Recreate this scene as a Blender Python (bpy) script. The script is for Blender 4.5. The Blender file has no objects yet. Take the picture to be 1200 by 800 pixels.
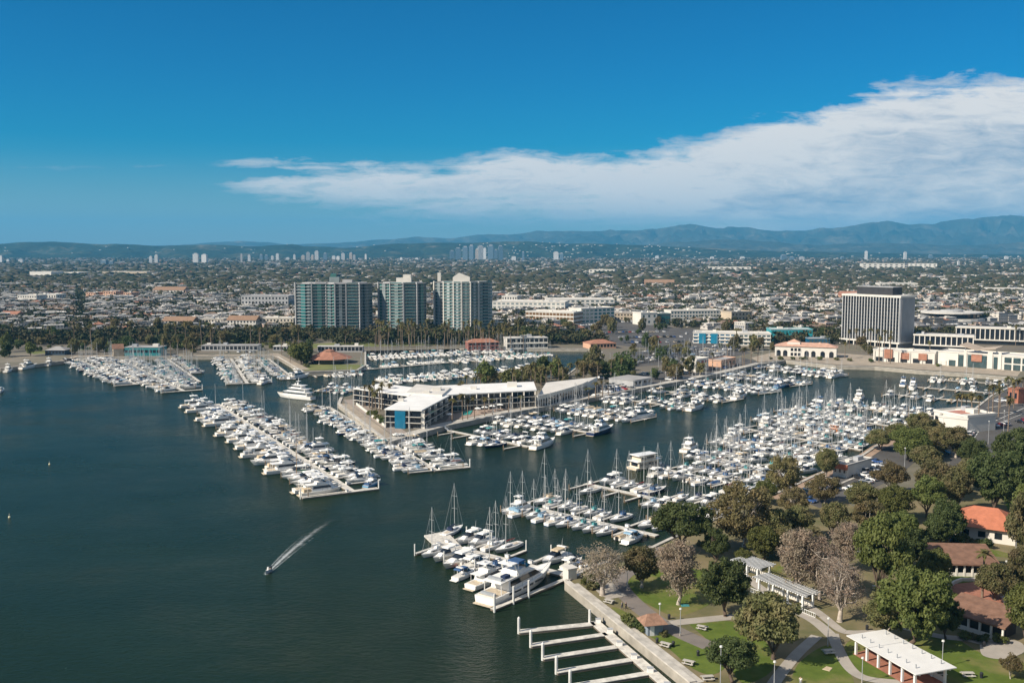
import bpy, math, random
import numpy as np
from mathutils import Vector, Matrix
from mathutils.geometry import tessellate_polygon

random.seed(11)
rng = np.random.default_rng(11)
S = bpy.context.scene
COL = S.collection
R = math.radians

# ------------------------------------------------------------------ camera
F = 1150.0          # focal length in units of a 1200 px wide frame
H = 80.0            # drone height over the water, metres
HORIZON = 292.0
PITCH = math.atan((400 - HORIZON) / F)
cam = bpy.data.cameras.new('camera')
cam.sensor_width = 36.0
cam.lens = 36.0 * F / 1200.0
cam.clip_start = 1.0
cam.clip_end = 120000.0
camo = bpy.data.objects.new('camera', cam)
camo.location = (0, 0, H)
camo.rotation_euler = (math.pi / 2 - PITCH, 0, 0)
COL.objects.link(camo)
S.camera = camo

def P(u, v, z=0.0):
    """A point of the 1200x800 photograph back on the horizontal plane at height z."""
    dx, dy = (u - 600) / F, -(v - 400) / F
    X, Y, Z = dx, math.cos(PITCH) + dy * math.sin(PITCH), -math.sin(PITCH) + dy * math.cos(PITCH)
    t = (z - H) / Z
    return Vector((X * t, Y * t, z))

def PIX(p):
    x, y, z = p[0], p[1], p[2] - H
    fwd = y * math.cos(PITCH) - z * math.sin(PITCH)
    up = y * math.sin(PITCH) + z * math.cos(PITCH)
    return 600 + F * x / fwd, 400 - F * up / fwd

def ztop(vb, vt, zb=2.0):
    return H - (vt - HORIZON) * (H - zb) / (vb - HORIZON)

# ------------------------------------------------------------------ light
SUN_AZ = R(243.0)       # clockwise from +Y
SUN_EL = R(36.0)
W = bpy.data.worlds.new("World")
S.world = W
W.use_nodes = True
nt = W.node_tree
for n in list(nt.nodes): nt.nodes.remove(n)

class NT:
    """tiny node helper"""
    def __init__(s, t): s.t = t
    def n(s, typ, **kw):
        nd = s.t.nodes.new(typ)
        for k, v in kw.items(): setattr(nd, k, v)
        return nd
    def l(s, a, b): s.t.links.new(a, b)
    def m(s, op, a, b=None, clamp=False):
        nd = s.n('ShaderNodeMath', operation=op); nd.use_clamp = clamp
        for i, x in enumerate((a, b)):
            if x is None: continue
            if isinstance(x, (int, float)): nd.inputs[i].default_value = x
            else: s.l(x, nd.inputs[i])
        return nd.outputs[0]
    def ramp(s, val, pts, interp='LINEAR'):
        nd = s.n('ShaderNodeValToRGB'); cr = nd.color_ramp; cr.interpolation = interp
        while len(cr.elements) > 1: cr.elements.remove(cr.elements[-1])
        cr.elements[0].position = pts[0][0]; cr.elements[0].color = col4(pts[0][1])
        for p, c in pts[1:]:
            e = cr.elements.new(p); e.color = col4(c)
        s.l(val, nd.inputs[0]); return nd.outputs[0]
    def mix(s, f, a, b, blend='MIX'):
        nd = s.n('ShaderNodeMix', data_type='RGBA', blend_type=blend)
        for i, x in ((0, f), (6, a), (7, b)):
            if isinstance(x, (int, float)): nd.inputs[i].default_value = x
            elif isinstance(x, (tuple, list)): nd.inputs[i].default_value = col4(x)
            else: s.l(x, nd.inputs[i])
        return nd.outputs[2]
    def noise(s, vec, scale, detail=4, rough=.55, dist=0.0):
        nd = s.n('ShaderNodeTexNoise'); nd.inputs['Scale'].default_value = scale
        nd.inputs['Detail'].default_value = detail; nd.inputs['Roughness'].default_value = rough
        nd.inputs['Distortion'].default_value = dist
        if vec is not None: s.l(vec, nd.inputs['Vector'])
        return nd.outputs[0]
    def mapping(s, vec, scale=(1, 1, 1), loc=(0, 0, 0), rot=(0, 0, 0)):
        nd = s.n('ShaderNodeMapping'); nd.inputs['Scale'].default_value = scale
        nd.inputs['Location'].default_value = loc; nd.inputs['Rotation'].default_value = rot
        s.l(vec, nd.inputs[0]); return nd.outputs[0]

def col4(c):
    if isinstance(c, (int, float)): c = (c, c, c)
    return (c[0], c[1], c[2], 1.0)

T = NT(nt)
sky = T.n('ShaderNodeTexSky', sky_type='NISHITA')
sky.sun_disc = False
sky.sun_elevation = SUN_EL
sky.sun_rotation = SUN_AZ
sky.altitude = 100.0
sky.air_density = 1.0
sky.dust_density = 0.35
sky.ozone_density = 1.6
hs = T.n('ShaderNodeHueSaturation')
hs.inputs['Hue'].default_value = 0.497
hs.inputs['Saturation'].default_value = 1.22
hs.inputs['Value'].default_value = 1.0

# cloud bank: a band of cirrus over the hills, laid out by compass direction
tc = T.n('ShaderNodeTexCoord')
sep = T.n('ShaderNodeSeparateXYZ'); T.l(tc.outputs['Generated'], sep.inputs[0])
# air clears with height: pale low down, deep blue above
T.l(T.mix(1.0, sky.outputs[0], T.ramp(sep.outputs[2], [(0, (.90, 1.02, 1.14)), (.035, (.70, .95, 1.15)), (.09, (.36, .82, 1.17)), (.17, (.22, .71, 1.16)), (.30, (.12, .62, 1.10))]), 'MULTIPLY'), hs.inputs['Color'])
yc = T.m('MAXIMUM', sep.outputs[1], 0.02)
cu = T.m('DIVIDE', sep.outputs[0], yc)      # tan(azimuth)
cv = T.m('DIVIDE', sep.outputs[2], yc)      # tan(elevation)
def dirpix(u, v):
    dx, dy = (u - 600) / F, -(v - 400) / F
    Y, Z = math.cos(PITCH) + dy * math.sin(PITCH), -math.sin(PITCH) + dy * math.cos(PITCH)
    return dx / Y, Z / Y
cu01 = T.m('ADD', T.m('MULTIPLY', cu, 0.5 / 0.9), 0.5, clamp=True)     # -0.9..0.9 -> 0..1
def curve(pts):
    out = []
    for u, v in pts:
        a, b = dirpix(u, v)
        out.append((min(1, max(0, a * 0.5 / 0.9 + 0.5)), b * 2.0))
    return T.m('MULTIPLY', T.ramp(cu01, out), 0.5)
top = curve([(60, 199), (240, 196), (275, 185), (430, 184), (520, 192), (556, 181), (612, 171), (650, 181), (720, 179), (800, 166),
             (850, 151), (905, 133), (960, 121), (1005, 108), (1050, 93), (1130, 85), (1250, 84), (1500, 96), (1650, 130)])
bot = curve([(60, 197), (240, 200), (275, 232), (330, 246), (400, 254), (480, 260), (560, 259), (640, 262), (760, 276), (900, 292), (1200, 304), (1650, 300)])
comb = T.n('ShaderNodeCombineXYZ'); T.l(cu, comb.inputs[0]); T.l(cv, comb.inputs[1])
cvec = comb.outputs[0]
n_edge = T.noise(T.mapping(cvec, (13, 34, 1), (3.1, 1.7, 0), (0, 0, R(6))), 1.0, 9, .66, .5)
n_str = T.noise(T.mapping(cvec, (2.6, 46, 1), (.3, 6.4, 0), (0, 0, R(3))), 1.0, 8, .64, .9)
n_fine = T.noise(T.mapping(cvec, (24, 95, 1), (7, 2, 0), (0, 0, R(5))), 1.0, 8, .68, .7)
amp = T.m('ADD', 0.012, T.m('MULTIPLY', T.m('MAXIMUM', cu, 0.0), 0.035))
dt = T.m('SUBTRACT', T.m('ADD', top, T.m('MULTIPLY', T.m('SUBTRACT', n_edge, 0.53), T.m('MULTIPLY', amp, 2.2))), cv)
db = T.m('SUBTRACT', cv, bot)
# blue gap between the two streamers at the western tip
gap = T.m('MULTIPLY', T.m('SUBTRACT', 1.0, T.m('MULTIPLY', T.m('ABSOLUTE', T.m('SUBTRACT', cv, T.m('ADD', 0.0745, T.m('MULTIPLY', T.m('SUBTRACT', n_edge, .5), .022)))), 130.0), clamp=True),
          T.m('MULTIPLY', T.m('SUBTRACT', -0.13, cu), 9.0, clamp=True))
east = T.m('MAXIMUM', T.m('MULTIPLY', T.m('ADD', cu, .10), 3.2), 0.0)
cap = T.m('ADD', 1.0, T.m('MULTIPLY', east, .7))
e = T.m('MINIMUM', T.m('MINIMUM', T.m('MULTIPLY', dt, 60.0), T.m('MULTIPLY', db, 40.0)), cap)
dens = T.m('ADD', e, T.m('ADD', T.m('MULTIPLY', T.m('SUBTRACT', n_str, .5), 2.9), T.m('MULTIPLY', T.m('SUBTRACT', n_fine, .5), 2.4)))
dens = T.m('SUBTRACT', T.m('ADD', dens, .22), T.m('MULTIPLY', gap, 1.6))
mask = T.m('MULTIPLY', T.m('SUBTRACT', dens, .12), T.m('MULTIPLY', .92, T.m('MULTIPLY', T.m('ADD', e, .35), 3.0, clamp=True)), clamp=True)
mask = T.m('MULTIPLY', mask, T.m('SUBTRACT', .97, T.m('MULTIPLY', T.m('SUBTRACT', 1.0, T.m('MULTIPLY', db, 26.0, clamp=True)), .30)))
front = T.m('GREATER_THAN', sep.outputs[1], 0.05)
mask = T.m('MULTIPLY', mask, front, clamp=True)
n_sh = T.noise(T.mapping(cvec, (4.5, 19, 1), (1.3, 9, 0)), 1.0, 6, .58, .5)
depth_t = T.m('MULTIPLY', dt, 5.5, clamp=True)
shade = T.m('MULTIPLY', T.m('ADD', T.m('MULTIPLY', depth_t, T.m('MULTIPLY', T.m('ADD', cu, .28), 1.5, clamp=True)),
          T.m('ADD', T.m('MULTIPLY', T.m('SUBTRACT', n_sh, .5), 3.4), T.m('MULTIPLY', T.m('SUBTRACT', n_fine, .5), 1.9))), 1.0, clamp=True)
cloud_col = T.mix(shade, (12.2, 11.7, 11.2), (5.0, 6.1, 7.6))
# added unseen cloud overhead and behind, to lift and neutralise the shadow fill
fill_veil = T.m('MAXIMUM', T.m('MULTIPLY', T.m('SUBTRACT', sep.outputs[2], .36), 3.0, clamp=True), T.m('MULTIPLY', T.m('SUBTRACT', .15, sep.outputs[1]), 3.0, clamp=True))
fill_veil = T.m('MULTIPLY', fill_veil, T.m('MULTIPLY', T.m('SUBTRACT', T.noise(tc.outputs['Generated'], 3.0, 5, .6, .4), .28), 2.2, clamp=True))
fill_veil = T.m('MULTIPLY', fill_veil, T.m('MULTIPLY', T.m('ADD', sep.outputs[2], .02), 9.0, clamp=True))
skymix = T.mix(T.m('MULTIPLY', fill_veil, .85), T.mix(mask, hs.outputs[0], cloud_col), (9.0, 8.8, 8.6))
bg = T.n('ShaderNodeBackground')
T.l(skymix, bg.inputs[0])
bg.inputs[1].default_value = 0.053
wo = T.n('ShaderNodeOutputWorld')
T.l(bg.outputs[0], wo.inputs[0])

sun = bpy.data.lights.new('sun', 'SUN')
sun.energy = 5.0
sun.angle = R(0.53)
sun.color = (1.0, 0.90, 0.76)
suno = bpy.data.objects.new('sun', sun)
to_sun = Vector((math.sin(SUN_AZ) * math.cos(SUN_EL), math.cos(SUN_AZ) * math.cos(SUN_EL), math.sin(SUN_EL)))
suno.rotation_euler = to_sun.to_track_quat('Z', 'Y').to_euler()
suno.location = (0, 0, 300)
COL.objects.link(suno)
S.view_settings.view_transform = 'Standard'
S.view_settings.look = 'None'
S.view_settings.exposure = 0.46
S.view_settings.gamma = 1.0
S.view_settings.use_curve_mapping = False
S.cycles.use_denoising = True
S.cycles.max_bounces = 6
S.cycles.diffuse_bounces = 3
S.cycles.glossy_bounces = 3
S.cycles.transmission_bounces = 4
S.cycles.transparent_max_bounces = 8
S.cycles.volume_bounces = 0

# ------------------------------------------------------------------ materials
MATS = {}
def mat(name, color, rough=.7, var=.12, scale=.35, metallic=0.0, bump=0.0, spec=.4, var2=None, detail=4, coord='Object', stretch=(1, 1, 1)):
    """Principled material whose colour wanders a little by noise."""
    if name in MATS: return MATS[name]
    m = bpy.data.materials.new(name); m.use_nodes = True
    t = NT(m.node_tree); b = m.node_tree.nodes['Principled BSDF']
    tcn = t.n('ShaderNodeTexCoord')
    vec = t.mapping(tcn.outputs[coord], stretch)
    nz = t.noise(vec, scale, detail, .6)
    lo = tuple(max(0, c * (1 - var)) for c in color)
    hi = tuple(min(1, c * (1 + var)) for c in color) if var2 is None else var2
    t.l(t.ramp(nz, [(.3, lo), (.7, hi)]), b.inputs['Base Color'])
    b.inputs['Roughness'].default_value = rough
    b.inputs['Metallic'].default_value = metallic
    b.inputs['Specular IOR Level'].default_value = spec
    if bump:
        bp = t.n('ShaderNodeBump'); bp.inputs['Strength'].default_value = bump
        t.l(t.noise(vec, scale * 6, 4), bp.inputs['Height']); t.l(bp.outputs[0], b.inputs['Normal'])
    MATS[name] = m
    return m

def leafmat(name, a, b_, dry=None):
    """Leaf colour differs from tree to tree and from clump to clump; light also passes through."""
    if name in MATS: return MATS[name]
    m = bpy.data.materials.new(name); m.use_nodes = True
    t = NT(m.node_tree); nd = m.node_tree.nodes
    b = nd['Principled BSDF']; out = nd['Material Output']
    tcn = t.n('ShaderNodeTexCoord'); oi = t.n('ShaderNodeObjectInfo')
    n1 = t.noise(tcn.outputs['Object'], .55, 3, .6)
    n2 = t.noise(tcn.outputs['Object'], 3.0, 2, .6)
    f = t.m('ADD', t.m('MULTIPLY', n1, .6), t.m('MULTIPLY', n2, .4))
    c = t.ramp(f, [(.32, a), (.66, b_)])
    if dry:
        n3 = t.noise(tcn.outputs['Object'], .3, 3, .6)
        c = t.mix(t.m('MULTIPLY', t.m('SUBTRACT', n3, .45), 4.0, clamp=True), c, dry)
    hv = t.n('ShaderNodeHueSaturation')
    t.l(c, hv.inputs['Color'])
    t.l(t.m('ADD', .485, t.m('MULTIPLY', oi.outputs['Random'], .03)), hv.inputs['Hue'])
    t.l(t.m('ADD', .98, t.m('MULTIPLY', oi.outputs['Random'], .4)), hv.inputs['Value'])
    t.l(hv.outputs[0], b.inputs['Base Color'])
    b.inputs['Roughness'].default_value = .6
    b.inputs['Specular IOR Level'].default_value = .25
    tr = t.n('ShaderNodeBsdfTranslucent'); t.l(hv.outputs[0], tr.inputs[0])
    mx = t.n('ShaderNodeMixShader'); mx.inputs[0].default_value = .38
    t.l(b.outputs[0], mx.inputs[1]); t.l(tr.outputs[0], mx.inputs[2]); t.l(mx.outputs[0], out.inputs[0])
    MATS[name] = m
    return m

def facade_mat(name, wall, glass, fh=3.4, bw=3.6, fill=.55, vfill=.62):
    """Rows of windows for far towers and houses, by the object's own height and run."""
    if name in MATS: return MATS[name]
    m = bpy.data.materials.new(name); m.use_nodes = True
    t = NT(m.node_tree); b = m.node_tree.nodes['Principled BSDF']
    tcn = t.n('ShaderNodeTexCoord'); s = t.n('ShaderNodeSeparateXYZ'); t.l(tcn.outputs['Object'], s.inputs[0])
    ge = t.n('ShaderNodeNewGeometry'); sn = t.n('ShaderNodeSeparateXYZ'); t.l(ge.outputs['Normal'], sn.inputs[0])
    zf = t.m('FRACT', t.m('DIVIDE', s.outputs[2], fh))
    run = t.m('FRACT', t.m('DIVIDE', t.m('ADD', s.outputs[0], s.outputs[1]), bw))
    w = t.m('MULTIPLY', t.m('LESS_THAN', t.m('ABSOLUTE', t.m('SUBTRACT', zf, .5)), vfill / 2), t.m('LESS_THAN', t.m('ABSOLUTE', t.m('SUBTRACT', run, .5)), fill / 2))
    w = t.m('MULTIPLY', w, t.m('LESS_THAN', t.m('ABSOLUTE', sn.outputs[2]), .5))
    nz = t.noise(tcn.outputs['Object'], .15, 3)
    wc = t.ramp(nz, [(.3, tuple(c * .85 for c in wall)), (.7, wall)])
    t.l(t.mix(w, wc, glass), b.inputs['Base Color'])
    t.l(t.m('SUBTRACT', .75, t.m('MULTIPLY', w, .55)), b.inputs['Roughness'])
    MATS[name] = m
    return m

white = mat('white_gelcoat', (.82, .80, .76), .3, .05, .8)
offwhite = mat('ivory_gelcoat', (.70, .67, .60), .35, .08, .8)
greyhull = mat('grey_gelcoat', (.42, .45, .48), .3, .08, .8)
navyhull = mat('navy_gelcoat', (.02, .035, .09), .22, .2, .8)
redhull = mat('red_gelcoat', (.38, .05, .03), .3, .2, .8)
deckm = mat('deck_nonskid', (.76, .74, .69), .7, .1, 1.5)
teak = mat('teak_deck', (.52, .44, .33), .7, .2, 2.0)
glassd = mat('dark_window_glass', (.015, .02, .028), .08, .3, .5, spec=.6)
chrome = mat('stainless_steel', (.62, .63, .64), .25, .08, 1.0, metallic=.8)
alum = mat('aluminium_mast', (.60, .60, .59), .35, .08, 1.0, metallic=.3)
wood_m = mat('varnished_mast', (.33, .19, .09), .4, .2, 1.0)
rigm = mat('rigging_wire', (.34, .35, .36), .4, .1, 1.0)
bootb = mat('blue_boot_stripe', (.03, .10, .25), .3, .1, 1.0)
bootk = mat('black_antifouling', (.02, .022, .025), .5, .2, 1.0)
engine = mat('black_outboard', (.025, .026, .03), .3, .2, 1.0)
CANV = {'blue': mat('blue_canvas', (.035, .09, .20), .85, .2, 1.2), 'navy': mat('navy_canvas', (.02, .035, .085), .85, .2, 1.2),
        'white': mat('white_canvas', (.72, .72, .69), .85, .08, 1.2), 'tan': mat('tan_canvas', (.50, .40, .27), .85, .12, 1.2),
        'teal': mat('teal_canvas', (.05, .24, .25), .85, .15, 1.2), 'grey': mat('grey_canvas', (.30, .32, .34), .85, .12, 1.2),
        'green': mat('green_canvas', (.03, .14, .08), .85, .15, 1.2), 'maroon': mat('maroon_canvas', (.22, .03, .03), .85, .15, 1.2),
        'black': mat('black_canvas', (.025, .026, .03), .85, .2, 1.2), 'sky': mat('light_blue_canvas', (.22, .36, .48), .85, .12, 1.2)}
conc = mat('pale_concrete', (.46, .43, .38), .9, .30, .35, bump=.15, detail=8)
concd = mat('weathered_seawall_concrete', (.34, .31, .26), .95, .22, .3, bump=.2)
dockm = mat('dock_planking', (.56, .53, .47), .85, .30, .8, detail=8)
dockside = mat('dock_side_timber', (.17, .14, .11), .9, .2, .6)
pilem = mat('white_pile', (.66, .65, .61), .7, .12, .8)
asphalt = mat('asphalt', (.085, .080, .076), .9, .22, .08, coord='Object')
stucco = mat('white_stucco', (.64, .61, .55), .85, .08, .15)
stuccot = mat('tan_stucco', (.50, .41, .30), .85, .1, .15)
stuccop = mat('peach_stucco', (.56, .34, .23), .85, .1, .15)
stuccog = mat('grey_stucco', (.38, .38, .38), .85, .12, .15)
roofw = mat('white_roof_membrane', (.60, .57, .52), .85, .1, .12)
roofg = mat('grey_roof_gravel', (.33, .32, .31), .9, .18, .12)
terra = mat('terracotta_tile', (.34, .16, .105), .85, .22, .5, bump=.2)
orange = mat('orange_clay_tile', (.44, .155, .085), .8, .14, .7, bump=.2)
shingle = mat('brown_shingle', (.19, .105, .07), .9, .28, .7, bump=.3)
brick = mat('red_brick', (.33, .13, .08), .9, .22, .6)
barkp = mat('pale_bark', (.43, .37, .31), .9, .25, 1.2, bump=.3)
barkd = mat('dark_bark', (.11, .08, .06), .95, .3, 1.2, bump=.3)
palmbark = mat('palm_bark', (.20, .15, .11), .95, .25, 1.2, bump=.3)
steelp = mat('painted_white_steel', (.74, .74, .72), .5, .06, .6)
steelg = mat('galvanised_steel', (.38, .39, .40), .5, .12, .6)
woodb = mat('weathered_wood', (.26, .19, .13), .9, .2, 1.0)
tealg = mat('teal_glass', (.035, .15, .155), .1, .3, .1, spec=.7)
blueg = mat('blue_glass', (.015, .10, .19), .1, .3, .1, spec=.7)

# ------------------------------------------------------------------ mesh builder
class MB:
    def __init__(s):
        s.v = []; s.f = []; s.mi = []; s.mats = []
    def _m(s, m):
        if m not in s.mats: s.mats.append(m)
        return s.mats.index(m)
    def face(s, pts, m):
        i = len(s.v); s.v.extend([tuple(p) for p in pts]); s.f.append(tuple(range(i, i + len(pts)))); s.mi.append(s._m(m))
    def raw(s, vs, fs, m):
        i = len(s.v); s.v.extend([tuple(p) for p in vs]); k = s._m(m)
        for f in fs: s.f.append(tuple(i + j for j in f)); s.mi.append(k)
    def box(s, x0, x1, y0, y1, z0, z1, m):
        s.raw([(x0, y0, z0), (x1, y0, z0), (x1, y1, z0), (x0, y1, z0), (x0, y0, z1), (x1, y0, z1), (x1, y1, z1), (x0, y1, z1)],
              [(0, 3, 2, 1), (4, 5, 6, 7), (0, 1, 5, 4), (1, 2, 6, 5), (2, 3, 7, 6), (3, 0, 4, 7)], m)
    def tbox(s, x0, x1, hw0, hw1, z0, z1, fr, rr, m):
        """box along x, half widths hw0 (bottom) and hw1 (top), front raked back by fr, rear raked forward by rr"""
        s.raw([(x0, -hw0, z0), (x1, -hw0 * .82, z0), (x1, hw0 * .82, z0), (x0, hw0, z0),
               (x0 + rr, -hw1, z1), (x1 - fr, -hw1 * .82, z1), (x1 - fr, hw1 * .82, z1), (x0 + rr, hw1, z1)],
              [(0, 3, 2, 1), (4, 5, 6, 7), (0, 1, 5, 4), (1, 2, 6, 5), (2, 3, 7, 6), (3, 0, 4, 7)], m)
    def beam(s, a, b, w, h, m):
        """box from a to b, width w across, from z down h"""
        a, b = Vector(a), Vector(b); d = (b - a); d.z = 0; d.normalize(); n = Vector((-d.y, d.x, 0)) * (w / 2)
        q = [a - n, b - n, b + n, a + n]
        lo = [p - Vector((0, 0, h)) for p in q]
        s.raw(lo + q, [(0, 3, 2, 1), (4, 5, 6, 7), (0, 1, 5, 4), (1, 2, 6, 5), (2, 3, 7, 6), (3, 0, 4, 7)], m)
    def tube(s, a, b, r0, r1, m, n=6, cap=True):
        a, b = Vector(a), Vector(b); d = (b - a)
        if d.length < 1e-6: return
        d.normalize(); u = d.orthogonal().normalized(); w = d.cross(u)
        vs = []
        for c, r in ((a, r0), (b, r1)):
            for k in range(n):
                t = 2 * math.pi * k / n; vs.append(c + (u * math.cos(t) + w * math.sin(t)) * r)
        fs = [(k, (k + 1) % n, n + (k + 1) % n, n + k) for k in range(n)]
        if cap: fs += [tuple(range(n - 1, -1, -1)), tuple(range(n, 2 * n))]
        s.raw(vs, fs, m)
    def prism(s, poly, z0, z1, m, mtop=None):
        """vertical extrusion of a plan polygon"""
        pl = [(p[0], p[1]) for p in poly]
        ar = sum(pl[i][0] * pl[(i + 1) % len(pl)][1] - pl[(i + 1) % len(pl)][0] * pl[i][1] for i in range(len(pl)))
        if ar < 0: pl = pl[::-1]
        n = len(pl)
        vs = [(x, y, z0) for x, y in pl] + [(x, y, z1) for x, y in pl]
        s.raw(vs, [(i, (i + 1) % n, n + (i + 1) % n, n + i) for i in range(n)] + [tuple(range(n - 1, -1, -1))], m)
        s.face([(x, y, z1) for x, y in pl], mtop or m)
    def obj(s, name, parent=None, smooth=False):
        return link(name, s.mesh(name, smooth), parent)
    def mesh(s, name, smooth=False):
        me = bpy.data.meshes.new(name)
        me.from_pydata(s.v, [], s.f)
        for m in s.mats: me.materials.append(m)
        if s.mi: me.polygons.foreach_set('material_index', s.mi)
        if smooth: me.polygons.foreach_set('use_smooth', [True] * len(me.polygons))
        me.update()
        return me

def link(name, me, parent=None, loc=None, rz=0, sc=None):
    o = bpy.data.objects.new(name, me); COL.objects.link(o)
    if parent: o.parent = parent
    if loc is not None: o.location = loc
    if rz: o.rotation_euler.z = rz
    if sc: o.scale = sc if isinstance(sc, (tuple, list)) else (sc, sc, sc)
    return o

def fast_mesh(name, verts, faces, mats, mi=None, smooth=False):
    """numpy arrays to a mesh; faces (n,3) or (n,4)"""
    me = bpy.data.meshes.new(name)
    verts = np.asarray(verts, np.float32); faces = np.asarray(faces, np.int32)
    k = faces.shape[1]
    me.vertices.add(len(verts)); me.vertices.foreach_set('co', verts.ravel())
    me.loops.add(faces.size); me.loops.foreach_set('vertex_index', faces.ravel())
    me.polygons.add(len(faces)); me.polygons.foreach_set('loop_start', np.arange(0, faces.size, k, dtype=np.int32))
    try: me.polygons.foreach_set('loop_total', np.full(len(faces), k, np.int32))
    except Exception: pass
    for m in mats: me.materials.append(m)
    if mi is not None: me.polygons.foreach_set('material_index', np.asarray(mi, np.int32))
    if smooth: me.polygons.foreach_set('use_smooth', np.ones(len(faces), bool))
    me.update(calc_edges=True)
    return me

def tag(o, label=None, cat=None, group=None, kind=None):
    if label: o['label'] = label
    if cat: o['category'] = cat
    if group: o['group'] = group
    if kind: o['kind'] = kind
    return o

def thing(name, loc=(0, 0, 0), rz=0, label=None, cat=None, group=None):
    o = bpy.data.objects.new(name, None); COL.objects.link(o)
    o.empty_display_size = .5
    o.location = loc; o.rotation_euler.z = rz
    return tag(o, label, cat, group)

# labels that single a repeat out by the landmark it stands nearest to
LANDMARKS = []      # (words, (u, v))
PENDING = []        # (object, description, (u, v))
def landmark(words, u, v): LANDMARKS.append((words, (u, v)))
def pending(o, desc, pos): PENDING.append((o, desc, PIX(pos)))
def nth(k):
    if k == 1: return 'nearest'
    return f"{k}{'th' if 10 <= k % 100 <= 20 else {1: 'st', 2: 'nd', 3: 'rd'}.get(k % 10, 'th')} nearest"
def settle_labels():
    by = {}
    for o, d, (u, v) in PENDING:
        best = min(LANDMARKS, key=lambda L: (L[1][0] - u) ** 2 + (2.2 * (L[1][1] - v)) ** 2)
        dx, dy = u - best[1][0], 2.2 * (v - best[1][1])
        rel = ('behind' if dy < 0 else 'in front of') if abs(dy) > abs(dx) else ('left of' if dx < 0 else 'right of')
        by.setdefault((d, rel, best[0]), []).append((dx * dx + dy * dy, o))
    for (d, rel, lm), items in by.items():
        items.sort(key=lambda x: x[0])
        for k, (_, o) in enumerate(items):
            o['label'] = f"{d} {rel} {lm}" + (f", {nth(k + 1)}" if len(items) > 1 else "")

# ================================================================== setting
LZ = 2.0            # quay level
def px_line(pts, z=LZ): return [P(u, v, z) for u, v in pts]
shore_px = [(-500, 447), (0, 432), (74, 423), (85, 419), (200, 418), (326, 418), (356, 436), (418, 434), (428, 428), (428, 411),
            (560, 408), (690, 409), (706, 413), (680, 428), (664, 440), (560, 449), (440, 455), (400, 466), (397, 473), (455, 518),
            (522, 499), (580, 487), (655, 473.5), (750, 455), (807, 445), (846, 437), (890, 426.5), (920, 422.5), (980, 429), (1025, 430), (1075, 434.5),
            (1130, 438), (1190, 443), (1185, 453), (1163, 463), (1143, 479), (1100, 490), (1060, 509), (1030, 521), (1006, 537), (952, 559),
            (918, 575), (850, 603), (785, 632), (758, 645), (722, 656), (695, 664), (664, 681), (812, 800)]
shore = px_line(shore_px)
ext = shore[-1] + (shore[-1] - shore[-2]).normalized() * 220
outer = [ext, Vector((40000, ext.y - 50, LZ)), Vector((40000, 27500, LZ)), Vector((-40000, 27500, LZ)), Vector((-40000, shore[0].y, LZ))]
land = shore + outer
LANDXY = np.array([(p.x, p.y) for p in land])
def inside(px_, py_, poly=LANDXY):
    x, y = np.asarray(px_), np.asarray(py_); c = np.zeros(x.shape, bool); n = len(poly)
    for i in range(n):
        x0, y0 = poly[i]; x1, y1 = poly[(i + 1) % n]
        if y0 == y1: continue
        k = ((y0 > y) != (y1 > y)) & (x < (x1 - x0) * (y - y0) / (y1 - y0) + x0)
        c ^= k
    return c

def sheet(name, poly, m, z=None, kind='structure'):
    pts = [Vector((p[0], p[1], p[2] if z is None else z)) for p in poly]
    tris = tessellate_polygon([pts])
    me = bpy.data.meshes.new(name)
    fs = []
    for a, b, c in tris:
        n = (pts[b] - pts[a]).cross(pts[c] - pts[a])
        fs.append((a, b, c) if n.z > 0 else (a, c, b))
    me.from_pydata([tuple(p) for p in pts], [], fs); me.materials.append(m); me.update()
    o = link(name, me); o['kind'] = kind
    return o

# ground: dry urban soil, asphalt and verge in patches
gm = bpy.data.materials.new('urban_ground'); gm.use_nodes = True
t = NT(gm.node_tree); b = gm.node_tree.nodes['Principled BSDF']
tcn = t.n('ShaderNodeTexCoord')
n1 = t.noise(tcn.outputs['Object'], .012, 6, .65); n2 = t.noise(tcn.outputs['Object'], .09, 4, .6)
c = t.ramp(n1, [(.36, (.11, .10, .085)), (.47, (.155, .13, .095)), (.56, (.13, .12, .075)), (.66, (.225, .19, .14))])
c = t.mix(t.m('MULTIPLY', n2, .5), c, (.15, .135, .11))
t.l(c, b.inputs['Base Color']); b.inputs['Roughness'].default_value = .95
sheet('ground', land, gm)

# water: one sheet at sea level, wind ripples of several lengths
wm = bpy.data.materials.new('harbour_water'); wm.use_nodes = True
t = NT(wm.node_tree); b = wm.node_tree.nodes['Principled BSDF']
tcn = t.n('ShaderNodeTexCoord'); ov = tcn.outputs['Object']
n1 = t.noise(t.mapping(ov, (.018, .03, 1), rot=(0, 0, R(20))), 1.0, 4, .6)
t.l(t.ramp(n1, [(.3, (.008, .019, .009)), (.7, (.013, .026, .013))]), b.inputs['Base Color'])
b.inputs['IOR'].default_value = 1.33; b.inputs['Specular IOR Level'].default_value = .12
gust = t.noise(t.mapping(ov, (.012, .02, 1), (5, 9, 0), rot=(0, 0, R(-25))), 1.0, 4, .65)
big = t.noise(t.mapping(ov, (.0045, .009, 1), (2, 1, 0), rot=(0, 0, R(-30))), 1.0, 5, .65, 1.2)
gust = t.m('ADD', t.m('MULTIPLY', gust, .5), t.m('MULTIPLY', big, .5))
t.l(t.ramp(gust, [(.38, .32), (.60, .08)]), b.inputs['Roughness'])
w1 = t.noise(t.mapping(ov, (.5, .9, 1), rot=(0, 0, R(15))), 1.0, 5, .62, .5)
w2 = t.noise(t.mapping(ov, (1.6, 2.6, 1), (3, 3, 0), rot=(0, 0, R(-12))), 1.0, 3, .6, .3)
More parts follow.
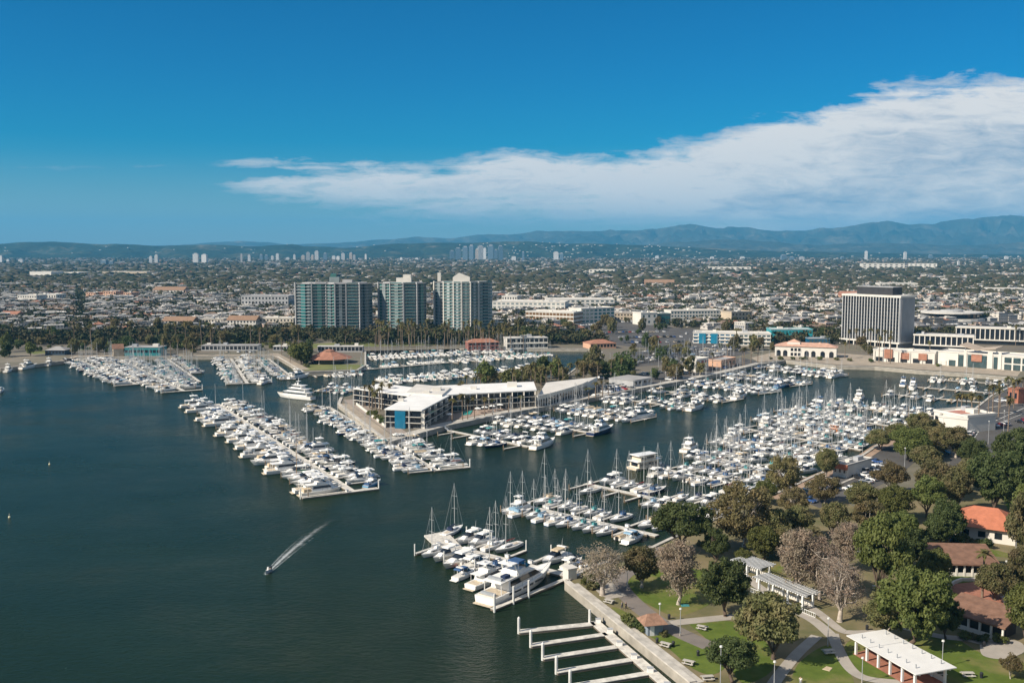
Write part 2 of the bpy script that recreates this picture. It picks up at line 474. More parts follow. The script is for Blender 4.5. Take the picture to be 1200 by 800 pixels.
hgt = t.m('ADD', t.m('MULTIPLY', w1, .75), t.m('MULTIPLY', w2, .25))
bp = t.n('ShaderNodeBump'); bp.inputs['Distance'].default_value = .9
t.l(t.m('MAXIMUM', .12, t.m('SUBTRACT', t.m('MULTIPLY', gust, 2.4), .65)), bp.inputs['Strength'])
t.l(hgt, bp.inputs['Height']); t.l(bp.outputs[0], b.inputs['Normal'])
sheet('water', [(-1500, 60, 0), (900, 60, 0), (900, 1000, 0), (-1500, 1000, 0)], wm)

# quay walls: real walls that hold the land back, each stretch one thing
def quay(i0, i1, label, m, w=.7, top=.35, name='quay_wall'):
    pts = shore[i0:i1 + 1]
    o = thing(name, pts[0], 0, label, 'wall')
    lo = MB(); cp = MB()
    for k in range(len(pts) - 1):
        a, b2 = pts[k] - pts[0], pts[k + 1] - pts[0]
        d = (b2 - a).normalized()
        lo.beam(a + Vector((0, 0, .02)) - d * .1, b2 + Vector((0, 0, .02)) + d * .1, w, 3.5, m)
        cp.beam(a + Vector((0, 0, top)), b2 + Vector((0, 0, top)), w + .35, top - .024, conc)
    lo.obj('wall_face', o); cp.obj('coping', o)
quay(1, 5, 'long low concrete quay wall below the teal boathouse', concd)
quay(5, 9, 'concrete quay wall round the mole with the red pavilion', concd)
quay(10, 14, 'quay wall along the palms behind the inner basin', concd)
quay(17, 20, 'sunlit concrete quay wall round the point of the white hotel', concd, 1.2)
quay(20, 27, 'long concrete quay wall along the hotel channel promenade', concd, 1.0)
quay(27, 32, 'pale quay wall below the waterfront restaurants and shops', concd)
quay(32, 40, 'quay wall beside the road and the marina on its far bend', concd)
quay(40, 47, 'low quay wall hidden behind the park trees', concd)
quay(47, 48, 'straight pale concrete seawall along the park lawn', concd, 1.0)

def path(name, pts, w, m, z, kind='structure'):
    """a strip of constant width along a line of photograph points"""
    ps = [P(u, v, LZ) for u, v in pts]
    L, Rr = [], []
    for i, p in enumerate(ps):
        d = (ps[min(i + 1, len(ps) - 1)] - ps[max(i - 1, 0)]).normalized(); n = Vector((-d.y, d.x, 0))
        ww = w[i] if isinstance(w, (list, tuple)) else w
        L.append(p + n * ww / 2); Rr.append(p - n * ww / 2)
    me = bpy.data.meshes.new(name)
    vs = [(p.x, p.y, z) for p in L] + [(p.x, p.y, z) for p in Rr]; n = len(ps)
    me.from_pydata(vs, [], [(i, n + i, n + i + 1, i + 1) for i in range(n - 1)]); me.materials.append(m); me.update()
    o = link(name, me); o['kind'] = kind
    return o
def smooth_px(pts, k=6):
    out = []
    for i in range(len(pts) - 1):
        p0, p1, p2, p3 = pts[max(i - 1, 0)], pts[i], pts[i + 1], pts[min(i + 2, len(pts) - 1)]
        for j in range(k):
            s = j / k
            out.append(tuple(.5 * (2 * b + (c - a) * s + (2 * a - 5 * b + 4 * c - d) * s * s + (3 * b - a - 3 * c + d) * s ** 3) for a, b, c, d in zip(p0, p1, p2, p3)))
    return out + [pts[-1]]

# park lawn and its paths
lm = bpy.data.materials.new('park_lawn'); lm.use_nodes = True
t = NT(lm.node_tree); b = lm.node_tree.nodes['Principled BSDF']
tcn = t.n('ShaderNodeTexCoord'); ov = tcn.outputs['Object']
g1 = t.noise(ov, .35, 5, .65); g2 = t.noise(ov, .055, 5, .62); g3 = t.noise(ov, 2.5, 3, .6)
gc = t.ramp(g1, [(.3, (.075, .115, .018)), (.7, (.13, .175, .032))])
gc = t.mix(t.m('MULTIPLY', t.m('SUBTRACT', g2, .50), 6.0, clamp=True), gc, (.26, .20, .095))
gc = t.mix(t.m('MULTIPLY', g3, .35), gc, (.085, .105, .025))
t.l(gc, b.inputs['Base Color']); b.inputs['Roughness'].default_value = .9; b.inputs['Specular IOR Level'].default_value = .15
bp = t.n('ShaderNodeBump'); bp.inputs['Strength'].default_value = .35; t.l(g3, bp.inputs['Height']); t.l(bp.outputs[0], b.inputs['Normal'])
park_px = [(664, 681), (695, 664), (722, 656), (785, 632), (850, 603), (918, 575), (952, 562), (1010, 600), (1060, 585), (1120, 570), (1190, 545), (1330, 560), (1500, 700), (1300, 860), (812, 800)]
soil = mat('park_soil', (.105, .115, .04), .95, .15, .10, var2=(.24, .185, .105), bump=.2, detail=8)
sheet('park_soil', px_line(park_px), soil, LZ + .02)
def lawn(pts): 
    o = sheet('lawn', px_line(smooth_px(pts + [pts[0]], 4)[:-1]), lm, LZ + .045, 'structure')
lawn([(724, 679), (735, 670), (765, 668), (800, 665), (834, 672), (828, 690), (838, 702), (815, 716), (790, 722), (760, 708), (742, 698)])
lawn([(716, 712), (724, 712), (752, 730), (763, 745), (782, 741), (800, 744), (822, 755), (852, 775), (836, 790), (812, 783), (780, 757), (744, 734)])
lawn([(806, 730), (845, 727), (872, 732), (900, 755), (905, 785), (870, 800), (850, 770), (832, 752)])
lawn([(926, 800), (935, 778), (958, 760), (974, 757), (987, 775), (1001, 800), (985, 812), (950, 815)])
lawn([(1003, 745), (1020, 745), (1040, 760), (1062, 793), (1035, 796), (1012, 790), (998, 775), (990, 757)])
lawn([(1062, 752), (1080, 738), (1120, 748), (1150, 765), (1190, 775), (1230, 782), (1230, 820), (1130, 815), (1105, 790)])
lawn([(1062, 645), (1080, 634), (1110, 636), (1170, 645), (1196, 655), (1170, 652), (1085, 650)])
lawn([(893, 663), (910, 660), (925, 668), (930, 680), (905, 676)])
lawn([(1178, 590), (1195, 583), (1200, 592), (1185, 600)])
lawn([(1098, 675), (1125, 672), (1150, 678), (1120, 684), (1100, 683)])
asph_path = mat('brown_asphalt_path', (.19, .165, .145), .92, .12, .3)
conc_path = mat('light_concrete_path', (.37, .335, .29), .9, .12, .3)
brickp = mat('brick_terrace_paving', (.34, .15, .10), .9, .2, .8)
path('path', smooth_px([(770, 640), (752, 658), (728, 676), (727, 688), (745, 708), (770, 727), (800, 743), (832, 757)]), [4.4] * 43, asph_path, LZ + .07)
path('path', smooth_px([(786, 730), (815, 727), (845, 724), (868, 722), (895, 722)]), 3.0, conc_path, LZ + .085)
path('path', smooth_px([(700, 668), (710, 690), (724, 700)]), 5.0, conc_path, LZ + .078)
path('path', smooth_px([(864, 668), (890, 688), (925, 712), (955, 728), (978, 748)]), 2.6, conc_path, LZ + .07)
path('path', smooth_px([(945, 708), (962, 720), (985, 738), (1000, 741), (1027, 741), (1050, 748)]), 2.2, conc_path, LZ + .085)
path('path', smooth_px([(976, 742), (980, 755), (992, 778), (1006, 791), (1026, 797), (1060, 800)]), 2.3, conc_path, LZ + .10)
path('path', smooth_px([(957, 745), (935, 765), (918, 785), (905, 803)]), 2.3, conc_path, LZ + .085)
path('path', smooth_px([(1060, 735), (1100, 745), (1140, 750), (1180, 762)]), 2.5, conc_path, LZ + .07)
path('path', smooth_px([(672, 684), (716, 719), (764, 757), (818, 800)]), 2.6, conc, LZ + .075)
sheet('terrace', px_line([(1107, 692), (1118, 684), (1150, 681), (1172, 694), (1178, 714), (1140, 718), (1112, 708)]), brickp, LZ + .06)
sheet('terrace', px_line(smooth_px([(1148, 756), (1165, 748), (1195, 752), (1200, 764), (1175, 772), (1152, 768), (1148, 756)], 5)[:-1]), conc_path, LZ + .09)
# parking lots and roads
paintw = mat('road_paint', (.62, .61, .57), .8, .1, .5)
lot_px = {'park': [(918, 577), (952, 561), (1006, 539), (1030, 523), (1060, 520), (1085, 530), (1050, 560), (985, 588), (960, 595)],
          'road': [(1112, 545), (1135, 482), (1172, 462), (1192, 446), (1260, 448), (1300, 520), (1200, 545), (1165, 552)],
          'hotel': [(688, 462), (702, 450), (760, 438), (830, 426), (870, 419), (890, 424), (846, 435), (750, 453)],
          'yard': [(716, 432), (745, 412), (860, 404), (880, 414), (820, 424)],
          'far': [(640, 388), (700, 372), (745, 374), (790, 384), (880, 388), (900, 398), (860, 406), (760, 408), (720, 404)],
          'east': [(1065, 378), (1200, 374), (1260, 384), (1160, 390), (1066, 392)]}
for k, pts in lot_px.items(): sheet('parking_lot' if k != 'road' else 'road', px_line(pts), asphalt, LZ + .024)
path('road_marking', [(1128, 535), (1150, 500), (1200, 478)], .35, paintw, LZ + .05)
path('road_marking', [(1160, 500), (1200, 484), (1240, 470)], .25, paintw, LZ + .05)
for a, bq in (((930, 577), (1000, 550)), ((945, 583), (1020, 552)), ((1150, 486), (1195, 482)), ((1156, 478), (1200, 472))):
    path('kerb', [a, bq], 1.0, conc, LZ + .14)
# promenades
sandy = mat('promenade_paving', (.34, .285, .22), .9, .25, .25, detail=8)
prom = [(890, 424.8), (921, 421), (980, 427.3), (1025, 428.3), (1075, 432.7), (1130, 436), (1192, 441)]
sheet('promenade', px_line(prom + [(1200, 430), (1130, 424), (1060, 419), (985, 414), (905, 413), (880, 419)]), sandy, LZ + .03)
path('promenade', [(403, 473), (458, 514)], 4.5, sandy, LZ + .05)
path('promenade', [(410, 468), (470, 509)], 7.0, mat('hotel_terrace_paving', (.30, .25, .21), .9, .15, .2), LZ + .03)
path('promenade', [(458, 514.5), (522, 496.5), (580, 485), (655, 471.8), (750, 453.6), (807, 443.6), (846, 435.6), (890, 425.3)], 6.0, conc, LZ + .055)
path('promenade', [(76, 422), (90, 417), (200, 416), (330, 416)], 8.0, sandy, LZ + .03)
path('quay_path', [(905, 584), (918, 577.5), (952, 561), (1006, 539), (1030, 523), (1062, 511), (1100, 492.5)], 5.0, mat('pink_brown_paving', (.34, .24, .17), .9, .2, .3), LZ + .06)
path('pier', [(320, 414), (357, 433)], 7.0, sandy, LZ + .05)
gl = mat('verge_grass', (.13, .17, .04), .95, .3, .05, var2=(.20, .20, .07))
sheet('verge', px_line([(335, 404), (420, 400.5), (560, 400), (562, 403), (430, 406), (345, 409)]), gl, LZ + .02)
sheet('verge', px_line([(356, 434), (362, 427), (425, 427), (418, 432.5)]), gl, LZ + .02)
sheet('verge', px_line([(190, 401), (330, 401), (330, 404), (190, 404.5)]), gl, LZ + .02)
sheet('verge', px_line([(30, 412), (95, 407), (130, 406), (130, 408), (95, 410), (40, 415)]), gl, LZ + .02)
for (u0, u1, v) in ((0, 330, 399.5), (560, 900, 389), (860, 1200, 396), (0, 340, 372), (560, 1200, 366), (0, 1200, 352), (0, 1200, 340)):
    path('road', [(u0 - 40, v), ((u0 + u1) / 2, v - .6), (u1 + 40, v + .4)], 9.0, asphalt, LZ + .016)

# streets of the plain: a grid turned a little from the view
GA = R(24.0); GC, GS = math.cos(GA), math.sin(GA); BLK_A, BLK_B = 150.0, 68.0
def grid(x, y): return x * GC + y * GS, -x * GS + y * GC
def ungrid(a, b): return a * GC - b * GS, a * GS + b * GC
for k in range(-26, 60, 2):
    b_ = k * BLK_B * 2 + BLK_B * .5
    x0, y0 = ungrid(-2000, b_); x1, y1 = ungrid(5200, b_)
    pts = [(ungrid(a, b_)) for a in np.linspace(-2600, 6000, 160)]; pts = [(x, y) for x, y in pts if 930 < y < 5200 and abs(x) < .7 * y]
    if len(pts) < 4: continue
    p0, p1 = Vector((*pts[0], LZ + .02)), Vector((*pts[-1], LZ + .02)); d = (p1 - p0).normalized(); n = Vector((-d.y, d.x, 0)) * 5.0
    me = bpy.data.meshes.new('road'); me.from_pydata([tuple(p0 - n), tuple(p1 - n), tuple(p1 + n), tuple(p0 + n)], [], [(0, 1, 2, 3)]); me.materials.append(mat('far_street', (.17, .16, .15), .9, .15, .02)); me.update(); o = link('road', me); o['kind'] = 'structure'
# hills, three ranges
def hills(D, prof, m, deep=4200, seed=0, rough=1.0):
    r2 = np.random.default_rng(seed)
    us = np.linspace(-700, 1900, 420); ps = np.array(prof, float)
    vt = np.interp(us, ps[:, 0], ps[:, 1])
    X = (us - 600) / F * D
    ny = 46
    ys = np.linspace(-.72, 1.0, ny)
    octs = [(1100, .30), (520, .17), (260, .10), (120, .055)]
    ph = [(r2.uniform(0, 6.28, 6), r2.normal(size=(6, 2))) for _ in octs]
    def fb(x, y):
        h = 0
        for (wl, am), (p, d) in zip(octs, ph):
            for q in range(6):
                k = d[q] / np.linalg.norm(d[q]) * 2 * math.pi / wl * (.7 + .12 * q)
                h = h + am / 3.2 * np.sin(x * k[0] + y * k[1] + p[q])
        return h
    top = np.maximum(H + (HORIZON - vt) * D / F, 3)
    V = []
    for j, s in enumerate(ys):
        y = D + s * deep
        prof_s = (1 - abs(s) ** 1.35) if s < 0 else (1 - s ** 1.2)
        rel = fb(X, np.full_like(X, y))
        ridge = 1 - 1.05 * np.abs(rel) * 2.2
        z = top * np.clip(prof_s * (ridge if s < -.02 else 1 + .08 * rel) + rel * .10 * rough * prof_s, -.2, 1.2)
        edge = 1 - .72 ** 1.35
        z = z - top * edge * (1 - np.clip((s + .72) / .72, 0, 1)) - 6 * (abs(s) > .69)
        V.append(np.stack([X * (y / D) ** .5, np.full_like(X, y), np.maximum(z, -8) + LZ], 1))
    V = np.concatenate(V); n = len(us)
    I = np.arange(ny - 1)[:, None] * n + np.arange(n - 1)[None]
    Fc = np.stack([I, I + 1, I + n + 1, I + n], -1).reshape(-1, 4)
    o = link('hills', fast_mesh('hills', V, Fc, [m], smooth=True)); o['kind'] = 'structure'
    return V
def hillmat(name, a, b_, c_, scale):
    m = bpy.data.materials.new(name); m.use_nodes = True
    t = NT(m.node_tree); b = m.node_tree.nodes['Principled BSDF']
    tcn = t.n('ShaderNodeTexCoord')
    n1 = t.noise(tcn.outputs['Object'], scale, 8, .68); n2 = t.noise(tcn.outputs['Object'], scale * 9, 3, .6)
    c = t.ramp(n1, [(.35, a), (.55, b_), (.72, c_)])
    c = t.mix(t.m('MULTIPLY', n2, .4), c, a)
    t.l(c, b.inputs['Base Color']); b.inputs['Roughness'].default_value = .95; b.inputs['Specular IOR Level'].default_value = .1
    return m
hm1 = hillmat('wooded_hillside', (.014, .024, .014), (.034, .046, .024), (.20, .17, .12), .0032)
hm2 = hillmat('chaparral_mountain', (.03, .036, .022), (.075, .07, .045), (.24, .20, .14), .0014)
NEARH = hills(9800, [(-700, 287), (-200, 284), (-60, 287), (0, 286), (60, 284), (130, 286.5), (190, 288), (240, 287), (290, 289), (345, 285), (355, 288), (400, 291), (450, 287), (500, 285.5), (560, 284), (620, 284), (700, 286), (760, 288), (820, 291), (900, 294), (1100, 298), (1900, 300)], hm1, 2600, 3, .8)
hills(14000, [(-700, 292), (600, 292), (740, 289), (790, 284), (850, 281), (900, 284), (960, 287), (1050, 285), (1120, 288), (1200, 284), (1400, 286), (1900, 290)], hm2, 3000, 7)
hills(19000, [(-700, 290), (-300, 288), (150, 290), (225, 286), (250, 284), (280, 282.5), (315, 284), (340, 287), (370, 286), (420, 284), (450, 280), (490, 279), (530, 279), (560, 276), (600, 275), (640, 272), (700, 270), (740, 271), (780, 267), (810, 264), (850, 267), (900, 270), (940, 271), (955, 267), (1000, 266), (1035, 260), (1060, 264), (1100, 262), (1130, 258), (1180, 253), (1200, 254), (1300, 250), (1500, 262), (1900, 280)], hm2, 5200, 12)

# haze over the whole basin
hz = MB(); hz.box(-42000, 42000, -600, 30000, -12, 960, white)
hzo = link('haze', hz.mesh('haze'))
hmz = bpy.data.materials.new('haze_air'); hmz.use_nodes = True
nd = hmz.node_tree.nodes
for n in list(nd):
    if n.type != 'OUTPUT_MATERIAL': nd.remove(n)
pv = nd.new('ShaderNodeVolumePrincipled')
pv.inputs['Color'].default_value = (.12, .57, 1.0, 1)
pv.inputs['Density'].default_value = 4.9e-5
pv.inputs['Anisotropy'].default_value = 0.0
hmz.node_tree.links.new(pv.outputs[0], nd['Material Output'].inputs['Volume'])
hzo.data.materials.clear(); hzo.data.materials.append(hmz)
hzo['kind'] = 'stuff'

# ================================================================== boats
def hull_mesh(mb, L, B, D, m=white, boot=bootb, deck=deckm, full=.45, rise=.35, stern=.88, z0=-.35):
    """lofted hull, stern at x=-L/2, bow at x=+L/2, waterline z=0"""
    n = 11; rings = []
    for i in range(n):
        s = i / (n - 1)
        k = max(0, (s - full) / (1 - full))
        w = B / 2 * (1 - k ** 2.3) * (stern + (1 - stern) * min(1, s / .3))
        sh = D * (1 + rise * s * s)
        x = -L / 2 + s * L
        xr = x - (1 - 0) * 0.0
        wl = w * (.88 - .38 * k)
        xw = x - .09 * L * k ** 2          # raked stem
        w = max(w, .03); wl = max(wl, .02)
        rings.append([(xw, 0, z0 if k < .8 else z0 * .3), (xw, wl * .9, -.1), (xw, wl, .14), (x - .03 * L * k, w * .97, sh * .62), (x, w, sh), (x, w * .94, sh + .05), (x, w * .90, sh - .02), (x, 0, sh + .04)])
    mm = [boot, boot, m, m, m, deck, deck]
    for i in range(n - 1):
        a, b = rings[i], rings[i + 1]
        for j in range(7):
            mb.face([a[j], b[j], b[j + 1], a[j + 1]], mm[j])
            mi = lambda p: (p[0], -p[1], p[2])
            mb.face([mi(a[j + 1]), mi(b[j + 1]), mi(b[j]), mi(a[j])], mm[j])
    a = rings[0]
    for j in range(7):
        mb.face([(p[0], -p[1], p[2]) for p in (a[j], a[j + 1])] + [a[j + 1], a[j]], mm[j] if j < 5 else m)
    return lambda s: (D * (1 + rise * s * s))

def swim(mb, L, B, m): mb.box(-L / 2 - .9, -L / 2 + .05, -B * .4, B * .4, .18, .34, m)

def rail(mb, L, B, D, rise, s0=.45, h=.6, m=chrome):
    for sg in (-1, 1):
        pr = None
        for i in range(5):
            s = s0 + (1 - s0) * i / 4; k = max(0, (s - .45) / .55); w = max(.05, B / 2 * (1 - k ** 2.3) * .93)
            p = Vector((-L / 2 + s * L - .1, sg * w, D * (1 + rise * s * s))); q = p + Vector((0, 0, h))
            mb.tube(p, q, .025, .025, m, 4, False)
            if pr: mb.tube(pr, q, .025, .025, m, 4, False)
            pr = q

def b_runabout(L=7, cov='blue', hull=white, covered=False):
    B, D = L * .33, .75; p = {}
    m = MB(); hull_mesh(m, L, B, D, hull, bootk, deckm, .4, .3); p['hull'] = m
    c = MB()
    if covered:
        c.tbox(-L * .46, L * .22, B * .44, B * .2, D, D + .62, .9, .1, CANV[cov]); p['boat_cover'] = c
    else:
        c.box(-L * .42, L * .08, -B * .36, B * .36, D + .02, D + .07, teak)
        c.box(-L * .1, L * .04, -B * .2, B * .2, D + .07, D + .75, white); p['console'] = c
        w = MB(); w.tbox(L * .02, L * .14, B * .34, B * .26, D + .05, D + .62, .45, .25, glassd); p['windscreen'] = w
        t = MB(); t.tbox(-L * .22, L * .06, B * .36, B * .36, D + 1.75, D + 1.85, .1, .1, CANV[cov])
        for sx in (-L * .2, L * .03):
            for sy in (-1, 1): t.tube((sx, sy * B * .3, D), (sx, sy * B * .3, D + 1.76), .03, .03, chrome, 4)
        p['canvas_top'] = t
    e = MB(); e.box(-L / 2 - .55, -L / 2 + .05, -.25, .25, .1, 1.25, engine); p['outboard_motor'] = e
    return p

def b_cruiser(L=10, cov='blue', hull=white, boot=bootb):
    B, D, r = L * .32, .95 + L * .015, .42; p = {}
    m = MB(); hull_mesh(m, L, B, D, hull, boot, deckm, .42, r); swim(m, L, B, deckm); p['hull'] = m
    c = MB(); c.tbox(-L * .08, L * .36, B * .38, B * .27, D * 1.05, D * 1.05 + .75, L * .16, .1, white)
    c.box(-L * .46, -L * .08, -B * .38, B * .38, D - .25, D + .06, offwhite); p['cabin'] = c
    w = MB(); w.tbox(-L * .08, L * .16, B * .41, B * .30, D * 1.05 + .55, D * 1.05 + 1.35, L * .10, .1, glassd); p['windscreen'] = w
    t = MB(); t.tbox(-L * .42, L * .04, B * .40, B * .35, D + 1.65, D + 1.95, .35, .3, CANV[cov])
    for sx in (-L * .38, -L * .05):
        for sy in (-1, 1): t.tube((sx, sy * B * .38, D), (sx, sy * B * .38, D + 1.7), .03, .03, chrome, 4)
    p['canvas_top'] = t
    a = MB()
    for sy in (-1, 1): a.tube((-L * .2, sy * B * .43, D), (-L * .26, sy * B * .36, D + 2.2), .09, .07, white, 5)
    a.box(-L * .31, -L * .23, -B * .37, B * .37, D + 2.1, D + 2.25, white); a.tube((-L * .27, 0, D + 2.25), (-L * .3, 0, D + 4.2), .03, .015, white, 4)
    p['radar_arch'] = a
    q = MB(); rail(q, L, B, D, r); p['bow_rail'] = q
    return p

def b_flybridge(L=15, cov='white', hull=white, boot=bootb, hardtop=True):
    B, D, r = L * .29, 1.2 + L * .012, .45; p = {}
    m = MB(); hull_mesh(m, L, B, D, hull, boot, deckm, .45, r); swim(m, L, B, teak); p['hull'] = m
    z = D * 1.08
    c = MB(); c.tbox(-L * .25, L * .27, B * .40, B * .34, z, z + 1.95, L * .13, .25, white)
    c.tbox(L * .1, L * .40, B * .30, B * .18, z, z + .75, L * .12, 0, white); p['deckhouse'] = c
    w = MB(); w.tbox(-L * .22, L * .235, B * .403, B * .362, z + .85, z + 1.6, L * .062, .1, glassd); p['window'] = w
    f = MB(); f.tbox(-L * .36, L * .14, B * .40, B * .41, z + 1.95, z + 2.1, .4, 0, white)
    f.tbox(-L * .14, L * .12, B * .38, B * .36, z + 2.1, z + 2.8, .8, .1, white); f.box(-L * .12, L * .02, -B * .28, B * .28, z + 2.801, z + 2.86, deckm)
    for sy in (-1, 1): f.tube((-L * .35, sy * B * .36, D), (-L * .35, sy * B * .36, z + 2.0), .06, .06, white, 5)
    p['flybridge'] = f
    g = MB(); g.tbox(L * .03, L * .105, B * .35, B * .30, z + 2.78, z + 3.15, .45, .1, glassd); p['windscreen'] = g
    t = MB(); t.tbox(-L * .2, L * .04, B * .38, B * .36, z + 4.3, z + 4.48, .3, .2, white if hardtop else CANV[cov])
    for sx in (-L * .16, 0):
        for sy in (-1, 1): t.tube((sx, sy * B * .33, z + 2.1), (sx, sy * B * .33, z + 4.35), .05, .05, white, 4)
    p['hardtop' if hardtop else 'canvas_top'] = t
    a = MB(); a.tube((-L * .12, 0, z + 4.45), (-L * .14, 0, z + 6.4), .08, .03, white, 5); a.tube((-L * .1, 0, z + 4.7), (-L * .1, 0, z + 4.95), .32, .32, white, 8)
    p['radar_mast'] = a
    cc = MB(); cc.box(-L * .45, -L * .26, -B * .36, B * .36, D - .1, D + .07, teak)
    if cov != 'white': cc.tbox(-L * .44, -L * .26, B * .38, B * .34, D + .07, D + 1.0, .1, .1, CANV[cov])
    p['cockpit'] = cc
    q = MB(); rail(q, L, B, D, r, .5, .7); p['bow_rail'] = q
    return p

def b_yacht(L=24, hull=white, cov='blue', stripe=True):
    B, D, r = L * .235, 1.72, .62; p = {}
    m = MB(); hull_mesh(m, L, B, D, hull, bootk, deckm, .5, r); swim(m, L, B, teak); p['hull'] = m
    if stripe:
        s = MB()
        for sy in (-1, 1):
            for x0, x1, zz in ((-.30, -.13, 1.25), (-.10, .05, 1.32), (.08, .20, 1.42)):
                s.box(x0 * L, x1 * L, sy * B * .497 - .03, sy * B * .497 + .03, zz, zz + .38, glassd)
        p['hull_window'] = s
    z = D * 1.12
    c = MB(); c.tbox(-L * .28, L * .26, B * .42, B * .36, z, z + 2.1, L * .14, .2, white)
    c.tbox(L * .1, L * .38, B * .32, B * .18, z, z + .8, L * .12, 0, white); p['deckhouse'] = c
    w = MB(); w.tbox(-L * .25, L * .215, B * .425, B * .385, z + .75, z + 1.75, L * .07, .1, glassd); p['window'] = w
    f = MB(); f.tbox(-L * .40, L * .13, B * .42, B * .43, z + 2.1, z + 2.3, .5, 0, white)
    f.tbox(-L * .15, L * .10, B * .36, B * .32, z + 2.3, z + 3.2, 1.4, .2, white)
    f.box(-L * .38, -L * .16, -B * .36, B * .36, z + 2.31, z + 2.36, deckm)
    f.box(-L * .36, -L * .33, -B * .3, B * .3, z + 2.36, z + 2.9, CANV['grey']); f.box(-L * .30, -L * .22, -B * .28, -B * .08, z + 2.36, z + 3.0, CANV['navy'])
    for sy in (-1, 1): f.tube((-L * .38, sy * B * .38, D), (-L * .38, sy * B * .38, z + 2.1), .09, .09, white, 5)
    p['flybridge'] = f
    g = MB(); g.tbox(L * .0, L * .085, B * .33, B * .28, z + 3.1, z + 3.6, .7, .1, glassd); p['windscreen'] = g
    a = MB()
    for sy in (-1, 1): a.tube((-L * .12, sy * B * .36, z + 2.3), (-L * .17, sy * B * .3, z + 4.7), .22, .16, white, 6)
    a.box(-L * .21, -L * .13, -B * .32, B * .32, z + 4.6, z + 4.85, white); a.tube((-L * .17, 0, z + 4.8), (-L * .18, 0, z + 7.2), .07, .03, white, 5)
    a.tube((-L * .16, B * .14, z + 4.8), (-L * .16, B * .14, z + 5.3), .35, .3, white, 8); p['radar_arch'] = a
    t = MB(); t.tbox(-L * .11, L * .02, B * .3, B * .27, z + 4.4, z + 4.7, .3, .3, CANV[cov])
    for sx in (-L * .1, 0):
        for sy in (-1, 1): t.tube((sx, sy * B * .26, z + 3.1), (sx, sy * B * .26, z + 4.45), .04, .04, chrome, 4)
    p['canvas_top'] = t
    d = MB(); d.box(-L * .47, -L * .29, -B * .38, B * .38, D - .1, D + .08, teak); d.box(-L * .46, -L * .43, -B * .3, B * .3, D + .08, D + .6, CANV['grey']); p['cockpit'] = d
    q = MB(); rail(q, L, B, D, r, .4, .8); p['bow_rail'] = q
    return p

def b_super(L=36):
    B, D, r = L * .19, 2.6, .35; p = {}
    m = MB(); hull_mesh(m, L, B, D, white, bootb, teak, .55, r); swim(m, L, B, teak); p['hull'] = m
    z = D * 1.05
    for k, (x0, x1, h, nm) in enumerate(((-.40, .30, 2.5, 'main_deck'), (-.34, .17, 2.4, 'upper_deck'), (-.24, .07, 2.2, 'sun_deck'))):
        w0 = B * (.44 - .05 * k)
        c = MB(); c.tbox(x0 * L, x1 * L, w0, w0 * .92, z, z + h, L * .07, .3, white)
        c.tbox((x0 - .06) * L, (x1 - .02) * L, w0 * 1.08, w0 * 1.08, z + h, z + h + .22, 1.0, .2, white); p[nm] = c
        w = MB(); w.tbox((x0 + .02) * L, (x1 - .02) * L + .1, w0 * 1.01, w0 * .96, z + h * .38, z + h * .8, L * .035, .1, glassd); p['window' + ('' if k == 0 else '_%d' % k)] = w
        z += h + .22
    a = MB(); a.tube((-L * .1, 0, z), (-L * .12, 0, z + 5.5), .35, .1, white, 6); a.box(-L * .14, -L * .08, -1.8, 1.8, z + 2.6, z + 2.8, white)
    for sy in (-1, 1): a.tube((-L * .06, sy * 1.3, z), (-L * .06, sy * 1.3, z + 1.3), .7, .55, white, 9)
    p['radar_mast'] = a
    q = MB(); rail(q, L, B, D, r, .5, .9); p['bow_rail'] = q
    return p

def b_houseboat(L=17, wall=offwhite):
    B, D = L * .36, 1.0; p = {}
    m = MB(); hull_mesh(m, L, B, D, wall, bootk, deckm, .7, .1, .97); p['hull'] = m
    c = MB(); c.tbox(-L * .40, L * .30, B * .46, B * .46, D, D + 2.4, .5, .1, wall)
    c.tbox(-L * .46, L * .36, B * .50, B * .50, D + 2.4, D + 2.6, .3, .1, white); p['lower_deck'] = c
    u = MB(); u.tbox(-L * .34, L * .2, B * .44, B * .44, D + 2.6, D + 4.8, .7, .1, wall)
    u.tbox(-L * .42, L * .24, B * .47, B * .45, D + 4.8, D + 5.0, .4, .2, white); p['upper_deck'] = u
    w = MB()
    for z0, x0, x1, hw in ((D + .8, -.36, .2, .462), (D + 3.3, -.3, .1, .442)):
        n = 6
        for k in range(n):
            a = x0 + (x1 - x0) * k / n
            for sy in (-1, 1): w.box(a * L, a * L + L * .055, sy * B * hw - .06, sy * B * hw + .06, z0, z0 + .95, glassd)
    w.box(-L * .40 - .05, -L * .40 + .1, -B * .3, B * .3, D + .5, D + 2.0, glassd); p['window'] = w
    q = MB()
    for z0, x0, x1, hw in ((D + 2.6, -.46, .34, .48), (D + .1, -.48, .40, .47)):
        for sy in (-1, 1):
            q.tube((x0 * L, sy * B * hw, z0 + .95), (x1 * L, sy * B * hw, z0 + .95), .035, .035, white, 4, False)
            for k in range(9): q.tube((x0 * L + (x1 - x0) * L * k / 8, sy * B * hw, z0), (x0 * L + (x1 - x0) * L * k / 8, sy * B * hw, z0 + .95), .03, .03, white, 4, False)
    p['deck_rail'] = q
    return p

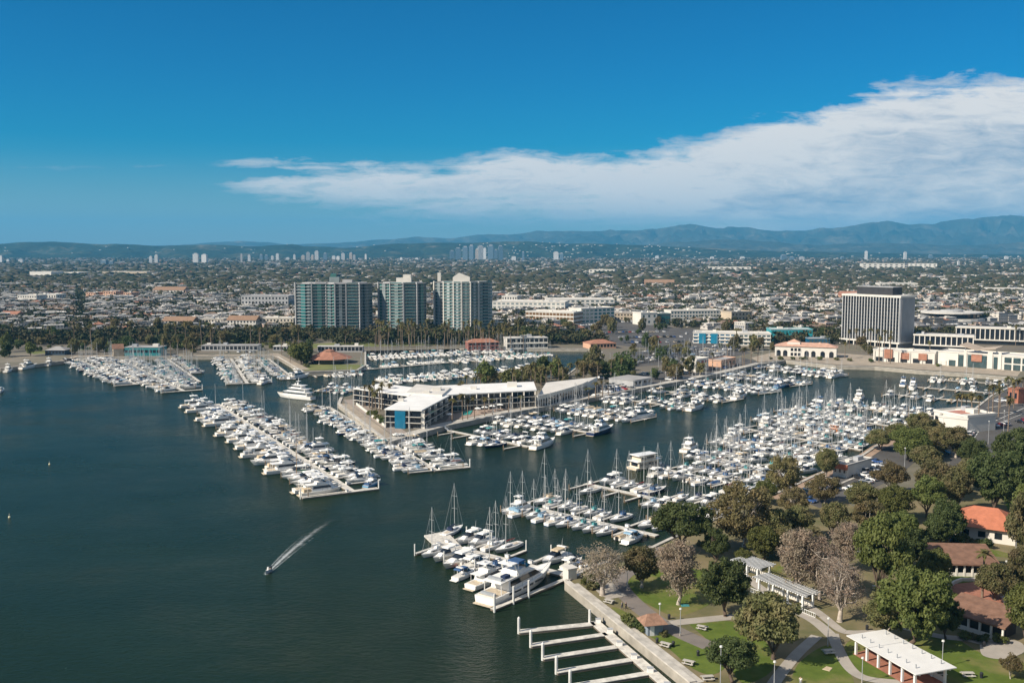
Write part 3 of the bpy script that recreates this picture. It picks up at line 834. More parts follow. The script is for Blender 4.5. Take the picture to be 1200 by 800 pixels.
def b_sail(L=11, cov='blue', hull=white, boot=bootb, mast=1.28, mm=alum, ketch=False, dodger=True, lean=0):
    B, D, r = L * .30, .85 + L * .012, .25; p = {}
    m = MB(); hull_mesh(m, L, B, D, hull, boot, deckm, .38, r, .66, -.5); p['hull'] = m
    c = MB(); c.tbox(-L * .12, L * .24, B * .30, B * .22, D, D + .55, L * .07, .15, white)
    c.box(-L * .40, -L * .13, -B * .22, B * .22, D - .1, D + .05, teak)
    for sy in (-1, 1): c.box(-L * .05, L * .13, sy * B * .245 - .14, sy * B * .245 + .14, D + .17, D + .40, glassd)
    p['cabin'] = c
    def rigging(x, hm, boom, r):
        k = MB(); k.tube((x, 0, D), (x - .01 * hm, 0, D + hm), r, r * .62, mm, 7)
        for f in (.45, .72): k.tube((x, -.085 * L, D + hm * f), (x, .085 * L, D + hm * f), .045, .045, mm, 4)
        bm = MB(); bm.tube((x - .1, 0, D + 1.35), (x - boom, 0, D + 1.4), .07, .06, mm, 5)
        bm.tube((x - .15, 0, D + 1.55), (x - boom * .96, 0, D + 1.5), .22, .12, CANV[cov], 6)
        return k, bm
    hm = L * mast
    k, bm = rigging(L * .08, hm, L * .36, .11); p['mast'] = k; p['boom'] = bm
    g = MB(); tp = Vector((L * .08 - .01 * hm, 0, D + hm * .98))
    g.tube(tp, (L * .49, 0, D * 1.25), .022, .03, rigm, 4)
    g.tube(tp, (-L * .49, 0, D), .022, .022, rigm, 4)
    for sy in (-1, 1):
        s1 = Vector((L * .08, sy * .085 * L, D + hm * .72)); g.tube(tp, s1, .02, .02, rigm, 4); g.tube(s1, (L * .06, sy * B * .46, D), .02, .02, rigm, 4)
    p['rigging'] = g
    if ketch:
        k2, b2 = rigging(-L * .32, hm * .7, L * .2, .085); p['mizzen_mast'] = k2; p['mizzen_boom'] = b2
    if dodger:
        t = MB(); t.tbox(-L * .2, -L * .06, B * .30, B * .24, D + .3, D + 1.15, .5, .05, CANV[cov]); p['spray_hood'] = t
    q = MB(); rail(q, L, B, D, r, .1, .6, chrome); p['guard_rail'] = q
    return p

MOTOR, SAIL, SPECIAL = [], [], {}
CW = {'blue': 'blue canvas', 'navy': 'navy canvas', 'white': 'white canvas', 'tan': 'tan canvas', 'teal': 'teal canvas', 'grey': 'grey canvas', 'green': 'green canvas', 'maroon': 'maroon canvas', 'black': 'black canvas', 'sky': 'pale blue canvas'}
def register(store, name, parts, L, desc, cat, w=1.0):
    merged = MB()
    for nm, mb in parts.items():
        i = len(merged.v); merged.v.extend(mb.v)
        for f, k in zip(mb.f, mb.mi): merged.f.append(tuple(i + j for j in f)); merged.mi.append(merged._m(mb.mats[k]))
    B = max(abs(v[1]) for v in merged.v) * 2
    d = dict(name=name, parts=[(nm, mb.mesh(nm)) for nm, mb in parts.items()], L=L, B=B, desc=desc, cat=cat, w=w, mb=merged, mesh=None)
    (store.append(d) if isinstance(store, list) else None)
    return d
for L, cov, hl, cvd in ((6.5, 'blue', white, False), (7.5, 'white', white, False), (7, 'blue', white, True), (6.5, 'black', white, True), (8, 'tan', offwhite, True), (7, 'sky', white, True)):
    register(MOTOR, 'speedboat', b_runabout(L, cov, hl, cvd), L, ('covered white speedboat under ' if cvd else 'open white speedboat with ') + CW[cov], 'motorboat', .5)
for L, cov, hl in ((9, 'blue', white), (10, 'white', white), (11, 'tan', white), (10, 'white', offwhite), (12, 'white', white), (11, 'grey', white), (10.5, 'teal', white), (12, 'black', navyhull), (9.5, 'sky', white), (12.5, 'white', offwhite)):
    register(MOTOR, 'cabin_cruiser', b_cruiser(L, cov, hl), L, ('navy hulled' if hl is navyhull else 'ivory' if hl is offwhite else 'white') + ' cabin cruiser with ' + CW[cov], 'motorboat', {'white': 2.2, 'tan': 1.0, 'grey': .8}.get(cov, .6))
for L, cov, hl, ht in ((13, 'white', white, True), (14, 'blue', white, False), (15, 'white', white, True), (16, 'white', white, False), (17, 'grey', white, True), (14, 'tan', offwhite, True), (15, 'white', navyhull, True)):
    register(MOTOR, 'flybridge_cruiser', b_flybridge(L, cov, hl, hardtop=ht), L, ('navy hulled' if hl is navyhull else 'ivory' if hl is offwhite else 'white') + ' flybridge cruiser ' + ('under a hardtop' if ht else 'with flybridge canopy') + {'grey': ' and grey cover', 'blue': ' in blue', 'tan': ' and tan cover'}.get(cov, ''), 'motorboat', 1.0)
for L, hl in ((20, white), (22, navyhull)):
    register(MOTOR, 'motor_yacht', b_yacht(L, hl), L, ('large white' if hl is white else 'large dark hulled') + ' motor yacht', 'motorboat', .5)
for L, cov, hl, bt, mh, mm, kt, dg in ((8.5, 'blue', white, bootb, 1.2, alum, 0, 0), (9.5, 'white', white, bootb, 1.25, alum, 0, 1), (10.5, 'blue', white, bootk, 1.3, alum, 0, 1), (11.5, 'navy', white, bootb, 1.28, alum, 0, 1),
        (12.5, 'tan', white, bootb, 1.3, alum, 0, 1), (12, 'blue', navyhull, bootk, 1.3, alum, 0, 1), (13, 'green', white, bootk, 1.15, wood_m, 1, 1), (10, 'sky', white, bootb, 1.25, alum, 0, 1),
        (11, 'maroon', offwhite, bootk, 1.25, alum, 0, 0), (14, 'white', white, bootb, 1.35, alum, 0, 1), (9, 'teal', white, bootb, 1.2, alum, 0, 1)):
    register(SAIL, 'sailboat', b_sail(L, cov, hl, bt, mh, mm, kt, dg), L, ('navy hulled' if hl is navyhull else 'ivory' if hl is offwhite else 'white') + (' ketch' if kt else ' sloop') + ' with ' + CW[cov], 'sailboat', {'white': 2.0, 'tan': 1.2}.get(cov, .7))
SPECIAL['yacht'] = register(None, 'motor_yacht', b_yacht(24, white, 'blue'), 24, '', 'motorboat')
SPECIAL['super'] = register(None, 'motor_yacht', b_super(36), 36, '', 'motorboat')
SPECIAL['house'] = register(None, 'houseboat', b_houseboat(17, mat('cream_cabin_wall', (.62, .53, .40), .6, .1, 1.0)), 17, '', 'houseboat')
SPECIAL['wooden'] = register(None, 'houseboat', b_houseboat(12, mat('orange_wood_cabin', (.45, .16, .05), .7, .2, 1.0)), 12, '', 'houseboat')
SPECIAL['sport'] = register(None, 'motor_yacht', b_yacht(20, white, 'white', False), 20, '', 'motorboat')
SPECIAL['bluefly'] = register(None, 'flybridge_cruiser', b_flybridge(15, 'blue', mat('pale_blue_gelcoat', (.12, .30, .48), .3, .08), hardtop=False), 15, '', 'motorboat')
SPECIAL['redblue'] = register(None, 'flybridge_cruiser', b_flybridge(13, 'sky', white, boot=mat('red_boot_stripe', (.4, .09, .05), .4, .1)), 13, '', 'motorboat')
SPECIAL['dinghy'] = register(None, 'dinghy', b_runabout(4.2, 'white', mat('orange_hypalon', (.75, .13, .04), .5, .08)), 4.2, '', 'motorboat')

BOATS = []      # every boat wanted: dict(proto, pos, rz, label, group, force)
def want(proto, p, rz, label=None, group=None, force=False, sc=1.0):
    BOATS.append(dict(proto=proto, pos=Vector((p[0], p[1], 0)), rz=rz, label=label, group=group, force=force, sc=sc))
def want_px(proto, stern, bow, label, group='boats moored singly'):
    a, b = P(*stern, 0), P(*bow, 0)
    d = b - a
    want(SPECIAL[proto] if isinstance(proto, str) else proto, (a + b) / 2, math.atan2(d.y, d.x), label, group, True, min({'yacht': 1.12, 'super': .72}.get(proto if isinstance(proto, str) else '', .9), d.length / (SPECIAL[proto] if isinstance(proto, str) else proto)['L']))

def pick(store, Lmax, Lmin, rr):
    c = [d for d in store if Lmin <= d['L'] <= Lmax and d['B'] < 99]
    return rr.choices(c, [d['w'] for d in c])[0]

# ------------------------------------------------------------------ docks
DOCKZ = .55
def dock(words, a, b, sides, width=2.2, head=None, ang=None, seed=0, gang=None, label=None, piles=True):
    """floating dock from photograph point a (outer end) to b (shore end); sides: list of dict(sgn, slip, fill, sail, t0, t1, name)"""
    rr = random.Random(seed + 100)
    A, Bp = P(*a, DOCKZ), P(*b, DOCKZ)
    d = (Bp - A); Ln = d.length; d.normalize(); n = Vector((-d.y, d.x, 0)) * (-1 if d.x < 0 else 1)
    root = thing('floating_dock', (A.x, A.y, 0), 0, label or ('pale floating dock with finger piers: ' + words), 'dock', 'floating docks of the marina')
    def lo(p): return p - Vector((A.x, A.y, 0))
    w = MB(); w.beam(lo(A), lo(Bp), width, .12, dockm); w.beam(lo(A) - Vector((0, 0, .12)), lo(Bp) - Vector((0, 0, .12)), width - .1, .5, dockside); w.obj('walkway', root)
    if head:
        for sgn, ln in head:
            h = MB(); q = A + d * 1.2; h.beam(lo(q + n * sgn * width / 2), lo(q + n * sgn * ln), 2.4, .12, dockm); h.beam(lo(q + n * sgn * width / 2) - Vector((0, 0, .12)), lo(q + n * sgn * ln) - Vector((0, 0, .12)), 2.3, .5, dockside); h.obj('end_pontoon', root)
            pm = MB(); pp = lo(q + n * sgn * (ln + .35)); pm.tube((pp.x, pp.y, -1), (pp.x, pp.y, 3.4), .24, .24, pilem, 7); pm.obj('piling', root)
    npile = 0; pmesh = {}
    for sd in sides:
        slip = sd['slip']; sgn = sd['sgn']; t = sd.get('t0', 0) * Ln + 1.0; t1 = sd.get('t1', 1) * Ln
        k = 0; cnt = 0
        dirv = n * sgn
        if sd.get('skew'): dirv = (Matrix.Rotation(R(sd['skew']), 3, 'Z') @ dirv)
        pitch = sd.get('pitch', slip * .225 + 1.55)
        berth = 0
        while t + pitch < t1:
            if k % 2 == 0:
                fl = slip * .86; key = (round(fl, 2), round(sgn), round(sd.get('skew', 0)), id(sd))
                if key not in pmesh:
                    m = MB(); m.beam(dirv * (width / 2 - .02), dirv * fl, .95, .12, dockm); m.beam(dirv * (width / 2 - .02) - Vector((0, 0, .12)), dirv * fl - Vector((0, 0, .12)), .85, .4, dockside)
                    q = MB(); e = dirv * (fl + .25); q.tube((e.x, e.y, -1.2 - DOCKZ), (e.x, e.y, 2.6 if A.length < 300 else 1.5), .18, .18, pilem if A.length < 300 else woodb, 6)
                    pmesh[key] = (m.mesh('finger'), q.mesh('piling'))
                p0 = lo(A + d * t)
                link('finger', pmesh[key][0], root, p0); link('piling', pmesh[key][1], root, p0)
                if A.length < 420 and rr.random() < .8:
                    if 'box' not in pmesh:
                        m = MB(); m.box(-.6, .6, -.35, .35, 0, .7, white); m.box(-.65, .65, -.4, .4, .7, .78, steelg); pmesh['box'] = m.mesh('dock_box')
                    link('dock_box', pmesh['box'], root, p0 + dirv * (width / 2 + .5), math.atan2(d.y, d.x))
                t += .95
            c = t + pitch / 2; berth += 1
            if rr.random() < sd.get('fill', .93):
                st = SAIL if rr.random() < min(.82, sd.get('sail', .4) * 1.55) else MOTOR
                pr = pick(st, slip * 1.02, slip * (.62 if slip > 9 else .5), rr)
                if pr['B'] > pitch * 1.06: pr = pick(st, slip * .8, 0, rr)
                pos = A + d * c + dirv * (width / 2 + .9 + pr['L'] / 2 + rr.uniform(0, .6))
                out = rr.random() < sd.get('bowout', .45)
                rz = math.atan2(dirv.y, dirv.x) + (0 if out else math.pi) + rr.uniform(-.02, .02)
                want(pr, pos, rz, ('berth', berth, sd.get('name', ''), words), 'boats berthed along the docks')
            t += pitch; k += 1
    if gang:
        g = MB(); e = P(*gang, LZ); g.beam(lo(Bp) + Vector((0, 0, .05)), lo(e), 1.3, .15, steelp)
        for sy in (-1, 1):
            o = n * .6 * sy
            g.tube(lo(Bp) + o + Vector((0, 0, 1)), lo(e) + o + Vector((0, 0, 1)), .04, .04, steelp, 4)
        g.obj('gangway', root)
    return A, Bp, d, n

S_ = lambda sgn, slip, name, **k: dict(sgn=sgn, slip=slip, name=name, **k)
# the long dock on the open water
dock('the longest dock', (414, 576), (254, 473), [S_(-1, 17, 'open-water side', sail=.1, fill=.97, pitch=4.9), S_(1, 13, 'hotel side', sail=.22, fill=.95, t0=.05)][::1], 2.6, [(1, 9), (-1, 17)], seed=1,
     label='longest floating dock, out in open water with boats both sides')
dock('the hotel quay dock', (512, 551), (384, 476), [S_(-1, 12, 'channel side', sail=.28, fill=.97), S_(1, 12, 'quay side', sail=.3, t1=.40, fill=.9)], 2.0, [(1, 13)], seed=2, label='floating dock beside the hotel quay with a white end pontoon')
dock('the teal boathouse dock', (160, 450), (92, 421), [S_(-1, 13, 'open-water side', sail=.3), S_(1, 12, 'inner side', sail=.35)], 2.0, [(1, 6), (-1, 12)], seed=3, label='floating dock leading out from left of the teal boathouse')
dock('the broad far dock', (216, 458), (140, 420), [S_(-1, 13, 'boathouse side', sail=.35), S_(1, 10, 'channel side', sail=.4, t0=.05)], 2.0, [(1, 10), (-1, 12)], seed=4, label='broad far dock with white boats below the teal boathouse')
dock('the boathouse front dock', (234, 447), (196, 420), [S_(-1, 9, 'boathouse side', sail=.35), S_(1, 9, 'channel side', sail=.3, t0=.3)], 1.8, seed=33, label='floating dock running out just right of the teal boathouse')
dock('the mid channel dock', (290, 449), (270, 419), [S_(-1, 12, 'boathouse side', sail=.3), S_(1, 13, 'pavilion side', sail=.35)], 2.0, [(1, 14), (-1, 12)], seed=5, label='floating dock in mid channel between boathouse and red pavilion')
dock('the mole dock', (345, 444), (312, 418), [S_(-1, 9, 'channel side', sail=.3)], 1.8, seed=6, label='narrow floating dock along the mole of the red pavilion')
# inner basin behind the hotel
dock('the inner basin shore dock', (430, 420), (596, 410.5), [S_(1, 11, 'palm side', sail=.5), S_(-1, 11, 'hotel side', sail=.5, fill=.95)], 2.0, seed=7, label='floating dock under the palms of the inner basin')
dock('the inner basin middle dock', (424, 433), (640, 415), [S_(1, 10, 'palm side', sail=.55, fill=.85), S_(-1, 9, 'hotel side', sail=.5, fill=.7, t0=.45)], 2.0, seed=8, label='floating dock across the middle of the inner basin')
dock('the hotel rear dock', (445, 447), (640, 431), [S_(1, 10, 'basin side', sail=.4, fill=.95), S_(-1, 10, 'hotel side', sail=.35, fill=.95)], 2.0, seed=9, label='floating dock just behind the white hotel roofs')
dock('the mole front dock', (366, 440), (426, 437), [S_(-1, 10, 'water side', sail=.4, fill=.8)], 1.8, seed=10, label='short floating dock before the mole of the red pavilion')
dock('the hotel corner dock', (373, 456), (420, 458), [S_(1, 11, 'far side', sail=.3, fill=.9), S_(-1, 9, 'near side', sail=.3, fill=.9)], 1.8, seed=26, label='short floating dock off the far corner of the hotel')
# hotel channel docks
dock('the first channel dock', (620, 523), (526, 504), [S_(1, 12, 'hotel side', sail=.2, fill=.8, t1=.8), S_(-1, 12, 'channel side', sail=.15, fill=.95, t0=.06, t1=.5), S_(-1, 12, 'channel side', fill=0, t0=.5)], 2.2, seed=11, gang=(521, 500), label='floating dock below the pool with a row of empty fingers')
dock('the second channel dock', (694, 507), (592, 489.5), [S_(1, 11, 'hotel side', sail=.35), S_(-1, 13, 'channel side', sail=.25)], 2.2, seed=12, gang=(589, 487), label='second floating dock below the hotel promenade')
dock('the third channel dock', (757, 491), (657, 476.5), [S_(1, 11, 'hotel side', sail=.4), S_(-1, 12, 'channel side', sail=.3)], 2.2, seed=13, gang=(654, 474.5), label='third floating dock, below the curved white arcade')
dock('the fourth channel dock', (815, 478), (704, 464.5), [S_(1, 10, 'promenade side', sail=.4, fill=.8), S_(-1, 12, 'channel side', sail=.3)], 2.0, seed=14, gang=(702, 462.5), label='fourth floating dock, past the curved white arcade')
dock('the boathouse gangway dock', (862, 469), (766, 456), [S_(1, 10, 'promenade side', fill=.45, sail=.3), S_(-1, 12, 'channel side', sail=.3, fill=.9)], 2.0, seed=15, gang=(763, 453), label='floating dock below the grey boathouse roof')
dock('the sixth channel dock', (905, 460), (812, 446.5), [S_(1, 10, 'promenade side', sail=.4), S_(-1, 12, 'channel side', sail=.3)], 2.0, seed=16, gang=(808, 444.5), label='floating dock below the pink harbour office')
dock('the seventh channel dock', (942, 451), (852, 438.5), [S_(1, 10, 'promenade side', sail=.3), S_(-1, 13, 'channel side', sail=.2)], 2.0, seed=17, label='floating dock beside the large blue hulled yacht')
dock('the arcade restaurant dock', (985, 441), (893, 429), [S_(1, 10, 'promenade side', sail=.2), S_(-1, 13, 'channel side', sail=.2)], 2.0, seed=18, label='floating dock below the arched white restaurant')
# right marina
dock('the foremost park dock', (607, 590), (770, 627), [S_(1, 12.9, 'far side', sail=.6, fill=.92), S_(-1, 10.4, 'near side', sail=.5, fill=.97, t1=.8), S_(-1, 9.4, 'near side', sail=.0, fill=.9, t0=.8)], 2.2, seed=19, label='floating dock by the park shore, nearest of its row')
dock('the half empty dock', (686, 566), (872, 606), [S_(1, 12.4, 'far side', sail=.7, fill=.9, t1=.42), S_(1, 12.4, 'far side', sail=.4, t0=.5), S_(-1, 10.9, 'near side', sail=.5, t1=.22), S_(-1, 10.9, 'near side', fill=0, t0=.23, t1=.46), S_(-1, 10.9, 'near side', sail=.2, fill=.97, t0=.47)], 2.2, seed=20, label='floating dock with bare finger piers halfway along')
dock('the houseboat dock', (778, 549), (912, 577), [S_(1, 11.9, 'far side', sail=.55), S_(-1, 10.9, 'near side', sail=.4)], 2.0, seed=21, label='floating dock beside the cream houseboat')
dock('the fourth park dock', (818, 531), (944, 559), [S_(1, 11.4, 'far side', sail=.5), S_(-1, 10.9, 'near side', sail=.45)], 2.0, seed=22, label='fourth floating dock from the park shore')
dock('the fifth park dock', (845, 514.5), (985, 543), [S_(1, 10.9, 'far side', sail=.5), S_(-1, 10.9, 'near side', sail=.5)], 2.0, seed=23, label='fifth floating dock from the park shore')
dock('the sixth park dock', (868, 500.5), (1010, 527), [S_(1, 10.9, 'far side', sail=.5), S_(-1, 10.9, 'near side', sail=.45)], 2.0, seed=24, label='sixth floating dock, left of the wooden houseboat')
dock('the seventh park dock', (893, 489), (1036, 513.5), [S_(1, 10.4, 'far side', sail=.5), S_(-1, 10.4, 'near side', sail=.4)], 2.0, seed=25, label='seventh floating dock from the park shore, very full')
dock('the eighth park dock', (918, 479), (1064, 502), [S_(1, 9.9, 'far side', sail=.45), S_(-1, 9.9, 'near side', sail=.4)], 2.0, seed=27, label='eighth floating dock from the park shore, close packed')
dock('the ninth park dock', (952, 471.5), (1098, 487), [S_(1, 10.9, 'far side', sail=.35), S_(-1, 9.9, 'near side', sail=.4)], 2.0, seed=28, label='ninth floating dock from the park, beside pale green trees')
dock('the bare finger dock', (1038, 461), (1150, 471), [S_(1, 10.9, 'far side', fill=.12, sail=.1), S_(-1, 10.9, 'near side', fill=.2, sail=.2)], 1.8, seed=29, label='floating dock of mostly bare fingers before the shops')
dock('the twin yacht dock', (1066, 452.5), (1163, 460), [S_(1, 9.9, 'far side', fill=.25, sail=.1), S_(-1, 9.9, 'near side', fill=.3, sail=.1)], 1.8, seed=30, label='half used floating dock behind the twin yachts')
dock('the shop front dock', (1088, 444), (1182, 450), [S_(1, 9.4, 'far side', fill=.75, sail=.1), S_(-1, 9.9, 'near side', fill=.8, sail=.1)], 1.8, seed=31, label='floating dock close under the shop promenade')
# foreground dock with the big yacht
A, Bp, d_, n_ = dock('the foremost dock', (516, 636), (664, 673), [S_(1, 11, 'far side', sail=.85, fill=1, t1=.5), S_(1, 11, 'far side', fill=0, t0=.5, t1=.66), S_(1, 12, 'far side', sail=0, fill=1, t0=.68, t1=.86), S_(-1, 12.5, 'near side', sail=.12, fill=1, t1=.68, pitch=4.7)], 2.4, seed=47, gang=(668, 678), label='foremost floating dock with the great white yacht at its end')
pl = MB(); q = [P(*p, DOCKZ) for p in ((497, 627), (523, 622), (541, 640), (519, 648))]; o0 = q[0]
pl.prism([p - o0 for p in q], -.4, .06, dockm); pr_ = pl.mesh('work_platform')
o = link('work_platform', pr_, None, (o0.x, o0.y, DOCKZ)); tag(o, 'square pale work platform at the outer end of the foremost dock', 'dock')
rp = thing('finger_pier', P(664, 677, 0), 0, 'long single finger pier beside the great white yacht', 'dock')
m = MB(); a_, b_ = P(664, 677, DOCKZ) - P(664, 677, 0), P(577, 713, DOCKZ) - P(664, 677, 0); a_.z = b_.z = DOCKZ
m.beam(a_, b_, 1.3, .12, dockm); m.beam(a_ - Vector((0, 0, .12)), b_ - Vector((0, 0, .12)), 1.2, .4, dockside); m.obj('walkway', rp)
for f in (.55, .75, .99):
    m = MB(); c = a_.lerp(b_, f) + Vector((.3, -.8, 0)); m.tube((c.x, c.y, -1), (c.x, c.y, 4.2), .26, .26, pilem, 8); m.obj('piling', rp)
# empty dock at the foot of the seawall
ed = thing('floating_dock', P(698, 729, 0), 0, 'empty floating dock of bare fingers below the park seawall', 'dock')
oo = P(698, 729, 0); m = MB()
a_ = P(696, 727, DOCKZ) - oo; b_ = P(800, 818, DOCKZ) - oo
m.beam(a_, b_, 2.3, .14, dockm); m.beam(a_ - Vector((0, 0, .14)), b_ - Vector((0, 0, .14)), 2.2, .5, dockside); m.obj('walkway', ed)
for (tu, tv), (ru, rv) in (((608, 739), (697, 730)), ((622, 755), (711, 742)), ((636, 770), (722, 757)), ((652, 786), (739, 772)), ((668, 803), (758, 788)), ((686, 822), (778, 806))):
    m = MB(); a_ = P(ru, rv, DOCKZ) - oo; b_ = P(tu, tv, DOCKZ) - oo; wd = 1.9 if tv == 739 else 1.6
    m.beam(a_, b_, wd, .12, dockm); m.beam(a_ - Vector((0, 0, .12)), b_ - Vector((0, 0, .12)), wd - .1, .45, dockside); m.obj('finger', ed)
    m = MB(); m.tube((b_.x, b_.y, -1), (b_.x, b_.y, 3.4), .3, .3, pilem, 8); m.tube((b_.x, b_.y, 3.4), (b_.x, b_.y, 3.7), .3, .04, pilem, 8); m.obj('piling', ed)
    m = MB(); c = P(ru + 4, rv - 1.5, DOCKZ) - oo; m.box(c.x - .55, c.x + .55, c.y - .4, c.y + .4, DOCKZ, DOCKZ + .8, white); m.box(c.x - .6, c.x + .6, c.y - .45, c.y + .45, DOCKZ + .8, DOCKZ + .88, steelg); m.obj('dock_box', ed)
m = MB(); c = P(691, 729, DOCKZ) - oo; m.tube((c.x, c.y, -1), (c.x, c.y, 3.4), .28, .28, pilem, 8); m.obj('piling', ed)

want_px('yacht', (565, 710), (648, 671), 'great white motor yacht at the end of the foremost dock')
want_px('super', (370, 469), (322, 464), 'three decked white superyacht lying in the channel, bow pointing to open water')
want_px('house', (738, 551), (777, 544), 'cream two deck houseboat at the outer end of its dock')
want_px('sport', (619, 529), (655, 517), 'white motor yacht at the tip of the first channel dock')
want_px(MOTOR[-1], (688, 512), (722, 502), 'dark hulled yacht at the tip of the second channel dock')
want_px('sport', (728, 494), (774, 487), 'long low white yacht at the tip of the third channel dock')
want_px('sport', (800, 484), (831, 475), 'tall sterned white yacht at the tip of the fourth channel dock')
want_px('bluefly', (897, 458), (932, 450), 'pale blue hulled yacht off the seventh channel dock')
want_px('sport', (852, 471), (882, 462), 'white sport yacht at the tip of the boathouse gangway dock')
want_px('sport', (956, 447), (999, 437), 'slim white yacht at the tip of the arched restaurant dock')
want_px('redblue', (598, 603), (622, 594), 'white flybridge cruiser with red waterline at the foremost park dock tip')
want_px(MOTOR[18], (795, 533), (822, 522), 'ivory stern flybridge cruiser at the tip of the fourth park dock')
want_px('sport', (848, 523), (870, 512), 'tall white yacht with broad bridge left of the fifth park dock')
want_px(MOTOR[19], (888, 503), (908, 491), 'white flybridge yacht at the tip of the seventh park dock')
want_px('bluefly', (955, 480), (968, 473), 'bright blue flybridge boat at the tip of the eighth park dock')
want_px('wooden', (972, 505), (986, 508), 'small houseboat with orange wooden cabin amid white boats', 'boats berthed along the docks')
want_px(MOTOR[17], (1053, 457), (1064, 447), 'left one of twin white yachts off the bare finger dock')
want_px(MOTOR[17], (1064, 458), (1076, 449), 'right one of twin white yachts off the bare finger dock')
want_px(MOTOR[18], (1001, 471), (1014, 465), 'white flybridge cruiser off the ninth park dock tip')
want_px('sport', (336, 445), (364, 441), 'white yacht berthed against the tip of the red pavilion mole')
want_px(MOTOR[16], (300, 452), (318, 447), 'white flybridge cruiser at the tip of the mid channel dock')
want_px('bluefly', (428, 572), (446, 565), 'blue trimmed cruiser at the outer tip of the longest dock')
want_px('sport', (20, 434), (47, 429), 'white yacht moored by the far shore near the frame edge')
want_px(MOTOR[16], (2, 438), (18, 433), 'small white flybridge cruiser near the dark green bushes ashore')
want_px(MOTOR[10], (-4, 461), (5, 457), 'white cabin cruiser alone at the very edge of the open water')
want_px(MOTOR[16], (52, 430), (64, 426), 'white flybridge cruiser beside the far shore ramp')
want_px('dinghy', (536, 667), (546, 662), 'small orange inflatable dinghy beside the foremost dock')
want_px('sport', (505, 632), (514, 629), 'x') if False else None
want_px(SAIL[3], (513, 632), (548, 616), 'white sloop lying along the work platform of the foremost dock')
want_px(MOTOR[18], (546, 693), (597, 672), 'white flybridge cruiser berthed beside the great white yacht')
want_px(MOTOR[6], (530, 682), (560, 669), 'small white cabin cruiser outside the flybridge cruiser, foremost dock')
want_px(MOTOR[0], (672, 672), (690, 664), 'white open boat under blue canvas by the seawall corner')
want_px(MOTOR[9], (660, 668), (682, 658), 'white cabin cruiser with dark canvas by the dock gate')

# which boats become objects: the largest in view, up to 300 of a kind
def place_boats():
    for bt in BOATS:
        u, v = PIX(bt['pos']); bt['uv'] = (u, v); bt['size'] = bt['proto']['L'] / max(bt['pos'].length, 1)
    keep = []; rest = []
    for cat in ('motorboat', 'sailboat', 'houseboat'):
        l = [b for b in BOATS if b['proto']['cat'] == cat and -40 < b['uv'][0] < 1240]
        l.sort(key=lambda b: (not b['force'], -b['size']))
        keep += l[:298]; rest += l[298:]
    seen = {}
    for bt in keep:
        pr = bt['proto']; near = bt['pos'].length < 430 or bt['force']
        lab = bt['label']
        if isinstance(lab, tuple):
            _, k, side, words = lab
            o_ = f"{k}{'th' if 10 <= k % 100 <= 20 else {1: 'st', 2: 'nd', 3: 'rd'}.get(k % 10, 'th')}"
            lab = f"{pr['desc']}, {side} of {words}, {o_} berth"
            if len(lab.split()) > 16: lab = lab.replace(' with flybridge canopy', '').replace(' under a hardtop', '')
        if near:
            r = thing(pr['name'], bt['pos'], bt['rz'], lab, pr['cat'], bt['group'])
            r.scale = (bt['sc'],) * 3
            for nm, me in pr['parts']: link(nm.rstrip('_0123456789'), me, r)
        else:
            if pr['mesh'] is None: pr['mesh'] = pr['mb'].mesh(pr['name'])
            r = link(pr['name'], pr['mesh'], None, bt['pos'], bt['rz'], bt['sc']); tag(r, lab, pr['cat'], bt['group'])
    if rest:
        V, Fq, Mi, mats = [], [], [], []
        off = 0; mb = MB()
        for bt in rest:
            M = Matrix.Translation(bt['pos']) @ Matrix.Rotation(bt['rz'], 4, 'Z') @ Matrix.Scale(bt['sc'], 4)
            q = bt['proto']['mb']; i = len(mb.v)
            arr = np.array(q.v) @ np.array(M.to_3x3()).T + np.array(M.translation)
            mb.v.extend(map(tuple, arr)); mm = [mb._m(x) for x in q.mats]
            mb.f.extend(tuple(i + j for j in f) for f in q.f); mb.mi.extend(mm[k] for k in q.mi)
        o = mb.obj('far_moored_boats'); tag(o, 'mass of far moored white boats in the inner basin and distant docks', 'boats', None, 'stuff')
    print('BOATS', len(keep), 'rest', len(rest))

# ================================================================== buildings
def frame_of(u0, v0, u1, v1):
    """local frame of a front wall: origin at its left foot, x along the wall, y away from the viewer"""
    a, b = P(u0, v0, LZ), P(u1, v1, LZ); d = b - a
    return a, d.length, math.atan2(d.y, d.x)

def windows(par, L, D, h, z0, floors, bays, faces='fr', gm=None, wz=.5, wx=.6, name='window', sill=False):
    """window boxes standing 4 cm proud on the front (f), right (r) and left (l) walls"""
    gm = gm or glassd; fh = h / floors
    meshes = {}
    for fc in faces:
        run = L if fc == 'f' else D
        nb = bays if fc == 'f' else max(1, int(round(bays * D / L)))
        bw = run / nb
        if fc not in meshes:
            m = MB(); w_ = bw * wx / 2; hh = fh * wz / 2
            if fc == 'f': m.box(-w_, w_, -.05, .05, -hh, hh, gm)
            else: m.box(-.05, .05, -w_, w_, -hh, hh, gm)
            meshes[fc] = m.mesh(name)
        for k in range(floors):
            for j in range(nb):
                c = (j + .5) * bw; z = z0 + (k + .55) * fh
                p = (c, 0, z) if fc == 'f' else ((L, c, z) if fc == 'r' else (0, c, z))
                link(name, meshes[fc], par, p)

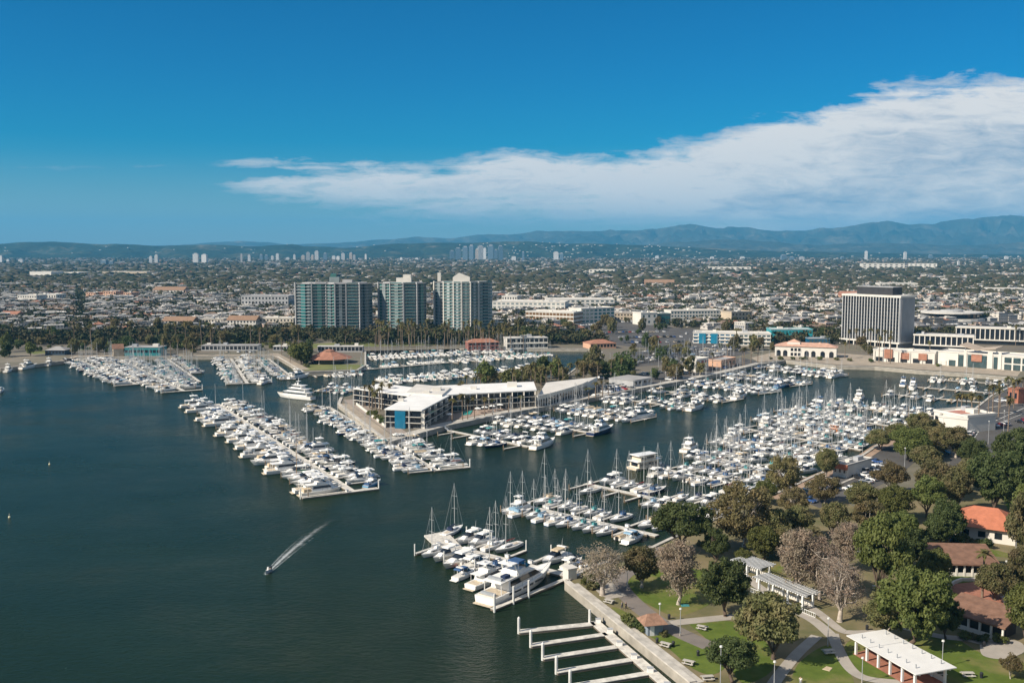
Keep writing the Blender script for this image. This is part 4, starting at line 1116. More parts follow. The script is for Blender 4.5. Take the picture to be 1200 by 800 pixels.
def bld(name, label, cat, foot, h, D, wall=stucco, roof=roofw, floors=2, bays=6, faces='fr', gm=None, wz=.5, wx=.6, parapet=.6, rtype='flat', group=None, units=2, over=.5, seed=0, bands=False):
    a, L, rz = frame_of(*foot)
    o = thing(name, a, rz, label, cat, group)
    m = MB(); m.box(0, L, 0, D, -.5, h, wall); m.obj('wall', o)
    r = MB()
    if rtype == 'flat':
        r.box(-.25, L + .25, -.25, D + .25, h + .002, h + .25, roof)
        if parapet:
            for q in ((-.25, L + .25, -.25, .1), (-.25, L + .25, D - .1, D + .25), (-.25, .1, .1, D - .1), (L - .1, L + .25, .1, D - .1)): r.box(q[0], q[1], q[2], q[3], h + .25, h + .25 + parapet, wall)
    elif rtype == 'hip':
        rh = min(D, L) * .22 if not parapet else parapet
        e = over; i = min(D / 2 + e, L / 2 + e) * .98
        vs = [(-e, -e, h), (L + e, -e, h), (L + e, D + e, h), (-e, D + e, h), (i - e, D / 2 - .05, h + rh), (L + e - i, D / 2 - .05, h + rh), (L + e - i, D / 2 + .05, h + rh), (i - e, D / 2 + .05, h + rh)]
        r.raw(vs, [(0, 1, 5, 4), (1, 2, 6, 5), (2, 3, 7, 6), (3, 0, 4, 7), (4, 5, 6, 7), (3, 2, 1, 0)], roof)
    elif rtype == 'gable':
        rh = D * .22; e = over
        r.raw([(-e, -e, h), (L + e, -e, h), (L + e, D + e, h), (-e, D + e, h), (-e, D / 2, h + rh), (L + e, D / 2, h + rh)], [(0, 1, 5, 4), (2, 3, 4, 5), (1, 2, 5), (3, 0, 4), (3, 2, 1, 0)], roof)
    ro = r.obj('roof', o)
    if rtype == 'flat' and units:
        rr = random.Random(seed + int(L * 10))
        for k in range(units):
            w_, d_, hh = rr.uniform(1.5, min(5, L * .2 + 1)), rr.uniform(1.5, min(4, D * .3 + .5)), rr.uniform(.9, 2.0)
            x, y = rr.uniform(1, max(1.1, L - w_ - 1)), rr.uniform(.8, max(.9, D - d_ - .8))
            q = MB(); q.box(x, x + w_, y, y + d_, h + .255, h + .255 + hh, steelg if k % 2 else stucco); q.obj('roof_unit', ro)
    if floors and bays: windows(o, L, D, h, 0, floors, bays, faces, gm, wz, wx)
    if bands:
        for k in range(1, floors):
            q = MB(); z = h / floors * k; q.box(-.35, L + .35, -.9, 0, z - .12, z + .1, stucco); q.obj('balcony', o)
    return o, L, rz

spanm = mat('teal_grey_spandrel', (.30, .34, .335), .5, .1, .2)
# ---- three glass residential towers
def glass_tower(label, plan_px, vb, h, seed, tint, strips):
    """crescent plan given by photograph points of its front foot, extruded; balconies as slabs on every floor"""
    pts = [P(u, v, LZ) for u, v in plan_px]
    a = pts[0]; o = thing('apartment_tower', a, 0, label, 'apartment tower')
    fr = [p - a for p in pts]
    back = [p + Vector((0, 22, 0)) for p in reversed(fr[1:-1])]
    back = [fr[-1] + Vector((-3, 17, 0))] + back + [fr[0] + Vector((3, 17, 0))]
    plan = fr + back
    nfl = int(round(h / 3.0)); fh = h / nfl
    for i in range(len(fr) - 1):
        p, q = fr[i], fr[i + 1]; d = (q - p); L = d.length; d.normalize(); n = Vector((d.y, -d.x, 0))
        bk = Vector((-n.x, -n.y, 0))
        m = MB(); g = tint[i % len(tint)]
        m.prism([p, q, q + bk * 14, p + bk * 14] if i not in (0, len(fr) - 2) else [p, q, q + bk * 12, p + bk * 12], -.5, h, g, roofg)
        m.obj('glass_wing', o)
        bal = strips[i % len(strips)]
        if bal:
            mm = MB()
            for k in range(1, nfl + 1):
                z = k * fh
                c0, c1 = p + d * L * .08, q - d * L * .08
                mm.prism([c0, c1, c1 + n * 1.5, c0 + n * 1.5], z - .28, z, stuccog if bal == 1 else stucco)
                if bal == 2: mm.prism([c0 + n * 1.42, c1 + n * 1.42, c1 + n * 1.5, c0 + n * 1.5], z, z + .9, tealg)
            for k in range(nfl): pass
            mm.obj('balcony_slats', o)
        # mullion lines and a pale fin at every corner
        fin = MB(); c = p; fin.prism([c - d * .5, c + d * .5, c + d * .5 + n * 1.7, c - d * .5 + n * 1.7], -.5, h + 1.0, stuccog if seed != 3 else stucco); fin.obj('corner_fin', o)
        by = MB(); c0, c1 = p + d * L * .36, p + d * L * .64; by.prism([c0 + n * .02, c1 + n * .02, c1 + n * 1.3, c0 + n * 1.3], -.5, h - .6, tint[(i + 1) % len(tint)], roofg)
        for k in range(1, nfl): by.prism([c0 + n * 1.31, c1 + n * 1.31, c1 + n * 1.4, c0 + n * 1.4], k * fh - .15, k * fh + .15, spanm)
        by.obj('bay', o)
        ln = MB(); nb = max(2, int(L / 3.4))
        for k in range(1, nfl):
            ln.prism([p + n * .05, q + n * .05, q + n * .16, p + n * .16], k * fh - .16, k * fh + .14, spanm)
        for k in range(1, nb):
            c = p + d * L * k / nb; ln.prism([c - d * .1, c + d * .1, c + d * .1 + n * .14, c - d * .1 + n * .14], 0, h, spanm)
        ln.obj('window_frame', o)
    m = MB(); c = sum(plan, Vector()) / len(plan)
    for p in (fr[0],): pass
    m.prism([p + (c - p) * .15 for p in plan], h, h + .8, stuccog, roofg); rf = m.obj('roof', o)
    return o, a, c, h
def pent(o, c, w, d, z, hh, m, top=None, name='penthouse', dx=0):
    q = MB(); q.box(c.x - w / 2 + dx, c.x + w / 2 + dx, c.y - d / 2, c.y + d / 2, z, z + hh, m)
    if top == 'slope': 
        q.raw([(c.x - w / 2 + dx, c.y - d / 2, z + hh), (c.x + w / 2 + dx, c.y - d / 2, z + hh), (c.x + w / 2 + dx, c.y + d / 2, z + hh), (c.x - w / 2 + dx, c.y + d / 2, z + hh), (c.x - w * .15 + dx, c.y - d / 2, z + hh + 4), (c.x - w * .15 + dx, c.y + d / 2, z + hh + 4)], [(0, 1, 4), (1, 2, 5, 4), (2, 3, 5), (3, 0, 4, 5)], m)
    q.obj(name, o)
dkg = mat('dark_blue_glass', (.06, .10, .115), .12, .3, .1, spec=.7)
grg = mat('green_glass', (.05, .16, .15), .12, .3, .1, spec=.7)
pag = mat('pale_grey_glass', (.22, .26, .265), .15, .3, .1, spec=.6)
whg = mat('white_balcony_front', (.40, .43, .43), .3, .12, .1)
o, a, c, h = glass_tower('westernmost of three green glass apartment towers behind the palms', [(348, 390.4), (366, 391.4), (384, 391.1), (393, 392.0), (406, 391.7), (421, 391.4), (437, 390)], 392, 46.5, 1, [dkg, tealg, grg, dkg, pag, dkg], [1, 1, 1, 1, 2, 1])
pent(o, c, 9, 7, h + .8, 5, pag, dx=-2); pent(o, c, 5, 5, h + 5.8, 3, grg, name='stair_tower', dx=-3); pent(o, c, 9, 6, h + .8, 2.5, stuccog, name='plant_room', dx=10)
o, a, c, h = glass_tower('middle green glass apartment tower with an even row of balconies', [(445, 389.4), (458, 390.5), (473, 390.9), (488, 390.5), (500, 389.4)], 390, 46.5, 2, [grg, pag, pag, dkg], [1, 2, 2, 1])
pent(o, c, 14, 8, h + .8, 4, stucco); pent(o, c, 7, 6, h + 4.8, 3, stucco, name='stair_tower', dx=3)
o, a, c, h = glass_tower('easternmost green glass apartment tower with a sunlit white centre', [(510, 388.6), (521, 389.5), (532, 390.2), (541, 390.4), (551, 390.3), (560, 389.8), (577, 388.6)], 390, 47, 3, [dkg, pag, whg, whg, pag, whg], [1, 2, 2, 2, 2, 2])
pent(o, c, 16, 9, h + .8, 4, stucco, 'slope', dx=-1); pent(o, c, 3, 6, h + .8, 8, stucco, name='stair_tower', dx=-22)

# ---- the tall office block with white fins
aL, bR = P(986, 402, LZ), P(1053, 408, LZ)
d = bR - aL; L = d.length; rz = math.atan2(d.y, d.x)
ct = thing('office_tower', aL, rz, 'tall dark office block with narrow white vertical fins and flat top', 'office tower')
h = ztop(405, 348.5); D = 20
m = MB(); m.box(.2, L - .2, .6, D - .2, 4.5, h - 1.2, glassd); m.obj('glass_wall', ct)
m = MB(); m.box(L - .19, L + .5, .1, D, 0, h, mat('grey_precast_panel', (.33, .34, .36), .85, .06, .1)); m.obj('side_wall', ct)
for k in range(1, 12):
    q = MB(); y = D * k / 12; q.box(L + .5, L + .8, y - .3, y + .3, 4, h - 1.3, stuccog); q.obj('side_rib', ct)
for k in range(21):
    q = MB(); x = .3 + (L - .6) * k / 20; q.box(x - .30, x + .30, -.55, .58, 4.6, h - 1.21, stuccog if False else mat('fin_concrete', (.50, .50, .49), .85, .1, .2)); q.obj('fin', ct)
m = MB()
for k in range(1, 12): m.box(.25, L - .25, .5, .595, 4.5 + (h - 6) * k / 12 - .45, 4.5 + (h - 6) * k / 12 + .45, mat('bronze_spandrel', (.05, .045, .04), .4, .2))
m.obj('spandrel_trim', ct)
m = MB(); m.box(-.6, L + 1, -.8, D + .5, h - 1.2, h + .4, stucco); m.obj('cornice', ct)
m = MB(); m.box(L * .2, L * .82, D * .2, D * .85, h + .4, h + 6.5, mat('dark_louvre', (.03, .03, .033), .6, .2)); pr = m.obj('plant_room', ct)
m = MB(); m.box(L * .19, L * .83, D * .18, D * .87, h + 6.5, h + 6.9, stuccog); m.obj('plant_room_cap', pr)
m = MB(); m.box(-1.5, L + 2, -2.5, D, 3.4, 4.5, stucco)
for k in range(9): m.box(L * k / 8 - .4, L * k / 8 + .4, -2.2, -1.4, -.5, 3.4, stucco)
m.box(.5, L - .5, 1, D - 1, -.5, 3.4, glassd); m.obj('podium', ct)

# ---- hotel on the point
hz_ = 10.2
def quad(px): return [P(u, v, hz_) for u, v in px]
ho = thing('hotel', P(475, 500, LZ), 0, 'white three winged hotel with flat roofs on the marina point', 'hotel')
O = P(475, 500, LZ)
def wing(poly, nm, fronts, floors=3, zt=hz_, wmat=stucco):
    """fronts: (i, bays) of the polygon edges that carry windows and balconies"""
    pl = [p - O for p in poly]
    m = MB(); m.prism(pl, -.5, zt - LZ - .3, wmat); wg = m.obj('wing', ho)
    c = sum(pl, Vector()) / len(pl)
    r = MB(); r.prism([p + (p - c).normalized() * .9 for p in pl], zt - LZ - .298, zt - LZ + .15, mat('hotel_white_roof', (.74, .73, .70), .8, .10, .15)); rf = r.obj('roof', ho)
    fh = (zt - LZ - .3) / floors
    for i, bays in fronts:
        p, q = pl[i], pl[(i + 1) % len(pl)]; d = q - p; d.z = 0; L = d.length; d.normalize(); n = Vector((d.y, -d.x, 0))
        if n.dot(p - Vector((c.x, c.y, p.z))) < 0: n = -n
        bw = L / bays; w = MB(); a0, a1 = d * (-bw * .45), d * (bw * .45)
        w.prism([a0 - n * .04, a1 - n * .04, a1 + n * .06, a0 + n * .06], -fh * .42, fh * .40, glassd); me = w.mesh('window')
        for k in range(floors):
            bl = MB(); z = k * fh
            if k: bl.prism([p + n * .02 - Vector((0, 0, p.z)), q + n * .02 - Vector((0, 0, q.z)), q + n * 1.3 - Vector((0, 0, q.z)), p + n * 1.3 - Vector((0, 0, p.z))], z - .16, z + .12, stucco)
            if k: bl.prism([p + n * 1.22, q + n * 1.22, q + n * 1.3, p + n * 1.3], z + .13, z + .8, glassd)
            if k: bl.obj('balcony', ho)
            for j in range(bays):
                pp = p + d * (j + .5) * bw; link('window', me, ho, (pp.x, pp.y, z + fh * .5))
        for j in range(0, bays + 1, 2):
            pp = p + d * min(max(j * bw, .25), L - .25); f_ = MB(); f_.prism([pp - d * .09 + n * .02, pp + d * .09 + n * .02, pp + d * .09 + n * 1.34, pp - d * .09 + n * 1.34], -.5, zt - LZ - .4, stucco); f_.obj('pier_wall', ho)
    return pl, c
S1 = quad([(452, 479), (494, 480.5), (525, 464), (486, 461)]); wing(S1, 'south', [(0, 3), (1, 9)])
W1 = quad([(416, 455), (478, 463.5), (490, 455), (447, 449.5)]); wing(W1, 'west', [(0, 11)])
E1 = quad([(515, 463), (627, 457), (624, 447.5), (508, 452.5)]); wing(E1, 'east', [(0, 16)])
hb = quad([(476, 462), (518, 465), (528, 456), (488, 452)]); 
m = MB(); m.prism([p - O for p in hb], -.5, hz_ - LZ + 1.0, stucco, roofw); m.obj('stair_hub', ho)
pl = [p - O for p in S1]; d = (pl[1] - pl[0]); d.z = 0; L = d.length; d.normalize(); n = Vector((d.y, -d.x, 0))
m = MB(); a_ = pl[0] + d * L * .28; b_ = pl[0] + d * L * .57; m.prism([a_ + n * .1, b_ + n * .1, b_ + n * 1.5, a_ + n * 1.5], -.4, hz_ - LZ - .5, mat('bright_blue_panel', (.015, .15, .26), .12, .15, .2)); m.obj('blue_glass_panel', ho)
for (u, v, w_, hh) in ((500, 462, 3, 1.8), (512, 459, 4, 2.4), (555, 456, 3, 1.4), (600, 453, 5, 2.2), (470, 470, 2.5, 1.2), (452, 452.5, 3, 1.5)):
    q = P(u, v, hz_) - O; m = MB(); m.box(q.x - w_ / 2, q.x + w_ / 2, q.y - w_ / 2, q.y + w_ / 2, hz_ - LZ + .1, hz_ - LZ + .1 + hh, stucco); m.obj('roof_unit', ho)
# curved arcade wing east of the hotel
ar = thing('arcade_building', P(629, 478, LZ), 0, 'low white curved arcade building with roof terrace beside the hotel', 'building')
OA = P(629, 478, LZ)
fr = [P(u, v, LZ) - OA for u, v in smooth_px([(629, 477.5), (645, 474), (665, 468), (680, 463), (688, 459)], 3)]
bk = [P(u, v, LZ) - OA for u, v in ((700, 452), (640, 459))]
m = MB(); m.prism(fr + bk, -.5, 5.2, stucco, roofw); m.obj('wall', ar)
m = MB()
for i in range(len(fr) - 1):
    p, q = fr[i], fr[i + 1]; d = (q - p).normalized(); n = Vector((d.y, -d.x, 0)); Ls = (q - p).length
    m.prism([p, q, q + n * .5, p + n * .5], 5.2, 6.1, stucco)
m.obj('parapet', ar)
for i in range(len(fr) - 1):
    p, q = fr[i], fr[i + 1]; d = (q - p).normalized(); n = Vector((d.y, -d.x, 0)); Ls = (q - p).length
    for f in (.25, .75):
        c = p + d * Ls * f; w = Ls * .16; g = MB()
        g.prism([c - d * w - n * .1, c + d * w - n * .1, c + d * w + n * .06, c - d * w + n * .06], .2, 3.3, glassd)
        for s in range(6):
            t0, t1 = math.pi * s / 6, math.pi * (s + 1) / 6
            A0, A1 = c + d * w * math.cos(t0), c + d * w * math.cos(t1); z0_, z1_ = 3.3 + w * math.sin(t0), 3.3 + w * math.sin(t1)
            g.face([(A0 + n * .06) + Vector((0, 0, 3.3)), A0 + n * .06 + Vector((0, 0, z0_)), A1 + n * .06 + Vector((0, 0, z1_)), A1 + n * .06 + Vector((0, 0, 3.3))], glassd)
        g.obj('arch', ar)
# pool terrace
pool = sheet('pool_terrace', px_line([(522, 493.5), (545, 489.5), (580, 482.5), (600, 478), (596, 474), (545, 482), (528, 486)]), mat('red_tile_terrace', (.33, .25, .20), .85, .2, .3), LZ + .09)
pm = MB(); q = [P(u, v, LZ) for u, v in ((539, 487.5), (551, 486), (554, 481.5), (543, 482.8))]; c = q[0]
pm.prism([p - c for p in q], .1, .35, stucco, mat('pool_water', (.05, .42, .36), .08, .15, .5)); po = link('swimming_pool', pm.mesh('swimming_pool'), None, c); tag(po, 'small turquoise swimming pool on the hotel terrace', 'pool')
for k, (u, v) in enumerate(((527, 491), (560, 484), (568, 482.5), (577, 481), (586, 479.5))):
    p = P(u, v, LZ + .1); o = thing('parasol', p, 0, None, 'parasol', 'white parasols on the hotel pool terrace'); pending(o, 'white square parasol on pool terrace', p)
    m = MB(); m.tube((0, 0, 0), (0, 0, 2.5), .04, .04, steelp, 5); m.obj('pole', o)
    m = MB(); m.raw([(-1.5, -1.5, 2.3), (1.5, -1.5, 2.3), (1.5, 1.5, 2.3), (-1.5, 1.5, 2.3), (0, 0, 2.95)], [(0, 1, 4), (1, 2, 4), (2, 3, 4), (3, 0, 4), (3, 2, 1, 0)], CANV['white']); m.obj('canopy', o)
# low wall of the terrace
tw = thing('terrace_wall', P(415, 472, LZ), 0, 'low pale wall between hotel garden and waterside terrace', 'wall')
m = MB(); m.beam((0, 0, 1.2), P(452, 501, LZ) - P(415, 472, LZ) + Vector((0, 0, 1.2)), .4, 1.2, stucco); m.obj('wall_face', tw)

# ---- red roofed octagonal pavilion on the mole
pv_ = thing('pavilion', P(386, 424.5, LZ), 0, 'low octagonal pavilion with broad terracotta roof on the mole', 'pavilion')
Rr, Rw = 16.5, 12.5
R8 = lambda r, z, n=8, ph=.39: [(r * math.cos(ph + 2 * math.pi * k / n), r * math.sin(ph + 2 * math.pi * k / n), z) for k in range(n)]
m = MB(); m.prism(R8(Rw, 0), -.5, 3.4, glassd); m.obj('glass_wall', pv_)
for k in range(8):
    x, y, _ = R8(Rw + .1, 0)[k]; m = MB(); m.tube((x, y, -.5), (x, y, 3.4), .3, .3, stucco, 6); m.obj('column', pv_)
m = MB(); lo, mi_, hi = R8(Rr, 3.3), R8(4.4, 7.6), R8(3.8, 8.4)
for k in range(8):
    j = (k + 1) % 8; m.face([lo[k], lo[j], mi_[j], mi_[k]], terra); m.face([mi_[k], mi_[j], hi[j], hi[k]], shingle)
    m.face([hi[k], hi[j], (0, 0, 9.4)], terra); m.face([lo[j], lo[k], (0, 0, 3.3)], shingle)
m.obj('roof', pv_)

# ---- other buildings of the middle ground, each a thing with walls, roof and windows
landmark('the west glass tower', 392, 392); landmark('the middle glass tower', 472, 391); landmark('the east glass tower', 543, 390)
landmark('the finned office tower', 1020, 405); landmark('the white hotel', 500, 488); landmark('the red octagonal pavilion', 386, 426)
bld('boathouse', 'teal fronted boathouse with long grey roof on the far shore', 'boathouse', (146, 417, 188, 417), 6.2, 14, mat('teal_cladding', (.03, .22, .24), .5, .12, .3), roofg, 1, 9, 'f', glassd, .35, .8, 0)
bld('shed', 'brown gabled shed joined to the teal boathouse', 'shed', (133, 417.5, 145, 417), 5.4, 14, stuccot, shingle, 0, 0, rtype='gable')
landmark('the teal boathouse', 166, 415)
bld('clubhouse', 'dark blue low clubhouse with hipped grey roof by the shore', 'clubhouse', (53, 416, 76, 416), 3.6, 12, mat('dark_blue_cladding', (.03, .06, .10), .6, .2, .3), roofg, 1, 6, 'f', glassd, .5, .7, 2.4, 'hip')
landmark('the dark blue clubhouse', 64, 415)
bld('carport', 'long grey carport roof full of pale vehicles behind the mid channel dock', 'carport', (236, 411, 302, 411), 4.0, 12, stuccog, roofg, 1, 14, 'f', glassd, .6, .75, 0, seed=3)
landmark('the long grey carport', 270, 410)
bld('carport', 'low pale canopy building left of the red octagonal pavilion', 'carport', (320, 411, 352, 411), 3.4, 8, stuccog, roofw, 1, 8, 'f', glassd, .6, .75, 0)
bld('gate_house', 'long flat white canopy behind the red octagonal pavilion', 'canopy', (372, 412.5, 425, 412.5), 4.4, 6, stuccog, roofw, 1, 12, 'f', glassd, .62, .8, 0)
bld('villa', 'villa with red tile hip roof among palms by the inner basin', 'villa', (549, 410, 585, 409), 5.6, 11, mat('dark_red_stucco', (.25, .09, .07), .8, .2), terra, 2, 7, 'fr', glassd, .5, .65, 2.6, 'hip')
landmark('the red roofed villa', 567, 407)
bld('clubhouse', 'white two storey modern clubhouse with deep flat roof by the inner basin', 'clubhouse', (594, 409, 642, 408), 8.4, 14, stucco, roofw, 2, 9, 'fr', glassd, .6, .78, 0, bands=True)
landmark('the white flat roofed clubhouse', 618, 406)
bld('office_building', 'low office block with copper brown windows and white roof edge', 'office building', (616, 379, 672, 381), 12.5, 26, stucco, roofw, 3, 14, 'fr', mat('copper_glass', (.16, .09, .04), .25, .3), .62, .85, .8)
bld('office_building', 'white office block with dark glass corner right of the copper one', 'office building', (681, 379, 720, 377), 15, 22, stucco, roofw, 4, 8, 'fr', tealg, .55, .7, .8)
landmark('the copper windowed office', 645, 379)
bld('office_building', 'broad white flat complex behind the copper windowed office', 'office building', (577, 366, 662, 367), 13, 40, stucco, roofw, 3, 16, 'fr', pag, .5, .6, .8, units=6)
bld('office_building', 'long white roofed hall beyond the copper windowed office', 'office building', (640, 362, 720, 362), 12, 40, stucco, roofw, 3, 14, 'fr', dkg, .5, .6, .8, units=5)
bld('hotel_block', 'long white five storey block with gridded windows and teal glass end', 'hotel', (786, 380, 846, 379), 13.5, 20, stucco, roofw, 4, 17, 'fr', dkg, .55, .62, .8)
bld('hotel_block', 'white cube block with a round dark window at the left of the gridded hotel', 'hotel', (751, 381, 770, 380.5), 12, 20, stucco, roofw, 2, 3, 'f', dkg, .4, .35, .8)
bld('hotel_block', 'dark teal glass link between the white cube and gridded hotel', 'hotel', (770.5, 380.3, 785.5, 380), 11, 18, tealg, roofg, 3, 5, 'f', dkg, .6, .8, .4)
landmark('the gridded white hotel', 810, 379)
bld('apartment_block', 'tan stucco block with three stepped bays', 'apartment block', (857, 381, 881, 380), 13, 18, stuccot, roofg, 3, 6, 'fr', glassd, .4, .4, .8)
landmark('the tan stepped block', 869, 380)
o, L, rz = bld('apartment_block', 'white block with blue glass bays and bands beyond the boat yard', 'apartment block', (812, 402, 862, 403), 8.5, 20, stucco, roofw, 3, 8, 'fr', blueg, .42, .75, .6, bands=True)
for f in (.14, .42):
    g = MB(); g.box(L * f, L * f + L * .16, -1.1, -.02, .2, 8.2, mat('bright_blue_glass', (.02, .20, .32), .15, .2, .2)); g.obj('glass_bay', o)
bld('apartment_block', 'white banded block with tall dark slots right of the blue bayed one', 'apartment block', (866, 405, 903, 405.5), 9.5, 20, stucco, roofw, 3, 7, 'fr', dkg, .45, .7, .6, bands=True)
bld('glass_hall', 'long turquoise glass hall beside the banded white block', 'hall', (903.5, 400, 952, 400), 10, 16, mat('turquoise_cladding', (.04, .33, .38), .35, .15, .1), roofw, 2, 12, 'f', tealg, .5, .7, .4)
bld('glass_hall', 'dark blue low hall in front of the turquoise glass hall', 'hall', (948, 404, 972, 404), 5, 10, blueg, roofw, 1, 6, 'f', dkg, .5, .7, .4)
for f in (.12, .42):
    pass
landmark('the blue bayed white block', 850, 401); landmark('the turquoise glass hall', 930, 399)
# arched restaurant
o, L, rz = bld('restaurant', 'white arched restaurant with pale red roof and domed towers on the promenade', 'restaurant', (908, 416.8, 980, 419.5), 7.4, 14, stucco, mat('pale_red_tile', (.50, .30, .22), .85, .2, .4), 0, 0, rtype='hip', parapet=2.6, over=.8)
for k, f in enumerate((.06, .17, .52, .63, .78, .92)):
    r_ = L * .036; g = MB(); x = L * f
    g.box(x - r_, x + r_, -.1, .05, .1, 3.0, glassd)
    g.raw([(x, -.1, 3.0)] + [(x + r_ * math.cos(math.pi * s / 8), -.1, 3.0 + r_ * math.sin(math.pi * s / 8)) for s in range(9)], [(0, s + 2, s + 1) for s in range(8)], glassd); g.obj('arch', o)
for f in (.28, .34, .40): 
    for z in (.6, 4.0): g = MB(); g.box(L * f - .9, L * f + .9, -.1, .05, z, z + 2.2, glassd); g.obj('window', o)
for f, w_, hh in ((.30, 4.5, 10.2), (.72, 3.6, 8.4)):
    g = MB(); g.box(L * f - w_, L * f + w_, 3, 10, 7.2, hh, stucco); g.raw([(L * f - w_, 3, hh), (L * f + w_, 3, hh), (L * f + w_, 10, hh), (L * f - w_, 10, hh), (L * f, 6.5, hh + 2.2)], [(0, 1, 4), (1, 2, 4), (2, 3, 4), (3, 0, 4)], mat('pale_red_tile', (.5, .3, .22))); g.obj('roof_tower', o)
landmark('the arched restaurant', 945, 421)
# retail strip, white with terracotta panels
o, L, rz = bld('shop_building', 'low white shop row with three terracotta panels on the promenade', 'shop building', (1023, 423, 1096, 427), 7.8, 14, stucco, roofw, 0, 0, units=4)
for k in range(5):
    g = MB(); x = L * (.1 + .2 * k); g.box(x - 2.2, x + 2.2, -.12, .05, .3, 3.3, glassd); g.obj('shop_window', o)
for k, (f, hh) in enumerate(((.25, 9.0), (.52, 7.0), (.80, 7.0))):
    g = MB(); x = L * f; g.box(x - 2.7, x + 2.7, -.9, -.02, 2.6, hh, terra); g.obj('terracotta_panel', o)
for k in range(6):
    g = MB(); x = L * (.02 + .192 * k); g.box(x - .4, x + .4, -.6, -.02, -.5, 7.4, stucco); g.obj('pier_wall', o)
landmark('the terracotta panelled shops', 1058, 428)
# colonnade block behind
for foot, h_, nm in (((1071, 409, 1140, 412), 10.5, 'white colonnaded two tier block right of the finned tower'), ((1120, 402, 1260, 407), 12.5, 'long white colonnaded block behind the butterfly roof')):
    o, L, rz = bld('colonnade_building', nm, 'office building', foot, h_, 30, glassd, roofw, 0, 0, units=4)
    n = int(L / 3.6)
    for k in range(n + 1):
        g = MB(); x = L * k / n; g.box(x - .35, x + .35, -.7, -.01, 4.2, h_, stucco); g.obj('column', o)
    g = MB(); g.box(-.8, L + .8, -1.0, 0, h_ + .3, h_ + 1.6, stucco); g.obj('fascia', o)
    g = MB(); g.box(-.8, L + .8, -1.6, 0, 3.2, 4.19, stucco); g.obj('canopy', o)
landmark('the white colonnaded block', 1130, 413)
shopg = mat('shop_glass', (.045, .075, .08), .1, .3, .3, spec=.6)
# modern glass retail with butterfly roof
o, L, rz = bld('shop_building', 'modern glass fronted shop hall with tilted tan butterfly roof', 'shop building', (1099, 427.5, 1212, 436), 9, 20, stucco, roofw, 0, 0, units=0)
for x0, x1, z0, z1, mm, nm in ((.12, .19, .2, 4, shopg, 'shop_window'), (.02, .09, .2, 3.4, stucco, 'panel'), (.20, .22, .2, 8.6, stucco, 'tower_wall'), (.225, .275, .3, 8.0, shopg, 'shop_window'), (.28, .31, .2, 11.2, stucco, 'tower_wall'), (.32, .52, .2, 8.4, shopg, 'shop_window'), (.36, .47, 4.2, 8.8, terra, 'terracotta_panel'), (.53, .58, .2, 11, stucco, 'tower_wall'), (.59, .63, .3, 8, shopg, 'shop_window'), (.64, .67, .2, 11, stucco, 'tower_wall'), (.70, .77, .3, 3.8, shopg, 'shop_window'), (.79, .86, .3, 3.8, shopg, 'shop_window'), (.88, .95, .3, 3.8, shopg, 'shop_window'), (.70, .77, 4.8, 8.3, shopg, 'shop_window'), (.79, .86, 4.8, 8.3, shopg, 'shop_window'), (.88, .95, 4.8, 8.3, shopg, 'shop_window')):
    dep = .35 if nm == 'shop_window' else (.9 if nm == 'terracotta_panel' else .6)
    g = MB(); g.box(L * x0, L * x1, -dep, -.02, z0, z1, mm); g.obj(nm, o)
g = MB(); tanr = mat('tan_metal_roof', (.45, .36, .27), .6, .1, .2)
for (xa, za), (xb, zb) in (((.24, 14.5), (.42, 11.6)), ((.42, 11.6), (.62, 13.4))):
    g.raw([(L * xa, -2.5, za), (L * xb, -2.5, zb), (L * xb, 14, zb + .6), (L * xa, 14, za + .6), (L * xa, -2.5, za + .4), (L * xb, -2.5, zb + .4), (L * xb, 14, zb + 1.0), (L * xa, 14, za + 1.0)], [(0, 3, 2, 1), (4, 5, 6, 7), (0, 1, 5, 4), (1, 2, 6, 5), (2, 3, 7, 6), (3, 0, 4, 7)], tanr)
g.obj('butterfly_roof', o)
for xa in (.27, .42, .6): g = MB(); g.box(L * xa - .3, L * xa + .3, 4, 4.6, 9.2, 13.5 if xa < .3 else 11.7, steelp); g.obj('roof_post', o)
landmark('the butterfly roofed shops', 1150, 436)
# round roofed building beyond
rb = thing('round_building', P(1115, 375, LZ), 0, 'low round building with pale disc roof beyond the colonnaded block', 'building')
E_ = lambda r, n=24: [(r * 1.0 * math.cos(2 * math.pi * k / n), r * .8 * math.sin(2 * math.pi * k / n)) for k in range(n)]
m = MB(); m.prism(E_(29), -.5, 8, glassd); m.obj('glass_wall', rb); m = MB(); m.prism(E_(33), 8, 9.4, roofw); m.obj('roof', rb)
m = MB(); m.prism(E_(35), -.5, 2.6, stucco); m.obj('podium', rb); m = MB(); m.prism(E_(12), 9.4, 11.5, stuccog); m.obj('plant_room', rb)
landmark('the round disc roofed building', 1115, 373)
bld('terracotta_hall', 'curving low hall with terracotta roof behind the inner basin trees', 'hall', (692, 409, 722, 408), 4.2, 16, stuccop, terra, 1, 8, 'fr', glassd, .5, .6, 2.6, 'hip')
landmark('the curving terracotta hall', 706, 405)
bld('boat_shed', 'flat grey roofed boat shed on the hotel channel quay', 'boathouse', (742, 453.5, 764, 449.5), 3.6, 17, stuccog, roofg, 1, 4, 'fr', glassd, .5, .6, 0, units=0)
landmark('the grey roofed boat shed', 753, 449)
bld('office', 'small white harbour office with a dark red door panel', 'office', (816, 436, 830, 433), 7.5, 9, stucco, roofw, 2, 3, 'fr', mat('dark_red_panel', (.25, .03, .04), .5, .2), .5, .6, .5, units=0)
bld('office', 'pink low harbour office by the channel promenade', 'office', (845, 432, 862, 428), 5, 9, stuccop, roofg, 1, 4, 'fr', glassd, .5, .5, .5, units=0)
landmark('the small white harbour office', 823, 434)
